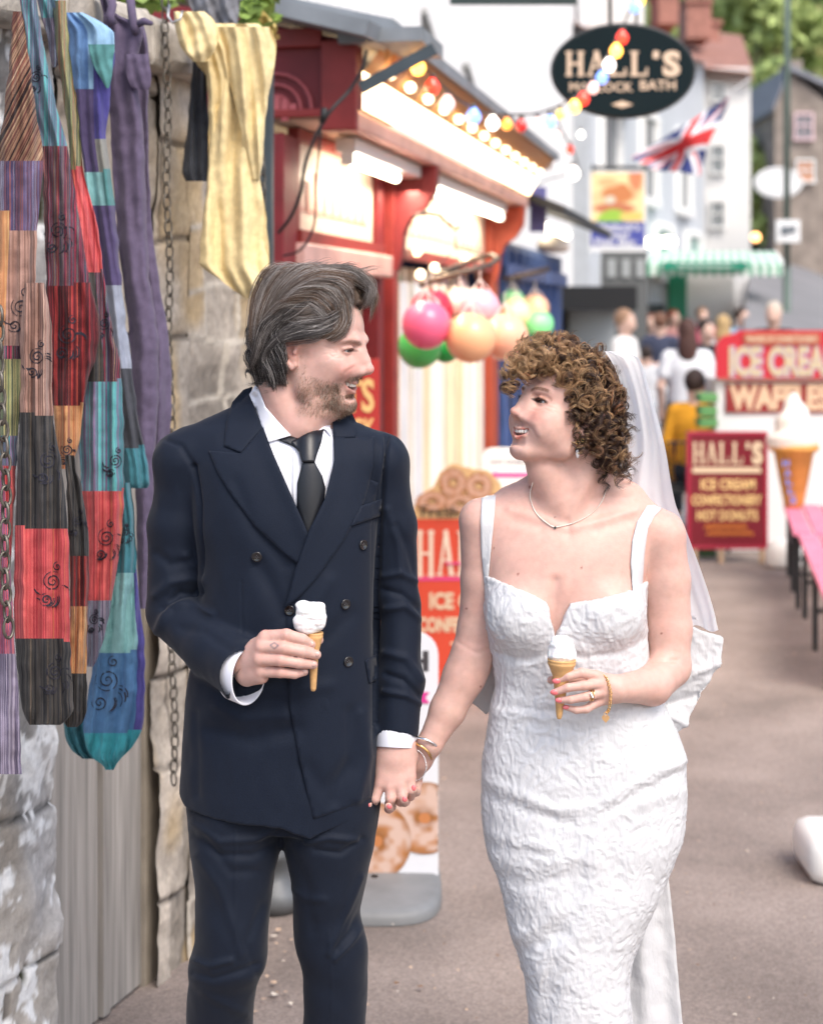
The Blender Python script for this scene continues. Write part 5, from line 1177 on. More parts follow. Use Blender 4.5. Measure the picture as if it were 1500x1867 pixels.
if 'wall' in ONLY:
    g0, g1, pe = s_px(104), s_px(283), s_px(352)
    root = empty('stone_wall', WP(0, 0, 0), 'old weathered stone wall with lichen behind the hanging clothes', 'wall')
    stone_sheet('lichen_masonry', -.6, g0, -.02, 2.40, 3, (.30, .46), lichen=1, parent=root, rough=.013)
    stone_sheet('gate_pier', g1, pe, -.02, 2.40, 8, (.20, .34), parent=root, rough=.009)
    stone_sheet('over_gate_masonry', g0, g1, 1.72, 2.40, 12, (.25, .34), parent=root)
    stone_sheet('pointed_masonry', pe-.03, s_px(476), -.02, 2.30, 21, (.13, .20), ribbon=True, parent=root, rough=.008)
    CM = mat('coping_stone', (.40, .36, .31), .92, var=.3, vscale=14, bump=.8, bscale=90, bdist=.004, detail=8)
    for a, b in ((-.7, s_px(60)), (s_px(60)+.006, s_px(222)), (s_px(222)+.006, pe)):
        mb = MB(); zb = 2.395; pr = [(.075, zb), (.085, zb+.02), (.085, zb+.10), (.07, zb+.125), (.0, zb+.145), (-.30, zb+.15), (-.30, zb)]
        n = 14; v = []; 
        for i in range(n+1):
            s = a+(b-a)*i/n
            for k, (o_, z_) in enumerate(pr): v.append(WP(s, o_+.006*math.sin(s*23+k), z_+.006*math.sin(s*17+k*2)))
        m = len(pr); mb.add(v, [(i*m+k, (i+1)*m+k, (i+1)*m+(k+1) % m, i*m+(k+1) % m) for i in range(n) for k in range(m)]+[tuple(range(m))[::-1], tuple(n*m+k for k in range(m))]); mb.build('coping_stone', CM, root, False, .008)
    # plank gate
    gate = empty('plank_gate', WP(g0, 0, 0), 'weathered grey vertical plank gate set between the stone piers', 'gate'); rr = random.Random(4)
    PM = mat('weathered_plank', (.31, .285, .26), .9, var=.34, vscale=9, bump=.45, bscale=42, bdist=.003, stretch=(5, 5, .22), detail=9, spec=.15)
    xs = [104, 128, 205, 221, 283]; 
    for i in range(len(xs)-1):
        a, b = s_px(xs[i])+.003, s_px(xs[i+1])-.003; mb = MB(); off = -.040+(.010 if i % 2 == 0 else 0); v = []; n = 12
        for k in range(n+1):
            z = .012+1.70*k/n
            for s, o_ in ((a, off-.02), (a+.003, off+.002), (b-.003, off+.002), (b, off-.02), (b, off-.03), (a, off-.03)): v.append(WP(s+.0015*math.sin(z*5+i), o_, z))
        mb.add(v, [(k*6+j, (k*6+(j+1) % 6), ((k+1)*6+(j+1) % 6), (k+1)*6+j) for k in range(n) for j in range(6)]+[tuple(range(6))[::-1], tuple(n*6+j for j in range(6))]); mb.build('plank', PM, gate)
    # drain pipe by the wall end, chains
    mb = MB(); mb.box((X(477, 5.2), 5.16, 0), (X(497, 5.2), 5.26, Z(120, 5.2))); tag(mb.build('iron_post', mat('dark_slate_paint', (.035, .05, .062), .6, var=.2), None, False, .004), 'dark slate-blue square post at the end of the stone wall', 'post')
    def chain(name, label, p0, p1, link_l, r, m, sag=0):
        mb = MB(); p0, p1 = Vector(p0), Vector(p1); d = (p1-p0); n = int(d.length/(link_l*.78)); u = d.normalized(); a = u.orthogonal().normalized(); b = u.cross(a)
        for i in range(n):
            t = (i+.5)/n; c = p0+d*t+a*(.004*math.sin(i*.5))+Vector((sag*math.sin(t*3.14), 0, 0)); sd = a if i % 2 else b; nn = u.cross(sd); pts = []
            for k in range(12):
                th = 2*math.pi*k/12; pts.append(c+u*(math.cos(th)*link_l/2)+sd*(math.sin(th)*link_l*.27))
            pts.append(pts[0]); mb.tube(pts, r, 5, False)
        return tag(mb.build(name, m, None, True), label, 'chain')
    RU = mat('weathered_steel', (.14, .125, .105), .5, .7, var=.4, vscale=60)
    chain('hanging_chain', 'long thin steel chain hanging down the stone wall beside the purple dungarees', P(302, -30, 4.32), P(318, 1430, 4.40), .040, .0026, RU)
    chain('hanging_chain', 'rusty chain hanging in front of the leftmost striped clothes', P(-2, 560, 2.95), P(16, 1160, 2.95), .036, .0030, RU)
    chain('hanging_chain', 'dark chain hanging beside the slate-blue post', P(474, 150, 4.95), P(480, 520, 4.95), .036, .003, RU)
    mb = MB(); h = P(316, 30, 4.28); mb.tube([h+Vector((-.01, 0, .03)), h+Vector((-.012, -.01, .0)), h+Vector((.0, -.02, -.018)), h+Vector((.02, -.02, -.01)), h+Vector((.024, -.015, .012))], .0034, 8); tag(mb.build('metal_hook', mat('zinc', (.5, .5, .48), .35, .9), None, True), 'zinc hook on the chain at the wall top holding the yellow dress', 'hook')
if 'clothes' in ONLY:
    brown = stripes('brown_stripe_cloth', ['3a1d1a', '8a6a52', '1d1a20', '7a4a3a', '55302c', 'a08468'], .9, .22)
    denim = stripes('blue_red_stripe_cloth', ['3d3c62', '6a6488', '7c4a52', '30304f', '8a86a2', '524a70'], .9)
    tan = stripes('tan_stripe_cloth', ['9a7466', 'a88072', '6e4e44', '9a7466', 'ae8c7c', '7c5a4e'], .7)
    teal = stripes('teal_stripe_cloth', ['2c7f86', '3f9aa0', '6c4a72', '246a74', '7a6486', '58a8a8'], 1.0)
    wine = stripes('maroon_stripe_cloth', ['2c2f3a', '8e2440', '3a1f2c', '556070', '8a6a4c', '4a3350'], 1.0)
    dred = stripes('dark_red_stripe_cloth', ['5a1420', '9a2228', '2a1218', 'a83a2a', '6a1a24', '3c1a20'], .8)
    red = stripes('bright_red_stripe_cloth', ['b02a36', 'c44448', 'c06038', '96202e', 'cc5450', 'a82c3c'], .9)
    grey = stripes('charcoal_stripe_cloth', ['26272c', '3a3a3c', '5c5248', '1c1d22', '44403e', '2f3034'], 1.0)
    oran = stripes('orange_stripe_cloth', ['b87040', 'c48a50', '84402c', 'cc9c60', 'a4583a', 'b87c50'], .9)
    oliv = stripes('olive_stripe_cloth', ['8a8a5a', '5e6a48', 'a89a6a', 'a04a34', '6e7a5c', '3e4a3a'], 1.1)
    gryp = stripes('grey_purple_stripe_cloth', ['6a6078', '8e8498', '574e66', '76869a', '4c4660'], .9)
    pink = stripes('magenta_stripe_cloth', ['9a3a50', 'b85a68', '7a4a6a', 'c84a50', '8a5a7c'], .8)
    lb, mb_, ind, gr, tq, pu, lg, dg, tl, lt, bl = (plain('cloth_'+n, c) for n, c in (('pale_blue', '86a8c4'), ('mid_blue', '5a7aa4'), ('indigo', '4a4684'), ('grey', '83837e'), ('green', '4f7f80'), ('plum', '4f4668'), ('light_grey', '8d93a2'), ('dark_grey', '3f4148'), ('teal', '3f7480'), ('light_teal', '7fadb0'), ('steel_blue', '4f76a0')))
    turq = plain('cloth_turquoise', '3f97a4'); purp = plain('cloth_purple', '5c5268'); yel = plain('cloth_yellow', 'dcc898'); char = plain('cloth_charcoal', '3a3d44')
    PR = lambda *ms: [(l, 1.3) for a in ms for l in motif(a[0], a[1], a[2]*1.3, a[3])]
    garment('striped_dungarees', 'brown striped dungarees with a blue-grey striped bib at the far left', [(20, 24, 40), (100, 18, 52), (200, 8, 66), (290, -4, 79), (415, -8, 68), (540, -14, 62), (638, -14, 44)], 3.42,
            [(0, 292, -1, 1, brown), (292, 418, -1, 1, denim), (418, 640, -1, 1, tan), (378, 640, -1, -.35, oran)], seed=1, prints=PR((38, 560, 26, 3)), amp=.009)
    garment('patchwork_trouser_leg', 'narrow patchwork cloth in olive, teal and red behind the rusty chain', [(630, -14, 42), (700, -14, 40), (780, -14, 34), (850, -14, 30), (1000, -14, 22), (1050, -14, 18)], 3.36,
            [(600, 705, -1, 1, wine), (650, 790, -1, 1, oliv), (790, 845, -1, 1, teal), (845, 1100, -1, 1, red)], seed=2, amp=.008)
    garment('magenta_striped_skirt', 'faded magenta and purple striped cloth in the bottom left, nearest the camera', [(850, -70, 6), (1000, -70, 18), (1190, -70, 28), (1300, -70, 36), (1412, -70, 40)], 3.0, [(800, 1190, -1, 1, pink), (1190, 1500, -1, 1, gryp)], seed=3)
    garment('teal_top_patchwork_trousers', 'tall patchwork trousers, teal striped at the top, maroon and dark red below', [(-20, 34, 64), (60, 44, 76), (140, 52, 92), (200, 58, 105), (265, 74, 122), (400, 80, 145), (515, 84, 165), (600, 84, 182), (640, 86, 178), (690, 90, 162), (740, 96, 152), (800, 102, 146), (855, 108, 130)], 3.55,
            [(-50, 262, -1, 1, teal), (262, 515, -1, 1, wine), (515, 735, -1, 1, dred), (735, 900, -1, 1, oran)], seed=4, tilt=2, prints=PR((66, 140, 16, 5), (106, 420, 24, 6), (124, 610, 26, 7), (122, 820, 16, 8)), amp=.010)
    garment('dark_and_red_patchwork_leg', 'patchwork harem trouser leg: tan, charcoal, bright red, then dark stripes', [(515, 46, 82), (600, 38, 94), (750, 36, 97), (850, 32, 112), (960, 28, 124), (1060, 26, 127), (1161, 27, 127), (1240, 34, 132), (1290, 40, 134), (1312, 48, 122), (1322, 54, 110)], 3.34,
            [(500, 752, -1, 1, tan), (752, 960, -1, 1, grey), (960, 1162, -1, 1, red), (1162, 1400, -1, 1, grey)], seed=5, tilt=-3, prints=PR((68, 650, 22, 9), (88, 840, 24, 10), (96, 1060, 26, 11), (100, 1225, 24, 12)), amp=.012)
    garment('gathered_patchwork_leg', 'second leg of grey and orange striped patchwork gathered at the cuff', [(830, 118, 134), (900, 122, 150), (1000, 126, 163), (1100, 128, 160), (1200, 122, 158), (1290, 112, 159), (1318, 118, 150), (1326, 124, 140)], 3.46,
            [(800, 1010, -1, 1, grey), (1010, 1100, -1, 1, dred), (1100, 1225, -1, 1, oran), (1225, 1400, -1, 1, grey)], seed=6, prints=PR((142, 950, 16, 13)), amp=.011, freq=.3)
    garment('plum_striped_pocket_bib', 'small plum striped pocket and strap between the teal and blue clothes', [(-20, 66, 100), (30, 74, 117), (60, 84, 118), (110, 92, 112), (122, 96, 104)], 3.62, [(-50, 30, -1, 1, teal), (30, 130, -1, 1, gryp)], seed=7)
    garment('olive_red_teal_trousers', 'long patchwork trousers in olive, red, dark, teal and red striped squares', [(0, 96, 120), (100, 104, 128), (200, 118, 142), (300, 128, 150), (400, 138, 176), (490, 152, 188), (600, 156, 205), (690, 150, 222), (800, 142, 226), (890, 148, 226), (1000, 151, 218), (1090, 148, 205), (1160, 152, 190), (1200, 157, 178), (1216, 160, 170)], 3.60,
            [(-50, 302, -1, 1, oliv), (302, 492, -1, 1, red), (492, 692, -1, 1, wine), (492, 692, -1, .1, grey), (692, 892, -1, 1, teal), (892, 1092, -1, 1, red), (1092, 1300, -1, 1, gryp)], seed=8, tilt=3, prints=PR((190, 590, 16, 14), (210, 840, 18, 15), (194, 980, 24, 16), (172, 1130, 14, 17)), amp=.012)
    garment('blue_patchwork_dungarees', 'blue, indigo and grey patchwork dungarees with a pale denim bib', [(22, 120, 150), (46, 121, 196), (62, 121, 210), (150, 128, 204), (250, 146, 194), (300, 152, 200), (380, 162, 210), (515, 186, 222), (670, 204, 240), (815, 222, 262), (860, 225, 273), (882, 227, 273), (890, 232, 268)], 3.80,
            [(0, 160, -1, 1, lb), (0, 165, -1, -.2, mb_), (95, 252, 0, 1, ind), (160, 310, -1, 0, pu), (252, 308, 0, 1, gr), (308, 372, -1, 1, lt), (308, 372, .3, 1, tq), (372, 518, -1, 1, pu), (518, 668, -1, 1, lg), (668, 812, -1, 1, dg), (812, 900, -1, 1, tl)], seed=9, tilt=2, amp=.010)
    garment('flap_pocket', 'green flap pocket hanging from the bib of the blue patchwork dungarees', [(80, 160, 208), (100, 163, 208), (125, 172, 206), (150, 188, 202), (160, 194, 199)], 3.755, [(0, 300, -1, 1, tq)], seed=10, thick=.008, amp=.003)
    garment('turquoise_harem_trousers', 'pale teal and blue harem trousers with a gathered turquoise cuff', [(880, 206, 238), (960, 214, 246), (1040, 206, 250), (1120, 190, 258), (1185, 175, 264), (1290, 158, 264), (1330, 152, 258), (1360, 158, 242), (1385, 172, 220), (1396, 188, 212), (1404, 192, 208)], 3.70,
            [(800, 1042, -1, 1, tl), (1042, 1186, -1, 1, lt), (1186, 1333, -1, 1, bl), (1042, 1333, .66, 1, ind), (1333, 1500, -1, 1, turq)], seed=11, tilt=4, prints=PR((196, 1240, 32, 18), (228, 970, 12, 19)), amp=.014, freq=.22)
    garment('dark_teal_cuff', 'dark teal gathered cuff behind the turquoise trousers', [(1296, 116, 160), (1340, 118, 166), (1366, 128, 176), (1384, 150, 182)], 3.78, [(0, 2000, -1, 1, tl)], seed=12, freq=.4)
    garment('purple_dungarees', 'faded purple corduroy dungarees with knotted straps, front leg', [(-20, 176, 214), (20, 186, 208), (50, 190, 262), (120, 196, 250), (250, 202, 262), (400, 212, 268), (500, 222, 272), (640, 238, 290), (740, 240, 288), (850, 246, 282), (1000, 250, 276), (1110, 254, 268)], 3.98, [(-50, 1300, -1, 1, purp)], seed=13, amp=.011, freq=.09)
    garment('purple_dungarees', 'faded purple corduroy dungarees beside the chain, rear leg', [(46, 236, 262), (70, 232, 268), (130, 236, 272), (250, 244, 270), (400, 250, 276), (520, 262, 292), (650, 272, 311), (720, 270, 314), (820, 272, 306), (1000, 272, 290)], 4.08, [(-50, 1300, -1, 1, purp)], seed=14, amp=.011, freq=.10)
    garment('purple_flap_pocket', 'purple buttoned flap pocket on the dungarees near the chain', [(98, 226, 270), (120, 228, 272), (145, 232, 275), (158, 238, 274), (163, 246, 270)], 3.93, [(0, 300, -1, 1, purp)], seed=15, thick=.007, amp=.003)
    mb = MB(); mb.tube([P(196, -20, 3.96), P(205, 10, 3.95), P(200, 30, 3.93), P(206, 44, 3.94)], .011, 8); mb.tube([P(236, -20, 3.96), P(240, 20, 3.95), P(244, 48, 3.94), P(250, 60, 3.95)], .010, 8); mb.tube([P(250, 44, 3.95), P(262, 38, 3.93), P(277, 42, 3.92)], [.009, .009, .005], 8); tag(mb.build('knotted_straps', purp, None, True), 'knotted purple straps at the top of the purple dungarees', 'strap')
    garment('yellow_dress', 'pale yellow cotton dress draped from the chain hook on the wall', [(42, 346, 470), (60, 348, 492), (110, 356, 499), (160, 386, 480), (230, 384, 479), (300, 380, 472), (400, 370, 485), (478, 363, 492), (484, 366, 491), (512, 404, 478), (530, 428, 468), (544, 448, 455)], (4.42, 4.36), [(0, 900, -1, 1, yel)], seed=16, amp=.020, freq=.085, thick=.014, group='plain clothes hanging on the wall')
    yd = bpy.data.objects['yellow_dress']
    garment('dress_fold', None, [(48, 392, 492), (80, 398, 503), (115, 408, 500), (170, 424, 490), (230, 436, 483), (290, 446, 480), (326, 458, 474)], (4.36, 4.38), [(0, 900, -1, 1, yel)], seed=26, amp=.014, freq=.14, thick=.02, parent=yd)
    garment('dress_fold', None, [(60, 350, 400), (100, 362, 414), (150, 378, 420), (220, 380, 416), (300, 382, 404), (340, 388, 396)], (4.37, 4.40), [(0, 900, -1, 1, yel)], seed=27, amp=.012, freq=.16, thick=.02, parent=yd)
    garment('yellow_sleeve', 'rolled pale yellow sleeve hooked on the chain at the wall top', [(20, 316, 372), (40, 318, 392), (70, 324, 396), (98, 340, 388), (112, 352, 378)], 4.30, [(0, 900, -1, 1, yel)], seed=17, amp=.012, freq=.12, thick=.022, group='plain clothes hanging on the wall')
    garment('charcoal_trousers', 'small charcoal garment hanging under the yellow sleeve', [(108, 352, 376), (200, 345, 380), (280, 335, 385), (318, 333, 386), (330, 338, 384)], 4.46, [(0, 900, -1, 1, char)], seed=18, amp=.014, group='plain clothes hanging on the wall')
    garment('grey_scarf', 'soft grey scarf hanging over the top of the wall', [(-30, 338, 436), (10, 346, 438), (40, 372, 434), (52, 398, 424)], 4.7, [(0, 900, -1, 1, plain('cloth_soft_grey', '77787e')), (-99, 0, -1, 1, plain('cloth_soft_grey', '77787e'))], seed=19, amp=.02, group='plain clothes hanging on the wall')
# ------------------------------------------------------------------ kiosks, signs, lights
KT, KN, K0 = Vector((.196, .9806, 0)), Vector((.9806, -.196, 0)), Vector((-.476, 6.2, 0))
def KP(s, out, z): return K0+KT*s+KN*out+Vector((0, 0, z))
def kbox(mb, s0, s1, o0, o1, z0, z1):
    v = [KP(s, o, z) for z in (z0, z1) for s, o in ((s0, o0), (s1, o0), (s1, o1), (s0, o1))]
    return mb.add(v, [(0, 1, 2, 3), (7, 6, 5, 4), (0, 4, 5, 1), (1, 5, 6, 2), (2, 6, 7, 3), (3, 7, 4, 0)])
def ks(px, out=0):
    k = (px-CX)/F; b = K0+KN*out; return (k*b.y-b.x)/(KT.x-k*KT.y)
if 'shops' in ONLY:
    RD = mat('kiosk_red', (.17, .014, .018), .55, var=.2, vscale=6, bump=.3, bscale=20, bdist=.003); RD2 = mat('kiosk_red_light', (.22, .022, .020), .5, var=.2, vscale=8, bump=.3, bscale=18, bdist=.003)
    ORD = mat('kiosk_orange_red', (.36, .060, .028), .55, var=.15); LEAD = mat('lead_flashing', (.20, .22, .24), .6, var=.25, vscale=5); CRM = mat('cream_board', (.72, .60, .46), .6, var=.12, vscale=7, stretch=(6, 6, .5)); PNK = mat('faded_pink_board', (.55, .34, .30), .6, var=.2, vscale=6)
    WMB = mat('warm_white_tube', (1, .9, .75), .5, emit=(1, .72, .42), estr=3.2); TUBE = mat('fluorescent_tube', (1, 1, 1), .5, emit=(1, .87, .66), estr=9); WB = mat('white_enamel', (.72, .72, .70), .4)
    k1 = empty('sweet_kiosk', KP(2.4, 0, 0), 'dark red sweet kiosk with lit eaves, cream sign boards and two tube lights', 'kiosk')
    mb = MB(); kbox(mb, .03, 5.1, -1.6, -.62, .02, 2.6); mb.build('inner_wall', mat('kiosk_interior', (.62, .46, .34), .8, var=.2, vscale=4), k1)
    mb = MB(); kbox(mb, .1, 5.05, -.6, -.02, .0, .85); mb.build('counter', RD, k1, False, .01)
    # sweets on shelves: upright packs and rock sticks in rows
    cols = ['d98aa0', 'e8d6c6', 'b8627c', 'f0e2d2', '8a6a9a', 'd8b088', 'c04a5a', '9ab890', 'e6c6cc']; sm = [mat('sweet_pack_'+c, c, .5) for c in cols]; rg = random.Random(3)
    for s0, s1, zs in ((.1, 1.78, (.88, 1.22, 1.56, 1.84)), (2.05, 4.85, (.88, 1.30, 1.70))):
        for z in zs:
            sh = MB(); kbox(sh, s0, s1, -.5, -.08, z-.02, z); sh.build('shelf', CRM, k1)
        mb = MB()
        for z in zs:
            s = s0+.02
            while s < s1-.08:
                w_ = rg.uniform(.03, .07); mb.mi = rg.choice((0, 1, 2, 3, 5, 8, 1, 3)) if s0 < 1 else rg.choice((1, 3, 5, 1, 3, 8, 7, 1)); kbox(mb, s, s+w_, -.3, -.10+rg.uniform(-.02, .02), z+.001, z+rg.uniform(.22, .31)); s += w_+.006
        st = mb.build('sweet_packs', sm, k1); st['kind'] = 'stuff'; st['label'] = 'rows of pink, white and purple sweet packs on the kiosk shelves'
    # tall pale strips and hanging sticks of rock across the second bay
    pal = [mat('strip_'+c, c, .55, var=.08, vscale=5) for c in ('e8d8bc', 'f0e8dc', 'd4d6d8', 'ecc8a4', 'e2cdb0', 'c8ccd4', 'e8b890', 'f2ead8')]; s_ = 2.02; r5 = random.Random(11)
    while s_ < 4.88:
        w_ = r5.uniform(.05, .22); zt_ = r5.choice((1.92, 1.92, 1.80, 1.92)); mb = MB(); kbox(mb, s_, min(s_+w_, 4.9), -.06, -.018+r5.uniform(0, .035), .02, zt_); mb.build('display_strip', r5.choice(pal), k1, False, .004); s_ += w_+r5.choice((.004, .01, .03))
    for x_, y_ in ((760, 458), (766, 500), (792, 488), (806, 500), (846, 470)):
        mb = MB(); mb.ball(KP(ks(x_, .05), .05, Z(y_, KP(ks(x_, .05), .05, 0).y)), [.024]*3, 12, 8); mb.build('window_lamp', WMB, k1, True)
    # posts
    for a, b, m, o in ((-.02, .17, RD, .02), (1.66, 1.78, RD, .0), (1.86, 1.97, RD2, .03), (4.95, 5.2, ORD, .03)):
        mb = MB(); kbox(mb, a, b, -.08, o, 0, 2.42); mb.build('post', m, k1, False, .006)
    # sign boards over each bay and mouldings
    for a, b in ((.2, 1.62), (2.1, 4.9)):
        mb = MB(); kbox(mb, a, b, -.06, -.02, 2.08, 2.42); bd = mb.build('sign_board', mat('lit_cream_sign', (.62, .50, .40), .5, var=.12, vscale=9), k1)
        mb = MB(); kbox(mb, a-.02, b+.02, -.02, .035, 2.03, 2.08); kbox(mb, a-.02, b+.02, -.02, .02, 2.42, 2.46); kbox(mb, a, a+.04, -.02, .012, 2.08, 2.42); mb.build('moulding', RD2, k1)
        mb = MB(); n = 9 if a < 1 else 16
        for i in range(n):
            s = a+.1+(b-a-.2)*i/n; hh = .05+.10*((i*7) % 5)/5; kbox(mb, s, s+.055, -.02, -.012, 2.17, 2.19+hh); kbox(mb, s, s+.10, -.02, -.013, 2.16, 2.175)
        fl_ = mb.build('faded_lettering', mat('faded_letter', (.52, .27, .22), .6), k1)
    mb = MB(); kbox(mb, .15, 1.7, -.04, .06, 1.93, 2.03); mb.build('shelf_lip', PNK, k1, False, .01)
    # curved brackets under the eaves
    for s, m in ((1.88, RD), (5.0, ORD)):
        pr = [(0, 1.95), (.04, 1.97), (.06, 2.04), (.07, 2.14), (.10, 2.21), (.17, 2.26), (.22, 2.34), (.23, 2.46), (0, 2.46)]; mb = MB(); n = len(pr); a = [KP(s, o, z) for o, z in pr]; b = [KP(s+.08, o, z) for o, z in pr]
        mb.add(a+b, [tuple(range(n)), tuple(range(n, 2*n))[::-1]]+[(i, i+n, (i+1) % n+n, (i+1) % n) for i in range(n)]); mb.build('eaves_bracket', m, k1)
    # eaves: beam, glowing soffit strip, scalloped edge, roof
    mb = MB(); kbox(mb, .05, 5.2, .17, .23, 2.46, 2.53); mb.build('eaves_beam', PNK, k1, False, .008)
    mb = MB(); kbox(mb, .05, 5.2, -.06, .17, 2.47, 2.49); mb.build('soffit', CRM, k1)
    mb = MB(); mb.add([KP(.08, .235, 2.54), KP(5.2, .235, 2.54), KP(5.2, .295, 2.645), KP(.08, .295, 2.645)], [(0, 1, 2, 3)]); mb.add([KP(.08, .225, 2.545), KP(5.2, .225, 2.545), KP(5.2, .285, 2.65), KP(.08, .285, 2.65)], [(3, 2, 1, 0)]); mb.build('light_strip', WMB, k1)
    mb = MB(); mb.add([KP(.08, .295, 2.648), KP(5.2, .295, 2.648), KP(5.2, .385, 2.768), KP(.08, .385, 2.768)], [(0, 1, 2, 3)]); mb.build('eaves_glow_panel', mat('amber_glow_paint', (.62, .34, .13), .6), k1)  # panel coloured amber to stand in for the orange edge of the glow
    for s in np.arange(.3, 5.1, .38):
        mb = MB(); mb.ball(KP(s, .345, 2.665), [.022]*3, 10, 7); mb.build('eaves_bulb', WMB, k1, True)
    mb = MB()
    for i in range(46): s = .05+i*.112; mb.add([KP(s, .40, 2.78), KP(s+.11, .40, 2.78), KP(s+.10, .375, 2.71), KP(s+.055, .365, 2.685), KP(s+.01, .375, 2.71)], [(0, 1, 2, 3, 4)])
    mb.build('scalloped_edge', mat('amber_scallop', (.38, .17, .055), .6), k1)
    mb = MB(); mb.add([KP(0, .42, 2.77), KP(5.3, .42, 2.77), KP(5.3, -1.6, 3.25), KP(0, -1.6, 3.25), KP(0, .42, 2.82), KP(5.3, .42, 2.82), KP(5.3, -1.6, 3.30), KP(0, -1.6, 3.30)], [(3, 2, 1, 0), (4, 5, 6, 7), (0, 1, 5, 4), (1, 2, 6, 5), (2, 3, 7, 6), (3, 0, 4, 7)]); mb.build('roof', LEAD, k1)
    # gable end that faces the camera
    e = .0; mb = MB(); gp = [(-.62, 2.5), (.30, 2.5), (.30, 2.735), (-.62, 2.95)]; a = [KP(-.03, o, z) for o, z in gp]; b = [KP(.03, o, z) for o, z in gp]; mb.add(a+b, [(3, 2, 1, 0)[::-1], (4, 5, 6, 7)[::-1]]+[(i, i+4, (i+1) % 4+4, (i+1) % 4) for i in range(4)]); mb.build('gable_board', RD, k1)
    mb = MB(); kbox(mb, -.07, -.032, .17, .30, 2.42, 2.74); kbox(mb, -.06, -.034, -.62, .17, 2.72, 2.79); kbox(mb, -.06, -.034, -.62, .17, 2.47, 2.50); mb.build('gable_trim', RD2, k1, False, .006)
    mb = MB(); 
    for i in range(9): x0 = -.1+i*.03; kbox(mb, -.055, -.034, x0-.06, x0-.035, 2.46+.012*(i % 3), 2.50+.05*math.sin(i/8*3.14))
    for r in (.05, .09, .13): mb.tube([KP(-.045, -.0+r*math.cos(t/10*3.14), 2.50+r*math.sin(t/10*3.14)) for t in range(11)], .006, 5)
    mb.build('carved_fan', mat('peeling_pink', (.42, .10, .11), .6), k1)
    mb = MB(); a = P(486, 14, 6.12); b = P(692, 62, 6.0); mb.bar(a, b, .30, .055); c = P(736, 96, 6.5); mb.bar(b, c, .30, .05); mb.build('lead_capping', LEAD, k1)
    mb = MB(); mb.bar(P(657, 160, 6.0), P(792, 88, 6.0), .02, .042); tag(mb.build('angled_board', mat('dark_slate_paint', (.035, .05, .062), .6, var=.2), None), 'short dark board slanting across the lit corner of the red kiosk roof', 'board')
    # fluorescent fittings with real light
    for (s0, s1, z, lab) in ((.55, 2.0, 2.40, 'white tube-light fitting over the near bay of the red kiosk'), (2.35, 4.7, 2.40, 'white tube-light fitting over the far bay of the red kiosk')):
        f = empty('tube_light', KP((s0+s1)/2, .12, z), lab, 'light', 'tube lights under the kiosk eaves'); mb = MB(); kbox(mb, s0, s1, .07, .155, z+.0, z+.06); mb.build('housing', WB, f, False, .006)
        mb = MB(); mb.tube([KP(s0+.03, .115, z-.028), KP(s1-(.5 if s0 < 1 else .04), .115, z-.028)], .020, 12); mb.build('tube', TUBE, f, True); mb = MB()
        for s in (s0+.01, s1-.02): mb = MB(); kbox(mb, s, s+.02, .09, .14, z-.05, z); mb.build('end_cap', WB, f)
        la = bpy.data.lights.new('tube_glow', 'AREA'); la.shape = 'RECTANGLE'; la.size = s1-s0; la.size_y = .06; la.energy = 6*(s1-s0); la.color = (1, .80, .58); lo = bpy.data.objects.new('tube_glow', la); COL.objects.link(lo); lo.parent = f; lo.matrix_parent_inverse = wmat(f).inverted()
        lo.location = KP((s0+s1)/2, .115, z-.06); q = Matrix((KT, KN*-1, Vector((0, 0, 1)))).transposed(); lo.rotation_euler = q.to_euler()
    # cables
    BLK = mat('black_cable', (.012, .012, .013), .5)
    for lab, pts in (('black cable drooping from the kiosk corner past the near tube light', [(668, 90, 5.95), (662, 120, 5.95), (640, 160, 5.95), (600, 205, 5.9), (572, 255, 5.9), (556, 300, 5.9), (548, 350, 5.92), (530, 395, 5.95), (508, 424, 6.0)]), ('thinner black cable hanging in a loop below the near tube light', [(586, 218, 5.9), (580, 290, 5.9), (575, 350, 5.9), (574, 400, 5.9), (560, 440, 5.9), (540, 460, 5.92), (516, 466, 5.95)])):
        t = np.linspace(0, 1, 40); s = np.linspace(0, 1, len(pts)); mb = MB(); mb.tube([P(*[float(smooth_interp(a, s, [p[j] for p in pts])) for j in range(3)]) for a in t], .0065 if 'corner' in lab else .004, 7); mb.tube([P(592, 196, 5.9), P(588, 222, 5.9)], .012, 7) if 'corner' in lab else None; tag(mb.build('cable', BLK, None, True), lab, 'cable')
    # sweet shop A-board behind the groom
    bo = empty('sweets_board', P(640, 1100, 6.9), 'red board with golden letters leaning at the sweet kiosk behind the man', 'sign'); mb = MB(); d = 6.9; mb.box((X(490, d), d, Z(900, d)), (X(692, d), d+.03, Z(655, d))); mb.build('panel', mat('sign_red', (.42, .03, .025), .5), bo); tx = MB()
    text(tx, 'SWEETS', (0, d, 0), (1, 0, 0), (0, 0, 1), X(500, d), X(682, d), Z(752, d), Z(690, d), .004, .03); text(tx, 'ROCK', (0, d, 0), (1, 0, 0), (0, 0, 1), X(600, d), X(684, d), Z(800, d), Z(762, d), .004, .03); tx.build('lettering', mat('gold_letter', (.78, .50, .20), .5), bo)
    # blue kiosk farther on
    BL, BL2 = mat('kiosk_blue', (.035, .075, .20), .55, var=.2, vscale=5), mat('kiosk_blue_light', (.07, .12, .30), .5, var=.1); k2 = empty('blue_kiosk', KP(7, 0, 0), 'blue kiosk next to the red sweet kiosk', 'kiosk'); mb = MB(); kbox(mb, 5.32, 9.0, -1.4, .03, 0, 2.25); mb.build('wall', BL, k2)
    mb = MB()
    for i in range(9): kbox(mb, 5.4+i*.38, 5.46+i*.38, .034, .06, .3, 2.2)
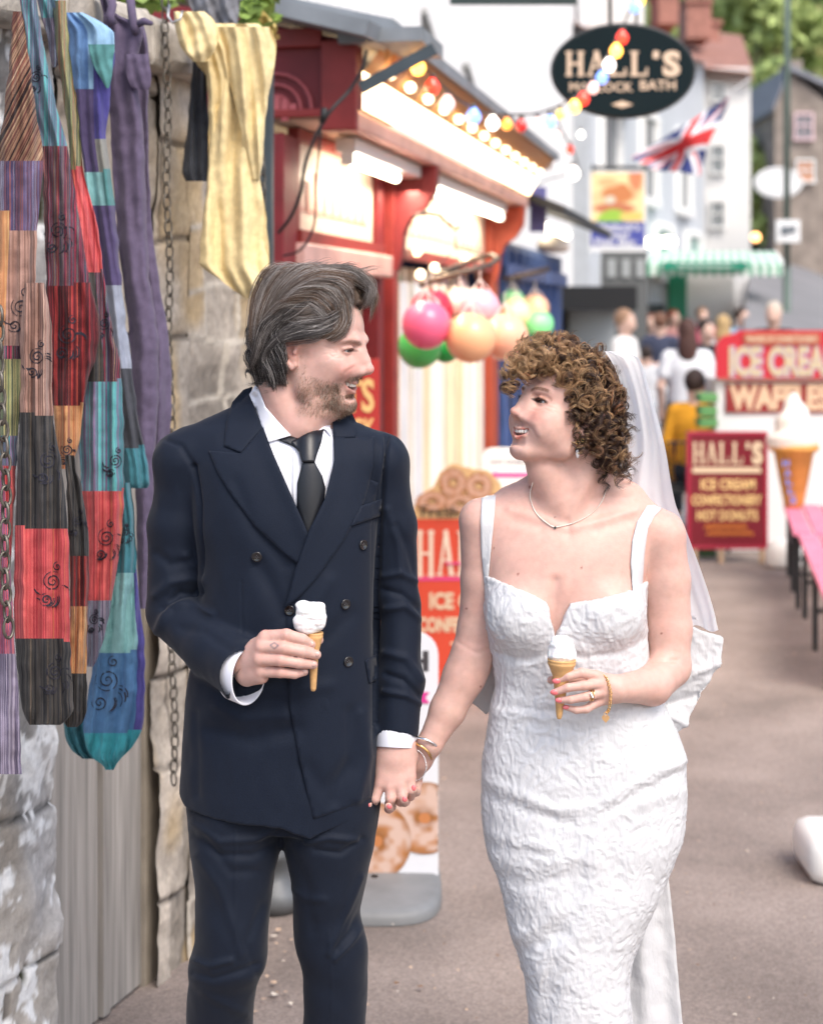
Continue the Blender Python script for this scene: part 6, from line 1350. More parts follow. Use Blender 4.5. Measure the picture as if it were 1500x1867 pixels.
    kbox(mb, 5.34, 8.9, .062, .09, 2.0, 2.1); mb.build('batten', BL2, k2); mb = MB(); kbox(mb, 5.6, 7.2, .034, .045, 1.1, 1.95); mb.build('dark_interior_panel', mat('interior_shade_navy', (.015, .025, .07), .6), k2)  # navy panel stands in for the shade inside the kiosk
    mb = MB(); mb.add([KP(5.3, .45, 2.42), KP(9.2, .45, 2.42), KP(9.2, -.9, 2.95), KP(5.3, -.9, 2.95), KP(5.3, .45, 2.48), KP(9.2, .45, 2.48), KP(9.2, -.9, 3.0), KP(5.3, -.9, 3.0)], [(3, 2, 1, 0), (4, 5, 6, 7), (0, 1, 5, 4), (1, 2, 6, 5), (2, 3, 7, 6), (3, 0, 4, 7)]); mb.build('roof', mat('black_felt', (.03, .032, .035), .8), k2)
    mb = MB(); d = 11.6; mb.box((X(966, d), d, Z(422, d)), (X(996, d), d+.04, Z(340, d))); mb.build('valance', mat('lilac_blue_cloth', (.15, .15, .38), .8), k2)
    mb = MB(); mb.tube([P(978, 408, 12.4), P(1032, 428, 13.6)], .035, 10); t2 = tag(mb.build('tube_light', TUBE, None, True), 'short bright tube light at the blue kiosk', 'light')
    mb = MB(); mb.lathe(P(1008, 462, 12.6), [(0, 0), (.10, .01), (.125, .05), (.10, .10), (.04, .135), (0, .14)], 24); tag(mb.build('globe_lamp', mat('opal_shade', (.62, .54, .46), .5), None, True), 'beige dome lamp shade below the short tube light', 'lamp')
    bk = mat('black_canvas', (.012, .013, .015), .8); mb = MB(); d = 19; cn = empty('black_canopy', P(1075, 600, d), 'black canopy over a stall beside the blue kiosk', 'canopy'); mb.box((X(1006, d), d-.7, Z(566, d)), (X(1146, d), d+.5, Z(523, d))); mb.build('valance', bk, cn); mb = MB(); mb.box((X(1008, d), d+.3, 0), (X(1040, d), d+.5, Z(566, d))); mb.build('side', bk, cn); mb = MB(); mb.box((X(1040, d), d+.45, .2), (X(1130, d), d+.5, Z(566, d))); mb.build('back_panel', mat('stall_grey', (.42, .46, .48), .7), cn)
    # ---- white corrugated building behind the kiosks
    wb = empty('white_building', P(800, 900, 15), 'tall white corrugated building rising behind the kiosks', 'building'); mb = MB(); a, b = Vector((X(470, 8.6), 8.6, 0)), Vector((X(1046, 22.5), 22.5, 0)); t = (b-a).normalized(); L = (b-a).length; nn = Vector((t.y, -t.x, 0)); v = []; n = int(L/.06); zt = 8.5
    for i in range(n+1): o = a+t*(L*i/n)+nn*(.018*(1 if (i//2) % 2 else -1)); v += [o, o+Vector((0, 0, zt))]
    mb.add(v, [(2*i, 2*i+2, 2*i+3, 2*i+1) for i in range(n)]); mb.add([a, b, b-nn*5, a-nn*5, a+Vector((0, 0, zt)), b+Vector((0, 0, zt)), b-nn*5+Vector((0, 0, zt)), a-nn*5+Vector((0, 0, zt))], [(1, 2, 6, 5), (2, 3, 7, 6), (3, 0, 4, 7), (4, 5, 6, 7)]); mb.build('wall', mat('white_cladding', (.70, .70, .70), .6, var=.05, vscale=2), wb)
    for px, py in ((773, 50), (850, 143), (968, 262)):
        k = (px-CX)/F; s = (k*a.y-a.x)/(t.x-k*t.y); c = a+t*s+nn*.03; c.z = Z(py, c.y); mb = MB(); mb.bar(c-t*.20+Vector((0, 0, .09)), c+t*.20+Vector((0, 0, -.09)), .05, .05); mb.build('vent', mat('vent_grey', (.28, .28, .27), .7), wb)
    mb = MB(); c = b+nn*.1; mb.tube([c, c+Vector((0, 0, 8.5))], .07, 10); mb.build('downpipe', mat('pipe_grey', (.55, .56, .57), .5), wb, True)
    mb = MB(); kx = X(820, 9); mb.box((X(820, 9), 9, Z(5, 9)), (X(1052, 9), 9.05, Z(-60, 9))); mb.tube([(X(900, 9), 9.02, Z(-60, 9)), (X(900, 9), 9.02, Z(-300, 9))], .02, 6); tag(mb.build('hanging_board', mat('dark_green_board', (.02, .04, .035), .6), None), 'dark board whose lower edge shows at the very top above the bulbs', 'sign')
    # second white block with dark eaves between the kiosks and the picture sign
    w2 = empty('white_shop', P(1060, 800, 22), 'white shop with dark scalloped eaves beyond the blue kiosk', 'shop building'); d = 22.6; mb = MB(); mb.box((X(1040, d), d, 0), (X(1082, d), d+3, 8)); mb.box((X(1082, d), d+.3, 4.6), (X(1180, d), d+3, 8)); mb.build('wall', mat('white_render', (.70, .69, .67), .9, var=.05, vscale=1.2), w2)
    mb = MB(); mb.box((X(1098, d), d+.24, Z(305, d)), (X(1112, d), d+.29, Z(250, d))); mb.build('window', mat('window_glass', (.10, .12, .14), .15, spec=.8), w2); mb = MB(); mb.box((X(1070, d), d-.02, 0), (X(1180, d), d+.29, Z(455, d))); mb.build('shopfront', mat('dim_shopfront', (.10, .105, .105), .6), w2); mb = MB()
    for i in range(4): x = 1080+i*26; mb.box((X(x, d), d-.06, Z(505, d)), (X(x+16, d), d-.03, Z(472, d)))
    mb.build('display_pane', mat('dim_pane', (.30, .32, .32), .4), w2)
    # ---- hanging oval sign
    d = 9.5; c = P(1135, 129, d); ov = empty('oval_sign', c, "black oval hanging sign reading HALL'S in cream letters", 'sign'); mb = MB(); mb.lathe(c, [(0, -.03), (1.0, -.03), (1.0, .03), (0, .03)], 64, (0, -1, 0), (1, 1)); r = 128*d/F; q = 83*d/F
    mb.v = [(c.x+(x-c.x)*r, y, c.z+(z-c.z)*q) for x, y, z in mb.v]; mb.build('board', mat('sign_black', (.006, .014, .017), .75, spec=.15), ov); mb = MB(); n = 64
    mb.tube([c+Vector((r*math.cos(2*math.pi*i/n), -.01, q*math.sin(2*math.pi*i/n))) for i in range(n+1)], .014, 8); mb.build('rim', mat('rim_dark', (.03, .03, .03), .4), ov, True)
    tx = MB(); o = (0, d-.03, 0); ex, ey = (1, 0, 0), (0, 0, 1); slab_word(tx, "HALL'S", o, ex, ey, X(1029, d), X(1240, d), Z(140, d), Z(94, d), .004); text(tx, 'MATLOCK', o, ex, ey, X(1037, d), X(1152, d), Z(168, d), Z(151, d), .004, .015); text(tx, 'BATH', o, ex, ey, X(1165, d), X(1230, d), Z(165, d), Z(147, d), .004, .015)
    tx.add([P(1114, 190, d-.034), P(1134, 196, d-.034), P(1154, 190, d-.034), P(1134, 183, d-.034)], [(0, 1, 2, 3)]); tx.build('lettering', mat('cream_letter', (.66, .50, .36), .5), ov); mb = MB(); mb.tube([P(1112, 48, d), P(1111, -80, d)], .012, 8); mb.tube([P(1160, 48, d), P(1160, -80, d)], .008, 8); mb.build('hanger', mat('rim_dark', (.03, .03, .03), .4), ov)
    # ---- string of coloured bulbs
    ls = empty('bulb_string', P(960, 230, 8), 'string of coloured festoon bulbs sagging from the kiosk roof up across the oval sign', 'string lights')
    path = [(744, 92, 6.3), (790, 140, 6.6), (850, 190, 7.1), (900, 208, 7.5), (960, 208, 8.0), (1010, 196, 8.3), (1050, 172, 8.6), (1090, 128, 8.8), (1120, 76, 8.9), (1145, 25, 8.95), (1170, -40, 9)]; t = np.linspace(0, 1, 60); s = np.linspace(0, 1, len(path)); mb = MB()
    mb.tube([P(*[float(smooth_interp(a, s, [p[j] for p in path])) for j in range(3)]) for a in t], .005, 6); mb.tube([P(1010, 200, 8.3), P(1025, 240, 9.2), P(1045, 275, 10), P(1060, 320, 11)], .005, 6); mb.tube([P(1048, 315, 10.8), P(1000, 326, 11.5), P(960, 345, 12)], .004, 6); mb.build('wire', BLK, ls)
    BC = {'amber': (1, .45, .06), 'red': (.9, .04, .02), 'pink': (.95, .55, .5), 'blue': (.18, .32, .95), 'yellow': (.85, .55, .10), 'orange': (.9, .28, .04), 'white': (1, .88, .8), 'deep_red': (.55, .02, .02)}; ES = {'amber': 4, 'white': 3, 'blue': 1.2, 'red': 1.5, 'orange': 1.6, 'yellow': 1.0, 'pink': 1.0, 'deep_red': .3}
    bm_ = {k: mat('bulb_'+k, v, .15, emit=v, estr=ES[k], coat=.5) for k, v in BC.items()}; so_ = mat('bulb_socket', (.10, .09, .08), .6)
    for x, y, k, dd, r in ((762, 122, 'amber', 6.35, 15), (788, 158, 'red', 6.6, 15), (815, 188, 'pink', 6.85, 15), (863, 212, 'blue', 7.2, 15), (898, 224, 'white', 7.5, 13), (924, 226, 'orange', 7.7, 11), (950, 229, 'deep_red', 7.9, 12), (980, 225, 'pink', 8.1, 10), (1003, 222, 'blue', 8.2, 12), (1021, 208, 'yellow', 8.35, 9), (1047, 194, 'amber', 8.45, 12), (1063, 180, 'red', 8.5, 12), (1081, 160, 'pink', 8.6, 11), (1097, 141, 'blue', 8.7, 12), (1110, 118, 'white', 8.75, 12), (1123, 92, 'amber', 8.8, 12), (1134, 68, 'red', 8.85, 12), (1157, 12, 'blue', 8.9, 12), (1166, 0, 'amber', 8.92, 10), (1110, 152, 'red', 10, 7), (1091, 190, 'orange', 10.4, 7), (1059, 245, 'white', 9.6, 7), (1039, 272, 'red', 10, 8), (1016, 246, 'pink', 9.2, 7), (1045, 316, 'white', 10.8, 12)):
        c = P(x, y, dd); R_ = r*dd/F*.95; mb = MB(); mb.lathe(c, [(0, -R_*1.1), (R_*.6, -R_*.9), (R_, -R_*.2), (R_*.9, R_*.4), (R_*.45, R_*.95), (R_*.4, R_*1.2)], 14); b = mb.build('bulb', bm_[k], ls, True); mb = MB(); mb.lathe(c, [(R_*.45, R_*1.15), (R_*.45, R_*1.7), (0, R_*1.75)], 10); mb.build('socket', so_, b)
    # ---- play balls hanging in nets
    def bracket(lab, pts, d, r=.011):
        mb = MB(); mb.tube([P(*p) for p in pts], r, 8)
        for i in range(7): a = Vector(P(*pts[0])).lerp(Vector(P(*pts[len(pts)//2])), (i+1)/8); mb.tube([a, a+Vector((.004, 0, -.07))], .005, 6)
        return tag(mb.build('display_ring', mat('grimy_metal', (.14, .11, .09), .5, .7), None, True), lab, 'rack')
    bracket('near metal ring rack on a chain from which pink and orange balls hang', [(767, 520, 7.2), (800, 508, 7.15), (850, 494, 7.1), (895, 482, 7.2), (908, 470, 7.4), (896, 464, 7.7), (860, 474, 7.8), (815, 492, 7.6), (780, 512, 7.35), (767, 520, 7.2)], 7.2); bracket('far metal rack in front of the blue kiosk carrying green and cream balls', [(915, 508, 11.3), (960, 498, 11.3), (1000, 488, 11.4), (1000, 492, 11.6), (950, 504, 11.6), (915, 512, 11.5)], 11.3)
    mb = MB(); mb.tube([P(750, 394, 7.6), P(775, 388, 7.6), P(800, 392, 7.6), (P(822, 412, 7.6)), P(832, 418, 7.6), P(838, 410, 7.6)], .009, 8); mb.tube([P(830, 418, 7.6), P(830, 450, 7.6)], .004, 6)
    for x, y in ((780, 508), (850, 488), (900, 470)): mb.tube([P(830, 450, 7.6), P(x, y, 7.35)], .003, 6)
    tag(mb.build('hook_arm', BLK, None, True), 'curly iron arm and thin wires holding the near ring rack', 'bracket')
    NET = mat('net_string', (.75, .68, .66), .8)
    for x, y, r, d, c, lab in ((777, 592, 45, 7.0, 'f4668a', 'hot pink play ball hanging leftmost in front'), (787, 566, 40, 7.3, 'c62844', 'crimson play ball behind the hot pink one'), (858, 616, 46, 7.0, 'fbb88a', 'large orange play ball in the front middle'), (920, 614, 43, 7.2, 'fab898', 'orange-pink play ball beside the bride\'s curls'), (875, 562, 37, 7.3, 'f4aab8', 'pale pink play ball above the orange ones'),
                                (838, 556, 30, 7.5, 'f4d2c8', 'whitish pink play ball in the net at the top'), (765, 632, 40, 7.45, '4cbc60', 'green play ball below the hot pink one'), (812, 636, 26, 7.6, '22a04a', 'small green play ball partly behind the front orange ball'), (982, 592, 27, 11.3, '84e498', 'bright green play ball at the blue kiosk'), (975, 562, 26, 11.5, 'f2b894', 'peach play ball above the bright green one'), (934, 552, 24, 11.5, '8fdc9a', 'pale green play ball on the far rack'), (940, 572, 28, 11.3, 'f6dcb0', 'cream play ball on the far rack')):
        c0 = P(x, y, d); R_ = r*d/F; root = empty('play_ball', c0, lab, 'ball', 'coloured play balls hanging at the kiosks'); mb = MB(); mb.ball(c0, [R_]*3, 28, 18); mb.build('ball', mat('ball_'+c, c, .3, coat=.3, sss=0), root, True); mb = MB()
        for i in range(5): a = i*1.256; mb.tube([c0+Vector((R_*.55*math.cos(a), R_*.55*math.sin(a), R_*.86)), c0+Vector((0, 0, R_*1.45)), c0+Vector((0, 0, R_*1.9))], .0025, 5)
        mb.build('net', NET, root)
    # ---- flag
    d = 14; fl = empty('union_flag', P(1330, 180, d), 'British union flag flying from a thin pole in front of the white houses', 'flag'); nu, nv = 150, 90; V = []; C = []
    # hoist runs from the pole tip (1330,172) to (1296,318); the fly droops to the lower left
    for i in range(nu+1):
        for j in range(nv+1):
            u, v = i/nu, j/nv; tp = np.array((1332-70*u-112*u*u, 170+52*u+66*u*u)); bt = np.array((1250-6*u+20*(1-u), 322-4*math.sin(u*5)))*(1-u*.55)+np.array((1146, 292))*u*.55
            p = tp*(1-v)+bt*v; w_ = .12*math.sin(u*8+v*3)+.05*math.sin(v*9+u*3); V.append(P(p[0]+3*math.sin(v*8+u*3), p[1], d+w_)); x, y = (u-.5)*2, (v-.5)
            c = hexc('27336c'); dg = (abs(y)-abs(x)*.5)/1.118
            if abs(dg) < .085: c = (.82, .82, .84)
            off = dg if (x > 0) == (y > 0) else -dg
            if 0 < off < .05: c = hexc('cc3038')
            if abs(y) < .17 or abs(x) < .20: c = (.82, .82, .84)
            if abs(y) < .10 or abs(x) < .12: c = hexc('dc3c3e')
            C.append(c)
    m = nv+1; o = link('cloth', np_mesh('cloth', V, [(i*m+j, i*m+j+1, (i+1)*m+j+1, (i+1)*m+j) for i in range(nu) for j in range(nv)], C), mat('flag_cloth', attr='Col', rough=.8), fl, True); sm_ = o.modifiers.new('t', 'SOLIDIFY'); sm_.thickness = .004
    mb = MB(); mb.tube([P(1322, 178, d), P(1348, 156, d), P(1368, 142, d)], .010, 8); mb.build('pole', mat('pole_white', (.5, .5, .5), .5), fl)
    # ---- picture sign of the fish bar
    d = 17; ps = empty('picture_sign', P(1126, 384, d), 'hanging picture sign with an orange painting over a blue panel of white writing', 'sign'); mb = MB(); mb.box((X(1074, d), d, Z(458, d)), (X(1178, d), d+.05, Z(311, d))); mb.build('board', mat('sign_white', (.75, .76, .76), .5), ps)
    gxn, gyn = 60, 60; V = []; C = []
    for i in range(gxn+1):
        for j in range(gyn+1):
            u, v = i/gxn, j/gyn; x, y = 1078+96*u, 314+90*v; V.append(P(x, y, d-.004)); c = np.array((.85, .66, .34)); n1 = float(NZ(np.array((u*5, v*4, 2.2)))); c = c*(1-.3*max(0, n1))
            for cx, cy, rx, ry, col in ((.5, .45, .42, .2, (.55, .20, .07)), (.85, .15, .15, .3, (.60, .22, .10)), (.4, .72, .4, .13, (.50, .16, .08)), (.35, .55, .13, .10, (.62, .58, .45)), (.4, .92, .28, .2, (.30, .50, .06)), (.75, .9, .25, .1, (.70, .52, .14)), (.3, .2, .2, .1, (.75, .42, .2))):
                q = math.hypot((u-cx)/rx, (v-cy)/ry)+.3*n1; w_ = min(max((1.05-q)*4, 0), 1); c = c*(1-w_)+np.array(col)*w_
            C.append(c)
    m = gyn+1; link('painting', np_mesh('painting', V, [(i*m+j, i*m+j+1, (i+1)*m+j+1, (i+1)*m+j) for i in range(gxn) for j in range(gyn)], C), mat('painting', attr='Col', rough=.6), ps); mb = MB(); mb.box((X(1077, d), d-.006, Z(448, d)), (X(1175, d), d-.001, Z(404, d))); mb.build('blue_panel', mat('sign_blue', (.06, .075, .32), .5), ps)
    tx = MB(); o = (0, d-.008, 0); text(tx, "Matlock's", o, ex, ey, X(1088, d), X(1166, d), Z(420, d), Z(407, d), .003, .02); text(tx, 'Best', o, ex, ey, X(1106, d), X(1148, d), Z(433, d), Z(422, d), .003, .02); text(tx, 'Fish Bar', o, ex, ey, X(1084, d), X(1160, d), Z(447, d), Z(435, d), .003, .02); tx.build('lettering', mat('white_letter', (.8, .8, .8), .5), ps); mb = MB(); mb.tube([P(1078, 305, d), P(1180, 305, d)], .02, 8); mb.tube([P(1080, 312, d), P(1080, 300, d)], .01, 6); mb.tube([P(1172, 312, d), P(1172, 300, d)], .01, 6); mb.build('bracket', mat('rim_dark', (.03, .03, .03), .4), ps)
    for i, (x, y) in enumerate(((1184, 442), (1200, 441), (1214, 440), (1224, 440))): mb = MB(); mb.ball(P(x, y, 20), [.055]*3); tag(mb.build('shop_light', TUBE, None, True), ('first', 'second', 'third', 'last')[i]+' small bright lamp of the row right of the picture sign', 'lamp', 'row of small lamps beside the picture sign')
    # ---- menu board HALL'S
    CL = mat('cream_letter_sign', (.66, .53, .36), .5); YL = mat('yellow_letter', (.80, .56, .24), .5); OL = mat('orange_script', (.80, .30, .06), .5); MR = mat('sign_maroon', (.16, .008, .018), .4); MR2 = mat('sign_crimson', (.36, .015, .045), .4)
    d = 12.1; hb = empty('menu_board', P(1325, 1025, d), "maroon HALL'S menu board on the ground before the ice cream stall", 'sign'); mb = MB(); mb.box((X(1255, d), d, Z(998, d)), (X(1396, d), d+.03, Z(790, d))); mb.build('panel', MR, hb)
    mb = MB(); e = .012; x0, x1, z0, z1 = X(1255, d), X(1396, d), Z(998, d), Z(790, d)
    for a, b in (((x0-e, z0-e), (x1+e, z0+e)), ((x0-e, z1-e), (x1+e, z1+e)), ((x0-e, z0+e), (x0+e, z1-e)), ((x1-e, z0+e), (x1+e, z1-e))): mb.box((a[0], d-.01, a[1]), (b[0], d+.04, b[1]))
    mb.build('frame', MR2, hb, False, .004); mb = MB()
    for x in (1262, 1310, 1385): mb.box((X(x, d), d-.006, 0), (X(x+9, d), d+.028, z0-e))
    mb.build('leg', mat('bare_wood', (.42, .30, .20), .7), hb); tx = MB(); o = (0, d, 0); slab_word(tx, "HALL'S", o, ex, ey, X(1262, d), X(1391, d), Z(846, d), Z(806, d), .004); tx.add([P(1262, 852, d-.004), P(1386, 852, d-.004), P(1388, 862, d-.004), P(1262, 862, d-.004)], [(3, 2, 1, 0)]); tx.build('name', CL, hb)
    tx = MB()
    for s_, a, b, y0, y1 in (('ICE CREAM', 1277, 1376, 893, 873), ('CONFECTIONERY', 1261, 1388, 921, 902), ('HOT DONUTS', 1270, 1381, 949, 930)): tx = MB(); text(tx, s_, o, ex, ey, X(a, d), X(b, d), Z(y0, d), Z(y1, d), .004, .03); tx.build('menu_line', YL, hb)
    mb = MB()
    for y, a, b in ((960, 1284, 1360), (972, 1288, 1372)): mb.tube([P(a+(b-a)*i/60, y+4*math.sin(i*1.1)+2*math.sin(i*2.7), d-.006) for i in range(61)], .004, 4)
    mb.build('script_line', OL, hb)
    # ---- ice cream stall
    d = 12.7; st = empty('ice_cream_stall', P(1450, 1000, d), 'white ice cream stall with a red ICE CREAM header and WAFFLES panel', 'stall'); mb = MB(); mb.box((X(1304, d), d, .0), (X(1640, d), d+1.0, Z(690, d))); mb.build('cabinet', mat('stall_white', (.76, .74, .73), .5), st, False, .01)
    RS = mat('sign_bright_red', (.50, .02, .035), .4); mb = MB(); pr = [(1305, 689)]+[(1305+26-26*math.cos(a*math.pi/12), 636-26*math.sin(a*math.pi/12)) for a in range(7)]+[(1344, 606), (1344, 602), (1600, 602), (1600, 610), (1640, 640), (1640, 689)]
    mb.prism([(X(x, d-.05), Z(y, d-.05)) for x, y in pr][::-1], (0, d-.05, 0), ex, ey, .04); mb.build('header', RS, st); mb = MB(); mb.box((X(1353, d), d-.066, Z(628, d)), (X(1491, d), d-.052, Z(607, d))); mb.box((X(1310, d), d-.06, Z(692, d)), (X(1640, d), d-.03, Z(689, d))); mb.build('top_strip', mat('brick_orange', (.42, .11, .06), .5), st)
    tx = MB(); o = (0, d-.066, 0); text(tx, 'MAKERS OF CONFECTIONERY', o, ex, ey, X(1358, d), X(1486, d), Z(623, d), Z(612, d), .003, .02); tx.build('small_lettering', CL, st); sh = MB(); text(sh, 'ICE CREAM', (0, d-.05, 0), ex, ey, X(1328, d), X(1531, d), Z(688, d), Z(629, d), .003, .07); sh.build('letter_edge', mat('letter_lilac', (.42, .34, .48), .5), st); tx = MB(); text(tx, 'ICE CREAM', (0, d-.05, 0), ex, ey, X(1326, d), X(1529, d), Z(685, d), Z(631, d), .007, .03); tx.build('lettering', mat('pale_gold_letter', (.56, .46, .29), .5), st)
    mb = MB(); mb.box((X(1322, d), d-.02, Z(752, d)), (X(1640, d), d-.002, Z(698, d))); wp = mb.build('waffle_panel', mat('sign_dark_red', (.26, .02, .02), .45), st); tx = MB(); text(tx, 'WAFFLES', (0, d-.02, 0), ex, ey, X(1328, d), X(1512, d), Z(748, d), Z(699, d), .004, .06); tx.build('waffle_lettering', mat('peach_letter', (.68, .47, .31), .5), wp)
    # giant model cone
    d = 11.4; gc = empty('giant_cone_model', P(1447, 985, d), 'giant model soft-serve cone in front of the ice cream stall', 'model cone'); mb = MB(); c = P(1447, 812, d); pf = []
    n, m = 120, 40; V = []
    for i in range(n+1):
        t = i/n; z = t*96*d/F; R_ = (46*(1-t)**.72+2)*d/F
        for j in range(m): a = 2*math.pi*j/m; bul = 1+.10*math.sin(a-t*2*math.pi*2.6)*(1-t)**.3; V.append((c.x+R_*bul*math.cos(a), c.y+R_*bul*math.sin(a), c.z+z+.02*math.sin(a-t*16)*(1-t)))
    Fa = [(i*m+j, i*m+(j+1) % m, (i+1)*m+(j+1) % m, (i+1)*m+j) for i in range(n) for j in range(m)]; link('soft_serve', np_mesh('soft_serve', V, Fa), mat('model_cream', (.80, .76, .70), .4), gc, True)
    mb = MB(); s_ = d/F; mb.lathe(P(1447, 925, d), [(0, 0), (14*s_, 0), (18*s_, 6*s_), (36*s_, 100*s_), (44*s_, 104*s_), (46*s_, 110*s_), (44*s_, 116*s_), (0, 116*s_)], 32); cn = mb.build('cone', mat('model_wafer', (.62, .31, .07), .5, var=.15, vscale=12), gc, True)
    tx = MB()
    for i, ch in enumerate("HALLS"): y = 835+i*17; xo = 1417+i*4.0; text(tx, ch, (0, d-.155+i*.012, 0), (1, 0, 0), ey, X(xo, d), X(xo+12, d), Z(y+12, d), Z(y, d), .0, .04)
    tx.build('lettering', mat('blue_letter', (.12, .20, .55), .5), cn); mb = MB(); mb.tube([P(1447, 990, d), P(1447, 920, d)], .03, 10); mb.build('stand', mat('grey_steel', (.4, .4, .42), .4, .6), gc)
    mb = MB(); mb.lathe(P(1430, 1032, 11.9), [(0, 0), (.125, 0), (.135, .02), (.135, .10), (.115, .155), (.07, .185), (0, .19)], 28, None, (1, .7)); tag(mb.build('weight_block', mat('white_plastic', (.76, .75, .73), .4), None, True), 'rounded white block between the maroon menu board and the pink bench', 'base block')
    # ---- pink benches
    PK = mat('pink_paint', (.70, .21, .32), .5, var=.15, vscale=12); IR = mat('black_iron', (.015, .015, .017), .5)
    for lab, (ax, ay, da), (bx, by, db) in (('pink slatted bench with black legs nearest the giant cone', (1428, 921, 11.6), (1446, 980, 10.15)), ('pink slatted bench in front, cut off by the right edge of the photo', (1455, 979, 10.05), (1500, 1085, 7.9))):
        a, b = P(ax, ay, da), P(bx, by, db); z = .46; a.z = b.z = z; t = (a-b).normalized(); nn = Vector((t.y, -t.x, 0)); bn = empty('bench', (a+b)/2, lab, 'bench', 'pink benches')
        for i in range(3): mb = MB(); mb.bar(a+nn*(.055+i*.125), b+nn*(.055+i*.125), .11, .03); mb.build('slat', PK, bn, False, .004)
        for k in (.06, .5, .94):
            c = b.lerp(a, k); 
            for j in (.03, .33): mb = MB(); mb.bar(c+nn*j+Vector((0, 0, -.016)), c+nn*j+Vector((0, 0, -z)), .025, .025); mb.build('leg', IR, bn)
            mb = MB(); mb.bar(c+nn*.03+Vector((0, 0, -.25)), c+nn*.33+Vector((0, 0, -.25)), .02, .02); mb.build('brace', IR, bn)
    mb = MB(); x0 = X(1478, 5.26); V = Vox(graded([(1470, 1600, 2)]), graded([(2040, 2400, 4)]), graded([(1490, 1640, 2)])) if 0 else None
    mb.box((x0, 5.26, 0), (x0+.30, 5.55, .152)); tag(mb.build('weight_block', mat('white_plastic', (.76, .75, .73), .4), None, True, .045), 'white rounded base block on the path at the lower right edge', 'base block')
    # ---- tall doughnut board behind the couple
    DN = mat('doughnut_print', attr='Col', rough=.6)
    def donut(px, py, rx, ry, d, hole=.3, rot=0, seed=0, sugar=.6, clip=None):
        V = []; C = []; n, m = 48, 22
        for i in range(m+1):
            for j in range(n):
                r = hole*.9+(1-hole*.9)*i/m; a = 2*math.pi*j/n; V.append(P(px+rx*r*math.cos(a), py+ry*r*math.sin(a), d)); tt = (r-hole)/(1-hole); nz = float(NZ(np.array((px*.3+6*r*math.cos(a), seed+6*r*math.sin(a), 1.))))
                w_ = sugar*min(max(1.25-abs(tt-.5)*2.2+nz*.7, 0), 1); c = np.array((.44, .17, .045))*(1-.35*max(0, 1-tt*3))*(1-.3*max(0, tt*4-3)); C.append(c*(1-w_)+np.array((.74, .62, .58))*w_)
        if clip: V = [Vector((min(max(v.x, clip[0]), clip[1]), v.y, v.z)) for v in V]
        return V, [(i*n+j, (i+1)*n+j, (i+1)*n+(j+1) % n, i*n+(j+1) % n) for i in range(m) for j in range(n)], C
    d = 7.8; db = empty('doughnut_board', P(855, 1279, d), "orange-red HALL'S board topped with a cut-out of sugared doughnuts", 'sign'); mb = MB(); mb.box((X(748, d), d, 0.02), (X(966, d), d+.03, Z(946, d))); mb.build('panel', mat('sign_orange_red', (.58, .065, .030), .45), db)
    mb = MB(); pr = [(752, 946), (754, 925), (764, 905), (790, 888), (802, 862), (826, 845), (850, 852), (868, 856), (890, 858), (912, 880), (920, 910), (940, 925), (948, 946)]; mb.prism([(X(x, d), Z(y, d)) for x, y in pr][::-1], (0, d, 0), ex, ey, .02); mb.build('cut_out', mat('pale_peach_print', (.62, .40, .19), .6, var=.1, vscale=20), db)
    for k, (x, y, rx, ry) in enumerate(((826, 880, 25, 27), (873, 886, 25, 25), (788, 914, 30, 18), (840, 918, 30, 17), (900, 918, 28, 17))): v, f, c = donut(x, y, rx, ry, d-.004-k*.002, .28, 0, k, .35); link('doughnut', np_mesh('doughnut', v, f, c), DN, db)
    tx = MB(); o = (0, d-.018, 0); text(tx, 'Fresh Donuts', o, ex, ey, X(768, d), X(940, d), Z(943, d), Z(921, d), .0, .01); tx.build('cut_out_lettering', mat('brown_black_letter', (.05, .035, .02), .6), db)
    tx = MB(); o = (0, d, 0); slab_word(tx, "HALL'S", o, ex, ey, X(759, d), X(958, d), Z(1052, d), Z(966, d), .004); tx.build('name', mat('white_gold_letter', (.74, .62, .48), .5), db); mb = MB(); mb.box((X(760, d), d-.003, Z(1058, d)), (X(955, d), d+.001, Z(1053, d))); mb.box((X(812, d), d-.012, Z(1028, d)), (X(955, d), d-.008, Z(1025, d))); mb.build('pink_rule', mat('magenta_rule', (.70, .06, .25), .5), db)
    tx = MB()
    for s_, a, b, y0, y1 in (('ICE CREAM', 783, 935, 1111, 1080), ('CONFECTIONERY', 762, 952, 1153, 1125), ('TEAS', 821, 890, 1196, 1170)): tx = MB(); text(tx, s_, o, ex, ey, X(a, d), X(b, d), Z(y0, d), Z(y1, d), .004, .04); tx.build('menu_line', mat('cream_letter_sign', (.66, .53, .36), .5), db)
    # white arrow sign
    def rrect(x0, x1, y0, y1, r, d): 
        out = []
        for cx, cy, a0 in ((x1-r, y0+r, -90), (x1-r, y1-r, 0), (x0+r, y1-r, 90), (x0+r, y0+r, 180)):
            for i in range(7): a = math.radians(a0+i*15); out.append((X(cx+r*math.cos(a), d), Z(cy+r*math.sin(a), d)))
        return out[::-1]
    d = 9.3; ar = empty('arrow_sign', P(925, 1160, d), 'white rounded sign with grey writing and a magenta arrow pointing left', 'sign'); mb = MB(); mb.prism(rrect(881, 982, 817, 1040, 16, d), (0, d, 0), ex, ey, .03); mb.build('panel', mat('sign_white', (.75, .76, .76), .5), ar); tx = MB(); o = (0, d, 0); text(tx, 'HOT DONUTS', o, ex, ey, X(893, d), X(972, d), Z(847, d), Z(837, d), .003, .02); text(tx, 'OPEN', o, ex, ey, X(926, d), X(966, d), Z(897, d), Z(889, d), .003, .02) if 0 else None; tx.build('lettering', mat('grey_letter', (.25, .24, .26), .6), ar)
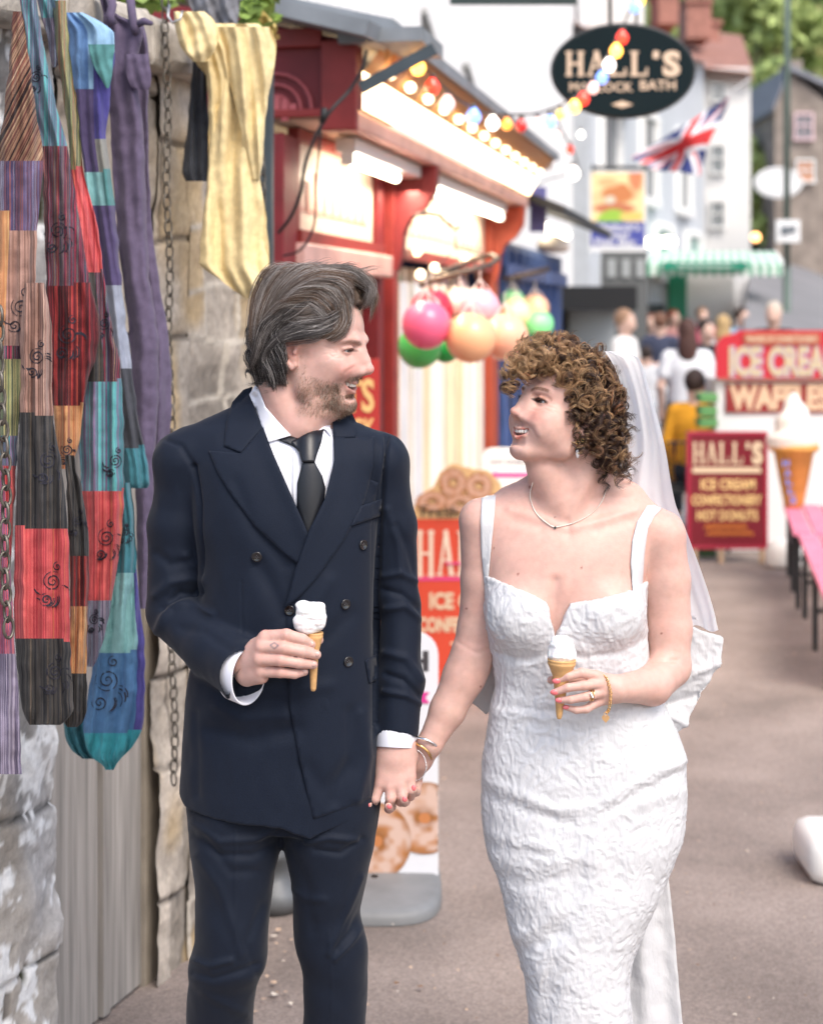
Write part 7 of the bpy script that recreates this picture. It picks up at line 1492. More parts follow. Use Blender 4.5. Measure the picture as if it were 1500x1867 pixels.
    mb = MB(); q = [(893, 866), (904, 858), (904, 862), (968, 862), (968, 870), (904, 870), (904, 874)]; mb.prism([(X(x, d), Z(y, d)) for x, y in q][::-1], (0, d-.003, 0), ex, ey, .002); mb.build('arrow', mat('magenta_print', (.62, .04, .26), .5), ar)
    # ---- swing sign with sugared doughnuts
    d = 5.28; sw = empty('pavement_sign', P(690, 1613, d), 'white pavement sign with big sugared doughnuts on a flat grey weighted base', 'sign'); mb = MB(); r_ = rrect(566, 799, 1154, 1700, 42, d); r_ = [(x, max(z, .03)) for x, z in r_]; q_ = []
    for p_ in r_:
        if not q_ or abs(p_[0]-q_[-1][0])+abs(p_[1]-q_[-1][1]) > 1e-4: q_.append(p_)
    mb.prism(q_, (0, d, 0), ex, ey, .02); mb.build('panel', mat('poster_white', (.70, .71, .75), .45, var=.03), sw)
    clip = (X(568, d), X(798.5, d))
    for k, (x, y, rx, ry, s_) in enumerate(((774, 1492, 72, 66, 1), (688, 1534, 62, 70, 2))):
        mb = MB(); hc = P(x, y, d-.0022-k*.0015); mb.add([hc+Vector((.03*math.cos(a_*.2618), 0, .03*math.sin(a_*.2618))) for a_ in range(24)], [tuple(range(24))]); hl = mb.build('doughnut_hole', mat('doughnut_hole_print', (.52, .20, .07), .6), sw)
        v, f, c = donut(x, y, rx, ry, d-.003-k*.0015, .17, 0, s_*3, .6, clip); link('doughnut', np_mesh('doughnut', v, f, c), DN, sw)
    tx = MB(); o = (0, d, 0); text(tx, 'FRESH', o, ex, ey, X(610, d), X(781, d), Z(1224, d), Z(1186, d), .003, .03); tx.build('lettering', mat('charcoal_letter', (.05, .045, .05), .5), sw); mb = MB(); q = [(600, 1262), (783, 1262), (775, 1272), (783, 1282), (600, 1282)]; mb.prism([(X(x, d), Z(y, d)) for x, y in q][::-1], (0, d-.003, 0), ex, ey, .002); mb.build('banner', mat('magenta_print', (.62, .04, .26), .5), sw)
    bs = MB(); n = 48; prf = [(1.0, 0), (1.0, .022), (.97, .034), (.88, .042), (0.05, .046)]; v = []; q = lambda t: math.copysign(abs(t)**.6, t)
    for r_, z_ in prf:
        for j in range(n): a = 2*math.pi*j/n; v.append((X(683, d)+.205*r_*q(math.cos(a)), 5.24+.30*r_*q(math.sin(a)), z_))
    bs.add(v, [(i*n+j, i*n+(j+1) % n, (i+1)*n+(j+1) % n, (i+1)*n+j) for i in range(4) for j in range(n)]); bs.build('base', mat('grey_plastic', (.18, .185, .19), .55, var=.15), sw, True)
    # iron bollard seen between the groom's legs
    c = (X(498, 5.1), 5.1, 0); bl = empty('iron_bollard', c, 'grey ringed iron bollard foot between the man\'s legs', 'bollard'); mb = MB(); mb.lathe(c, [(.085, 0), (.09, .03), (.085, .06), (.06, .09), (.05, .13), (.062, .15), (.062, .17), (.048, .19), (.048, .23), (.06, .245), (.06, .27), (.045, .29), (.042, .8), (.055, .82), (.05, .86), (.02, .9), (0, .91)], 24); mb.build('shaft', mat('grey_iron', (.13, .135, .14), .5, .5, var=.3), bl, True)
    # leaves on top of the wall
    rg = np.random.default_rng(2); gl = mat('ivy_leaf', (.20, .30, .06), .6, var=.3, vscale=20); gy_ = mat('ivy_yellow', (.50, .38, .12), .6, var=.2, vscale=20)
    for lab, cx, cy, d, w_, h_, n, sz, mm in (('green leafy plant over the wall top beside the purple straps', 270, -6, 5.1, 60, 24, 150, .035, gl), ('green and yellowish climbing plant at the kiosk corner above the yellow dress', 462, 18, 5.0, 42, 38, 170, .032, gl)):
        root = empty('climbing_plant', P(cx, cy, d), lab, 'plant'); V = []; mb = MB()
        for i in range(n):
            c = np.array(P(cx+rg.normal()*w_*.45, cy+rg.normal()*h_*.5, d+rg.uniform(-.1, .15))); a = rg.normal(size=3); a /= np.linalg.norm(a); b = np.cross(a, rg.normal(size=3)); b /= np.linalg.norm(b); s_ = sz*rg.uniform(.5, 1.2); V += [c-b*s_, c+a*s_*.6, c+b*s_, c-a*s_*.6]
        link('leaves', np_mesh('leaves', np.array(V), np.arange(4*n).reshape(-1, 4)), mm, root); mb.tube([P(cx-20, cy+20, d+.1), P(cx, cy, d+.1), P(cx+20, cy-30, d+.1)], .008, 6); mb.build('stem', mat('bark', (.14, .10, .075), .95, var=.3), root)
        if 'yellowish' in lab:
            V = []
            for i in range(26): c = np.array(P(478+rg.normal()*10, 50+rg.normal()*8, 4.95)); a = rg.normal(size=3); a /= np.linalg.norm(a); b = np.cross(a, rg.normal(size=3)); b /= np.linalg.norm(b); V += [c-b*.03, c+a*.02, c+b*.03, c-a*.02]
            link('yellow_leaves', np_mesh('yellow_leaves', np.array(V), np.arange(4*26).reshape(-1, 4)), gy_, root)
# ------------------------------------------------------------------ ground
if 'street' in ONLY:
    am = mat('asphalt_path', (.250, .206, .184), .93, var=.26, vscale=1.7, bump=.9, bscale=190, bdist=.004, detail=10, spec=.25)
    n = am.node_tree.nodes; L = am.node_tree.links; b = n['Principled BSDF']; tc = n.new('ShaderNodeTexCoord'); vo = n.new('ShaderNodeTexVoronoi'); vo.inputs['Scale'].default_value = 160; L.new(tc.outputs['Object'], vo.inputs['Vector'])
    hs = n.new('ShaderNodeSeparateColor'); L.new(vo.outputs['Color'], hs.inputs[0]); mr = n.new('ShaderNodeMapRange'); mr.inputs[3].default_value = .80; mr.inputs[4].default_value = 1.24; L.new(hs.outputs[0], mr.inputs[0])
    old = b.inputs['Base Color'].links[0].from_socket; mx = n.new('ShaderNodeMix'); mx.data_type = 'RGBA'; mx.blend_type = 'MULTIPLY'; mx.inputs[0].default_value = 1; L.new(old, mx.inputs[6]); L.new(mr.outputs[0], mx.inputs[7]); L.new(mx.outputs[2], b.inputs['Base Color'])
    gx = np.concatenate([[-60, -20], np.linspace(-3, 6, 46), [20, 60]]); gy = np.concatenate([[-4], np.linspace(1, 14, 60), np.linspace(15, 60, 30), [120]])
    def rise(x, y): return max(0, y-16)*.028+max(0, min(y-30, 40))*max(0, x-5)*.010
    V = [(x, y, rise(x, y)+.004*float(NZ(np.array((x*2.3, y*2.3, 0.))))) for y in gy for x in gx]; m = len(gx)
    me = np_mesh('ground', V, [(i*m+j, i*m+j+1, (i+1)*m+j+1, (i+1)*m+j) for i in range(len(gy)-1) for j in range(m-1)]); tag(link('ground', me, am, None, True), kind='structure')
    # paler paved footway farther on
    mb = MB(); v = [P(1200, 880, 0)]; 
    def G(px, py, lift=.008): d = 5531/(py-570); return Vector((X(px, d), d, lift))
    mb.add([G(1150, 960), G(1252, 960), G(1262, 860), G(1290, 740), (X(1330, 30), 30, rise(X(1330, 30), 30)+.012), (X(1150, 30), 30, rise(X(1150, 30), 30)+.012), G(1120, 740), G(1130, 860)], [(0, 1, 2, 7), (7, 2, 3, 6)])
    mb.add([G(1120, 740), G(1290, 740), (X(1300, 22), 22, rise(3, 22)+.02), (X(1140, 22), 22, rise(3, 22)+.02)], [(0, 1, 2, 3)])
    tag(mb.build('footway', mat('grey_paving', (.30, .295, .30), .85, var=.12, vscale=3)), kind='structure')
    # litter: fallen petals and grit, mostly against the wall
    mb = MB(); rg = random.Random(5)
    for i in range(900):
        d = rg.uniform(3.2, 9); px = rg.gauss(480, 130) if i < 420 else rg.uniform(350, 1500); x = X(px, d); r = rg.uniform(.003, .011)*(1.2 if i < 420 else .7); a = rg.uniform(0, 6.28); n_ = 5
        if i > 600: r *= .5
        pts = [(x+r*math.cos(a+k*1.257)*rg.uniform(.6, 1.3), d+r*math.sin(a+k*1.257)*rg.uniform(.5, 1.2), .009+rg.uniform(0, .006)) for k in range(n_)]
        mb.mi = rg.choice((0, 0, 1, 2)); mb.add(pts, [tuple(range(n_))])
    tag(mb.build('leaf_litter', [mat('dry_petal', (.50, .36, .26), .9), mat('pale_petal', (.62, .55, .47), .9), mat('brown_leaf', (.22, .12, .06), .9)]), 'dry petals, grit and leaf litter scattered on the path', 'litter', None, 'stuff')
    # ---------------- hillside, far road
    HM = mat('hill_woodland', (.16, .23, .08), 1, var=.5, vscale=.35, detail=9)
    V = []; gx = np.linspace(-30, 90, 40); gy = np.linspace(0, 1, 20)
    for t in gy:
        for x in gx: V.append((x, 62+t*45+.15*abs(x-10), 1.5+t*46+3*float(NZ(np.array((x/9., t*6., 1.))))-1.5*(1-t)))
    m = 40; tag(link('hillside', np_mesh('hillside', V, [(i*m+j, i*m+j+1, (i+1)*m+j+1, (i+1)*m+j) for i in range(19) for j in range(m-1)]), HM, None, True), kind='structure')
    RM = mat('far_asphalt', (.20, .195, .20), .9, var=.1, vscale=1)
    def FR(px, py, d): p = P(px, py, d); return p
    mb = MB(); mb.add([FR(1355, 600, 20), FR(1540, 640, 20), FR(1540, 470, 60), FR(1440, 425, 62), FR(1380, 410, 60)], [(0, 1, 2, 3, 4)]); tag(mb.build('road', RM), kind='structure')
# ------------------------------------------------------------------ trees
def leaf_mat(name, c): return mat(name, c, .7, var=.35, vscale=2.5, sss=0, spec=.25)
def tree(label, x, y, z, h, r, seed, m, n=2600, leaf=.22, trunk=.16):
    rg = np.random.default_rng(seed); root = empty('tree', (x, y, z), label, 'tree', 'trees on the hillside'); mb = MB(); top = z+h
    mb.tube([(x, y, z-.3), (x+.1, y, z+h*.3), (x-.05, y, z+h*.6), (x, y, z+h*.85)], [trunk, trunk*.8, trunk*.5, trunk*.2], 8); cl = []
    for i in range(26):
        a = rg.uniform(0, 6.28); q = rg.uniform(.25, 1); zz = z+h*rg.uniform(.32, .97); f = math.sin(math.pi*min(1, max(.12, (zz-z)/h*.85+.1))); c = np.array((x+math.cos(a)*r*q*f, y+math.sin(a)*r*q*f, zz)); cl.append((c, r*rg.uniform(.22, .42)))
        if i < 9: mb.tube([(x, y, z+h*.25+i*h*.05), tuple((np.array((x, y, z+h*.4))+c)/2), tuple(c)], [trunk*.4, trunk*.25, .02], 5)
    mb.build('trunk', mat('bark', (.14, .10, .075), .95, var=.3), root)
    idx = rg.integers(0, len(cl), n); C = np.array([cl[i][0] for i in idx]); R = np.array([cl[i][1] for i in idx]); dv = rg.normal(size=(n, 3)); dv /= np.linalg.norm(dv, axis=1)[:, None]; C = C+dv*(R*rg.uniform(.5, 1.05, n))[:, None]*np.array((1, 1, .8))
    a = rg.normal(size=(n, 3))+dv*.8; a /= np.linalg.norm(a, axis=1)[:, None]; b = np.cross(a, rg.normal(size=(n, 3))); b /= np.linalg.norm(b, axis=1)[:, None]; c = np.cross(a, b); s = leaf*rg.uniform(.5, 1.3, n)[:, None]
    V = np.stack([C-b*s, C+c*s*.6, C+b*s, C-c*s*.6], 1).reshape(-1, 3); link('crown', np_mesh('crown', V, np.arange(4*n).reshape(-1, 4)), m, root)
# ------------------------------------------------------------------ people in the distance
def walker(label, px, head_y, d, hgt, top, legs, hair, yaw=180, pose='stand', group='people along the street', skin=(.60, .40, .32), long_hair=False, sleeves=True, bare=False, arm=0, sit=0, cut=None):
    "a person seen from afar; z of the feet follows from the head's place in the photo"
    zt = Z(head_y, d); z0 = zt-hgt+.42*hgt/1.75*sit; s = hgt/1.75; cx = X(px, d); root = empty('person', (cx, d, z0), label, 'person', group); ya = math.radians(yaw); cy, sy = math.cos(ya), math.sin(ya)
    def Lp(x, y, z): return (x, y, z)
    def mk(fn, name, m, col=None):
        V = Vox(graded([(-46, 46, 1.25)]), graded([(-42, 42, 1.25)]), graded([(-4, 180, 1.3)])); fn(V); v, f = V.mesh()
        if not len(v): return
        X_ = v[:, 0]*cy-v[:, 1]*sy; Y_ = v[:, 0]*sy+v[:, 1]*cy; w = np.stack([cx+X_*s/100, d+Y_*s/100, z0+v[:, 2]*s/100], 1)
        a, b, c, e = (w[f[:, i]] for i in range(4)); vol = np.einsum('ij,ij->', np.cross(a, b), c)+np.einsum('ij,ij->', np.cross(a, c), e)
        link(name, np_mesh(name, w, f if vol > 0 else f[:, ::-1]), m, root, True)
    dn = -42*sit; hz = 92+dn   # local units: cm, facing -y
    sh = {'x': 19, 'z': 142+dn}; 
    def arms(V, r0, r1, full):
        for sgn in (-1, 1):
            a = (sgn*17.5, 1, 141+dn); e = (sgn*(24+arm*4), 3-arm*6, 115+dn+arm*6); h_ = (sgn*(22+arm*6), -6-arm*22, 92+dn+arm*34)
            if full: V.chain([a, e, h_], [r0, r0*.8, r1], 3); V.ell((h_[0], h_[1], h_[2]-4), (3.4, 4.2, 6), 3)
            else: V.chain([a, tuple((np.array(a)+np.array(e))*.5+np.array((0, 0, -1)))], [r0, r0], 3)
    def legsf(V, k):
        for sgn in (-1, 1):
            if sit: V.chain([(sgn*9, 0, hz), (sgn*11, -40, hz-1), (sgn*11, -42, hz-42)], [8.5*k, 7*k, 5*k], 4)
            else: V.chain([(sgn*8.5, 0, hz), (sgn*10, -2+sgn*6*(pose == 'walk'), 50), (sgn*10, 4+sgn*14*(pose == 'walk'), 8)], [9*k, 6.5*k, 4.6*k], 4)
    def body(V):
        V.ell((0, -1, 163+dn), (7.6, 9.4, 11.5), 2); V.ell((0, -9, 159+dn), (2, 3, 2.6), 2); V.cap((0, 1, 155+dn), (0, 1, 144+dn), 5.4, 6, 4); V.ell((0, 0, 128+dn), (16, 10, 18), 6); V.ell((0, 0, 102+dn), (15, 10, 16), 8)
        arms(V, 4.6, 3, True); legsf(V, .9)
        for sgn in (-1, 1):
            if not sit: V.cap((sgn*10, 4+sgn*14*(pose == 'walk'), 4), (sgn*10, -12+sgn*14*(pose == 'walk'), 2), 4, 3, 3)
            else: V.cap((sgn*11, -42, hz-46), (sgn*11, -54, hz-47), 4, 3, 3)
    def shirt(V):
        V.ell((0, 0, 130+dn), (18.5, 12, 20), 6); V.ell((0, 0, 104+dn), (16.5, 12, 18), 10); V.cap((-15, 1, 143+dn), (15, 1, 143+dn), 6, 6, 4)
        arms(V, 6.2, 3.8, sleeves)
        V.ell((0, -2, 158+dn), (8, 9, 9), 1, 'sub')
    def trs(V): legsf(V, 1.12); V.ell((0, 0, 96+dn), (16, 11.5, 12), 6)
    def hr(V):
        V.ell((0, 2, 167+dn), (8.6, 10, 10.4), 2)
        if long_hair: V.ell((0, 8, 152+dn), (9, 5, 16), 4)
        V.ell((0, -11, 158+dn), (8, 9, 12), 1, 'sub')
    mk(body, 'body', mat('far_skin', (.60, .40, .32), .6)); mk(shirt, 'top', mat('cloth_'+top, top, .9, var=.1, vscale=9)); mk(trs, 'trousers', mat('cloth_'+legs, legs, .9))
    if hair: mk(hr, 'hair', mat('hair_'+hair, hair, .7, var=.3, vscale=30))
if 'street' in ONLY:
    g1, g2, g3, g4 = leaf_mat('leaves_mid', (.20, .29, .085)), leaf_mat('leaves_light', (.34, .42, .15)), leaf_mat('leaves_dark', (.10, .16, .06)), leaf_mat('leaves_yellowish', (.38, .38, .16))
    for lab, px, d, z, h, r, m in (('tall bright green tree behind the white end house', 1330, 46, 2, 9.6, 2.4, g2), ('bright drooping tree right of the white end house', 1388, 43, 1.5, 9.4, 2.1, g2), ('rounded yellow-green tree behind the lamp post', 1440, 52, 3, 8.2, 2.5, g4),
                                   ('dark green tree filling the top right corner', 1480, 62, 6, 13, 4.6, g3), ('mid green tree above the brick chimneys', 1300, 60, 5, 13.5, 4.5, g1), ('dark tree between the chimneys and the lamp post', 1390, 66, 6, 14, 4.6, g1),
                                   ('small leafy tree by the stone house', 1372, 40, 1, 5.2, 1.2, g2), ('green tree at the top edge above the oval sign', 1230, 66, 6, 15, 4.8, g1), ('large dark tree high on the slope', 1430, 78, 12, 14, 6, g3)):
        tree(lab, X(px, d), d, z, h, r, int(px), m)
    # houses
    WH, WG = mat('white_render', (.70, .69, .67), .9, var=.05, vscale=1.2), mat('grey_white_render', (.50, .53, .56), .9, var=.05)
    TI = mat('clay_tile', (.30, .15, .115), .9, var=.25, vscale=6, bump=.5, bscale=12, bdist=.03); BR = mat('red_brick', (.36, .17, .13), .9, var=.25, vscale=8); ST = mat('grey_stone', (.26, .22, .19), .95, var=.3, vscale=3, bump=.6, bscale=9, bdist=.03); SL = mat('slate', (.22, .23, .26), .8, var=.2, vscale=4)
    GL = mat('window_glass', (.10, .12, .14), .15, spec=.8); FRm = mat('white_frame', (.82, .82, .80), .5)
    def window(parent, px0, py0, px1, py1, d, frame=FRm, bars=1, glass=GL):
        x0, x1, z0, z1 = X(px0, d), X(px1, d), Z(py1, d), Z(py0, d); t = (x1-x0)*.11; mb = MB(); y = d-.03
        mb.box((x0, y-.05, z0), (x0+t, y, z1)); mb.box((x1-t, y-.05, z0), (x1, y, z1)); mb.box((x0+t, y-.05, z1-t), (x1-t, y, z1)); mb.box((x0-t*.5, y-.09, z0-t), (x1+t*.5, y, z0)); mb.box((x0+t, y-.04, (z0+z1)/2-t/3), (x1-t, y-.005, (z0+z1)/2+t/3))
        for i in range(bars): xx = x0+(x1-x0)*(i+1)/(bars+1); mb.box((xx-t/4, y-.035, z0), (xx+t/4, y-.008, z1-t))
        w = mb.build('window', frame, parent); g = MB(); g.box((x0+t, y-.004, z0), (x1-t, y+.02, z1-t)); g.build('pane', glass, w)
    # white end house
    d = 30; hs = empty('white_house', P(1325, 754, d), 'white rendered three-storey house with a column of sash windows and clay roof', 'house')
    mb = MB(); mb.box((X(1283, d), d, -.1), (X(1368, d), d+7, Z(122, d))); mb.build('wall', WH, hs)
    mb = MB(); a, b_, c_, e_ = P(1160, 52, 42), P(1252, 60, 42), P(1292, 122, d-.2), P(1374, 132, d-.2); mb.add([P(1276, 124, d-.25), P(1374, 133, d-.25), P(1352, 64, 37), P(1240, 50, 37)], [(0, 1, 2, 3)]); mb.add([Vector(p)+Vector((0, .02, -.12)) for p in (P(1276, 124, d-.25), P(1374, 133, d-.25), P(1352, 64, 37), P(1240, 50, 37))], [(3, 2, 1, 0)]); mb.build('roof', TI, hs)
    for r in ((1295, 152, 1322, 182), (1294, 262, 1321, 314), (1293, 365, 1321, 413), (1290, 490, 1324, 522)): window(hs, *r, d)
    for c0, c1, y0, y1, dd in ((1262, 1312, 44, 112, 35),):
        k = MB(); k.box((X(c0, dd), dd, Z(y1, dd)), (X(c1, dd), dd+1, Z(y0, dd))); k.box((X(c0-4, dd), dd-.06, Z(y0, dd)), (X(c1+4, dd), dd+1.06, Z(y0-8, dd))); k.build('chimney', BR, hs)
    # terrace running down towards us
    hs = empty('white_terrace', P(1190, 800, 26), 'pale grey-white terraced shops between the picture sign and the white end house', 'shop building'); p0, p1 = Vector((X(1075, 22), 22, 0)), Vector((X(1284, 29.9), 29.9, 0)); mb = MB(); zt0, zt1 = Z(70, 22), Z(112, 29.9)
    q0, q1 = p0+Vector((-6, 4, 0)), p1+Vector((-6, 4, 0)); mb.add([p0, p1, q1, q0, (p0.x, p0.y, zt0), (p1.x, p1.y, zt1), (q1.x, q1.y, zt1), (q0.x, q0.y, zt0)], [(0, 1, 5, 4), (1, 2, 6, 5), (2, 3, 7, 6), (3, 0, 4, 7), (4, 5, 6, 7)]); mb.build('wall', WG, hs)
    mb = MB(); mb.add([(p0.x+.3, p0.y-.2, zt0-.05), (p1.x+.15, p1.y-.2, zt1-.05), (p1.x-3, p1.y+2.5, zt1+1.9), (p0.x-3, p0.y+2.5, zt0+1.9)], [(0, 1, 2, 3)]); mb.build('roof', TI, hs)
    for cpx, dd, y0, y1, w_ in ((1185, 30, 6, 60, 36), (1236, 33, 22, 84, 44)): k = MB(); k.box((X(cpx, dd), dd-1, Z(y1, dd)), (X(cpx+w_, dd), dd, Z(y0, dd))); k.box((X(cpx-3, dd), dd-1.06, Z(y0, dd)), (X(cpx+w_+3, dd), dd+.06, Z(y0-7, dd))); k.build('chimney', BR, hs)
    def ow(u, z0, z1, w_, m=GL):   # window on the oblique front
        t = (p1-p0).normalized(); nn = Vector((t.y, -t.x, 0)); c = p0+(p1-p0)*u; mb = MB(); a = c-t*w_/2; b2 = c+t*w_/2
        mb.bar(a+nn*.03+Vector((0, 0, z0)), a+nn*.03+Vector((0, 0, z1)), .12, .08); mb.bar(b2+nn*.03+Vector((0, 0, z0)), b2+nn*.03+Vector((0, 0, z1)), .12, .08); mb.bar(a+nn*.03+Vector((0, 0, z1)), b2+nn*.03+Vector((0, 0, z1)), .08, .12); mb.bar(a+nn*.05+Vector((0, 0, z0)), b2+nn*.05+Vector((0, 0, z0)), .14, .12)
        wn = mb.build('window', FRm, hs); g = MB(); g.add([a+nn*.012+Vector((0, 0, z0)), b2+nn*.012+Vector((0, 0, z0)), b2+nn*.012+Vector((0, 0, z1)), a+nn*.012+Vector((0, 0, z1))], [(0, 1, 2, 3)]); g.build('pane', m, wn)
    for u in (.12, .42, .75): ow(u, 3.4, 4.7, 1.1); 
    for u in (.2, .55, .85): ow(u, 2.3, 3.1, 1.3, mat('green_tinted_glass', (.16, .34, .30), .3))
    dm = mat('dark_shopfront', (.03, .035, .035), .6); mb = MB(); t = (p1-p0).normalized(); nn = Vector((t.y, -t.x, 0)); mb.bar(p0+nn*.04+Vector((0, 0, .95)), p0+(p1-p0)*.95+nn*.04+Vector((0, 0, .95)), .06, 1.9); mb.build('shopfront', dm, hs)
    # ice cream parlour front below the striped awning, facing the camera
    d = 26; sp = empty('awning_shop', P(1290, 790, d), 'shopfront with green door under the green and white striped awning', 'shop'); mb = MB(); mb.box((X(1190, d), d+.3, 0), (X(1345, d), d+1.2, Z(470, d))); mb.build('wall', WH, sp)
    mb = MB(); mb.box((X(1222, d), d+.22, 0), (X(1256, d), d+.3, Z(497, d))); mb.build('door', mat('green_paint', (.02, .26, .14), .5), sp); mb = MB(); mb.box((X(1196, d), d+.2, Z(640, d)), (X(1216, d), d+.3, Z(500, d))); mb.build('window', mat('grey_pane', (.45, .50, .55), .3), sp)
    aw = [mat('awning_green', (.12, .40, .24), .8), mat('awning_white', (.78, .80, .76), .8)]; mb = MB(); N_ = 34
    for i in range(N_):
        x0, x1 = 1145+(1432-1145)*i/N_, 1145+(1432-1145)*(i+1)/N_; mb.mi = i % 2; u0 = lambda x: 1165+(x-1145)*.87
        mb.add([P(u0(x0), 458, d), P(u0(x1), 458, d), P(x1, 482, d-1.3), P(x0, 482, d-1.3)], [(3, 2, 1, 0)]); mb.add([P(x0, 482, d-1.3), P(x1, 482, d-1.3), P(x1, 500, d-1.3), P((x0+x1)/2, 504, d-1.3), P(x0, 500, d-1.3)], [(0, 1, 2, 3, 4)])
    mb.build('awning', aw, sp); mb = MB(); x0 = P(1208, 492, d-1.42); mb.box((x0.x, d-1.45, x0.z), (X(1362, d-1.42), d-1.36, Z(477, d-1.42))); fs = mb.build('fascia_sign', mat('sign_green', (.01, .22, .13), .5), sp)
    tx = MB()
    for i in range(22): xx = X(1235+i*4.6, d-1.46); tx.box((xx, d-1.462, Z(487, d-1.46)), (xx+.022, d-1.452, Z(482, d-1.46)))
    tx.build('lettering', mat('pale_letter', (.6, .65, .6), .6), fs)
    # stone house on the right, slate roof
    d = 38; hs = empty('stone_house', P(1450, 640, d), 'grey stone house with a slate roof on the slope at the right edge', 'house'); mb = MB(); mb.add([P(1412, 640, d), P(1530, 640, d), P(1530, 205, d), P(1500, 180, d), P(1440, 132, d), P(1412, 196, d)], [(0, 1, 2, 3, 4, 5)]); o0 = mb.v[:]
    mb.add([Vector(v)+Vector((0, 6, 0)) for v in o0], [(5, 4, 3, 2, 1, 0)]); mb.add(o0+[tuple(Vector(v)+Vector((0, 6, 0))) for v in o0], [(i, i+6, (i+1) % 6+6, (i+1) % 6) for i in range(6)]); mb.build('wall', ST, hs)
    mb = MB(); a, b2, c2 = P(1409, 204, d-.2), P(1440, 127, d-.2), P(1560, 178, d-.2); dp = Vector((0, 6.4, 0)); up = Vector((0, 0, .12)); mb.add([a, b2, b2+dp, a+dp, a+up, b2+up, b2+dp+up, a+dp+up], [(0, 1, 5, 4), (1, 2, 6, 5), (4, 5, 6, 7), (2, 3, 7, 6), (3, 0, 4, 7), (3, 2, 1, 0)]); mb.add([b2, c2, c2+dp, b2+dp, b2+up, c2+up, c2+dp+up, b2+dp+up], [(0, 1, 5, 4), (1, 2, 6, 5), (4, 5, 6, 7), (2, 3, 7, 6), (3, 2, 1, 0)]); mb.build('roof', SL, hs)
    window(hs, 1447, 205, 1482, 252, d, mat('pinkish_frame', (.75, .55, .58), .6)); window(hs, 1450, 290, 1484, 330, d, glass=mat('amber_window', (.5, .2, .08), .4)); k = MB(); k.box((X(1436, 40), 40, Z(150, 40)), (X(1462, 40), 41, Z(108, 40))); k.build('chimney', ST, hs)
    # lamp post and signs
    lp = empty('lamp_post', P(1434, 620, 24), 'tall green-grey lamp post at the right', 'lamp post'); gm = mat('post_green', (.10, .14, .12), .5, .3); mb = MB(); mb.tube([(X(1434, 24), 24, .2), (X(1434, 24), 24, 2.4)], .055, 12); mb.tube([(X(1434, 24), 24, 2.4), (X(1434.5, 24), 24, 8)], .045, 12); mb.build('pole', gm, lp, True)
    mb = MB(); mb.lathe((X(1434, 24), 24, .1), [(.11, 0), (.11, .1), (.08, .2), (.06, .35), (.06, .4)], 14); mb.build('base', gm, lp, True)
    sg = empty('street_sign', P(1435, 442, 23.9), 'small white square sign fixed to the lamp post', 'sign'); mb = MB(); mb.box((X(1413, 23.9), 23.85, Z(442, 23.9)), (X(1457, 23.9), 23.9, Z(401, 23.9))); mb.build('plate', mat('sign_white', (.75, .76, .76), .5), sg, False, .01); mb = MB(); mb.box((X(1424, 23.84), 23.83, Z(428, 23.84)), (X(1436, 23.84), 23.845, Z(412, 23.84))); mb.box((X(1438, 23.84), 23.83, Z(424, 23.84)), (X(1450, 23.84), 23.845, Z(412, 23.84))); mb.build('symbol', mat('sign_dark', (.12, .14, .16), .5), sg)
    mb = MB(); c = P(1418, 333, 29); mb.lathe(c, [(0, -.04), (.40, -.04), (.42, 0), (.40, .04), (0, .04)], 40, (0, -1, 0), (1, .64)); ov = tag(mb.build('oval_sign', mat('sign_white', (.75, .76, .76), .5), None), 'white oval hanging sign in front of the stone house', 'sign'); mb = MB(); mb.torus(c+Vector((0, -.045, 0)), .35, .008, 40, 6, (0, -1, 0), .62); mb.build('rim', mat('grey_rim', (.5, .5, .5), .5), ov)
    mb = MB(); mb.ball(P(1377, 432, 34), [.09]*3); tag(mb.build('street_lantern', mat('lantern_glow', (.9, .5, .25), .5, emit=(1, .45, .15), estr=3), None, True), 'small orange lamp on the slope beside the white house', 'lamp')
    # people
    walker('man in a white T-shirt leaning at the black canopy', 1140, 566, 17.5, 1.78, 'd8d6d4', '3a3c44', '9a7a62', 60, arm=.8, sleeves=False)
    walker('child in a pale grey top beside the man in the white T-shirt', 1178, 632, 16.5, 1.22, 'c2c4c8', 'b0b4ba', '2c201c', 170)
    walker('person in a dark blue jacket under the awning', 1204, 572, 20.5, 1.74, '3c4258', '20242e', '6a4a3a', 160)
    walker('long-haired woman in a white T-shirt and black trousers walking away', 1252, 584, 14.6, 1.66, 'dcdee2', '16181f', '4a302a', 176, long_hair=True, sleeves=False, pose='walk')
    walker('blonde woman in a white top with her back to us', 1318, 576, 19, 1.68, 'e2e0e0', '22242a', 'b09468', 170, long_hair=True, sleeves=False)
    walker('person in dark clothes between the two women in white', 1288, 584, 18, 1.68, '202228', '20222a', '241c1a', 20)
    walker('person with a pale blue shirt behind the ice cream stall', 1352, 562, 22, 1.7, '8fb0cc', '3a3e48', '3a2a22', 40)
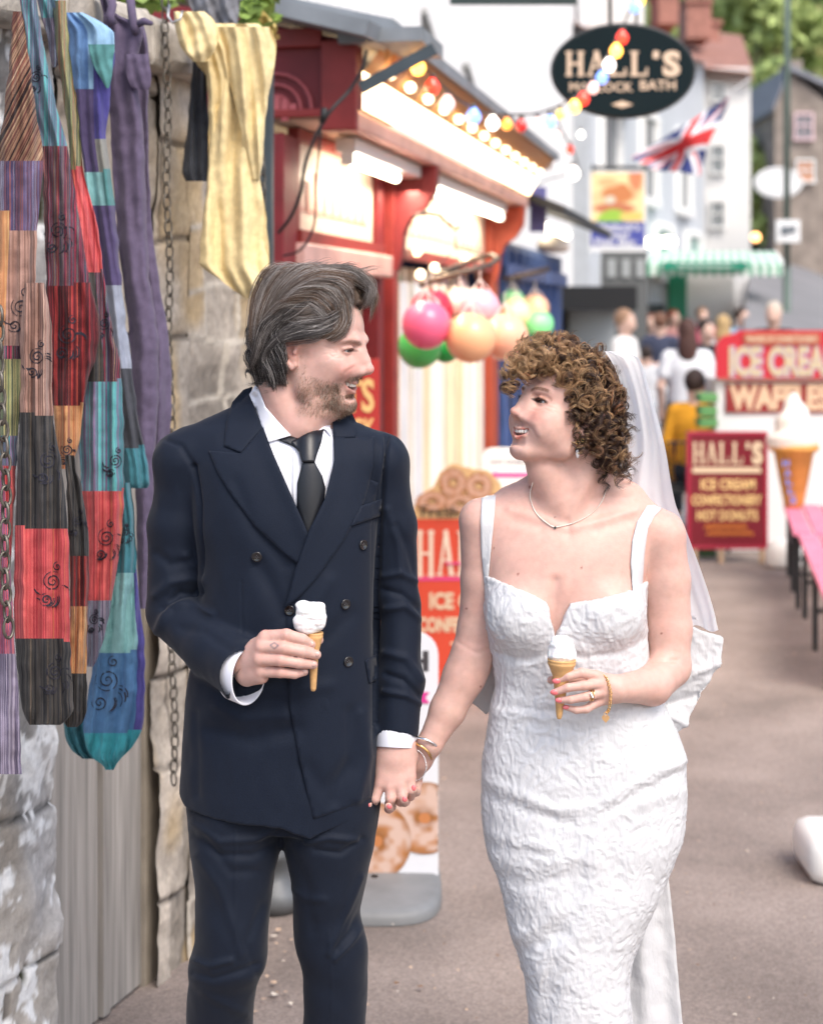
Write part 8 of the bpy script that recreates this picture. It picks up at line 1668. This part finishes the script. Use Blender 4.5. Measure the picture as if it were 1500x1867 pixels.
    walker('grey-haired woman in a black top behind the ice cream sign', 1410, 552, 17, 1.72, '14161a', '1a1c20', 'b8aea0', -20, sleeves=False)
    walker('woman in pink in the crowd under the awning', 1280, 562, 24, 1.7, 'c05a70', '30303a', '7a5a40', 10)
    walker('person in a pink-beige top far under the awning', 1228, 566, 25, 1.7, 'a87a76', '2a2c34', '8a4a34', 30)
    walker('person in a dark top beside the awning pole', 1186, 574, 23, 1.68, '2c3040', '22242c', '7a5040', 0)
    walker('seated person in a yellow top beside the green crate', 1268, 676, 12.9, 1.62, 'e0a02c', '2c2e34', '30221e', 150, sit=1)
    # chair and green crate stack
    ch = empty('garden_chair', P(1262, 1000, 12.9), 'dark metal chair under the person in yellow', 'chair'); x, z = X(1262, 12.9), 0; mb = MB(); IR = mat('dark_iron', (.03, .035, .04), .5, .4)
    mb.box((x-.24, 12.62, .44), (x+.22, 13.06, .47)); mb.build('seat', IR, ch, False, .01)
    for a in (-.22, .2):
        for b2 in (12.66, 13.02): mb = MB(); mb.tube([(x+a, b2, .44), (x+a*1.15, b2, 0)], .012, 6); mb.build('leg', IR, ch)
    mb = MB(); mb.tube([(x-.22, 12.64, .46), (x-.25, 12.56, .82), (x+.23, 12.56, .82), (x+.2, 12.64, .46)], .012, 6)
    for k in range(6): mb.tube([(x-.2+k*.08, 12.61, .5), (x-.21+k*.083, 12.56, .82)], .006, 5)
    mb.build('backrest', IR, ch)
    cr = empty('crate_stack', P(1288, 985, 12.5), 'green slatted crate stack beside the ice cream stall', 'crate'); gmt = mat('crate_green', (.10, .27, .09), .6)
    for i in range(5):
        z0 = .3+i*.18; mb = MB(); mb.box((X(1272, 12.5), 12.4, z0), (X(1303, 12.5), 12.6, z0+.07)); mb.box((X(1271, 12.5), 12.39, z0+.10), (X(1304, 12.5), 12.61, z0+.165)); mb.build('slatted_side', gmt, cr, False, .006)
    mb = MB(); mb.box((X(1273, 12.5), 12.42, 0), (X(1302, 12.5), 12.58, .29)); mb.build('base', mat('crate_dark', (.05, .12, .05), .7), cr)
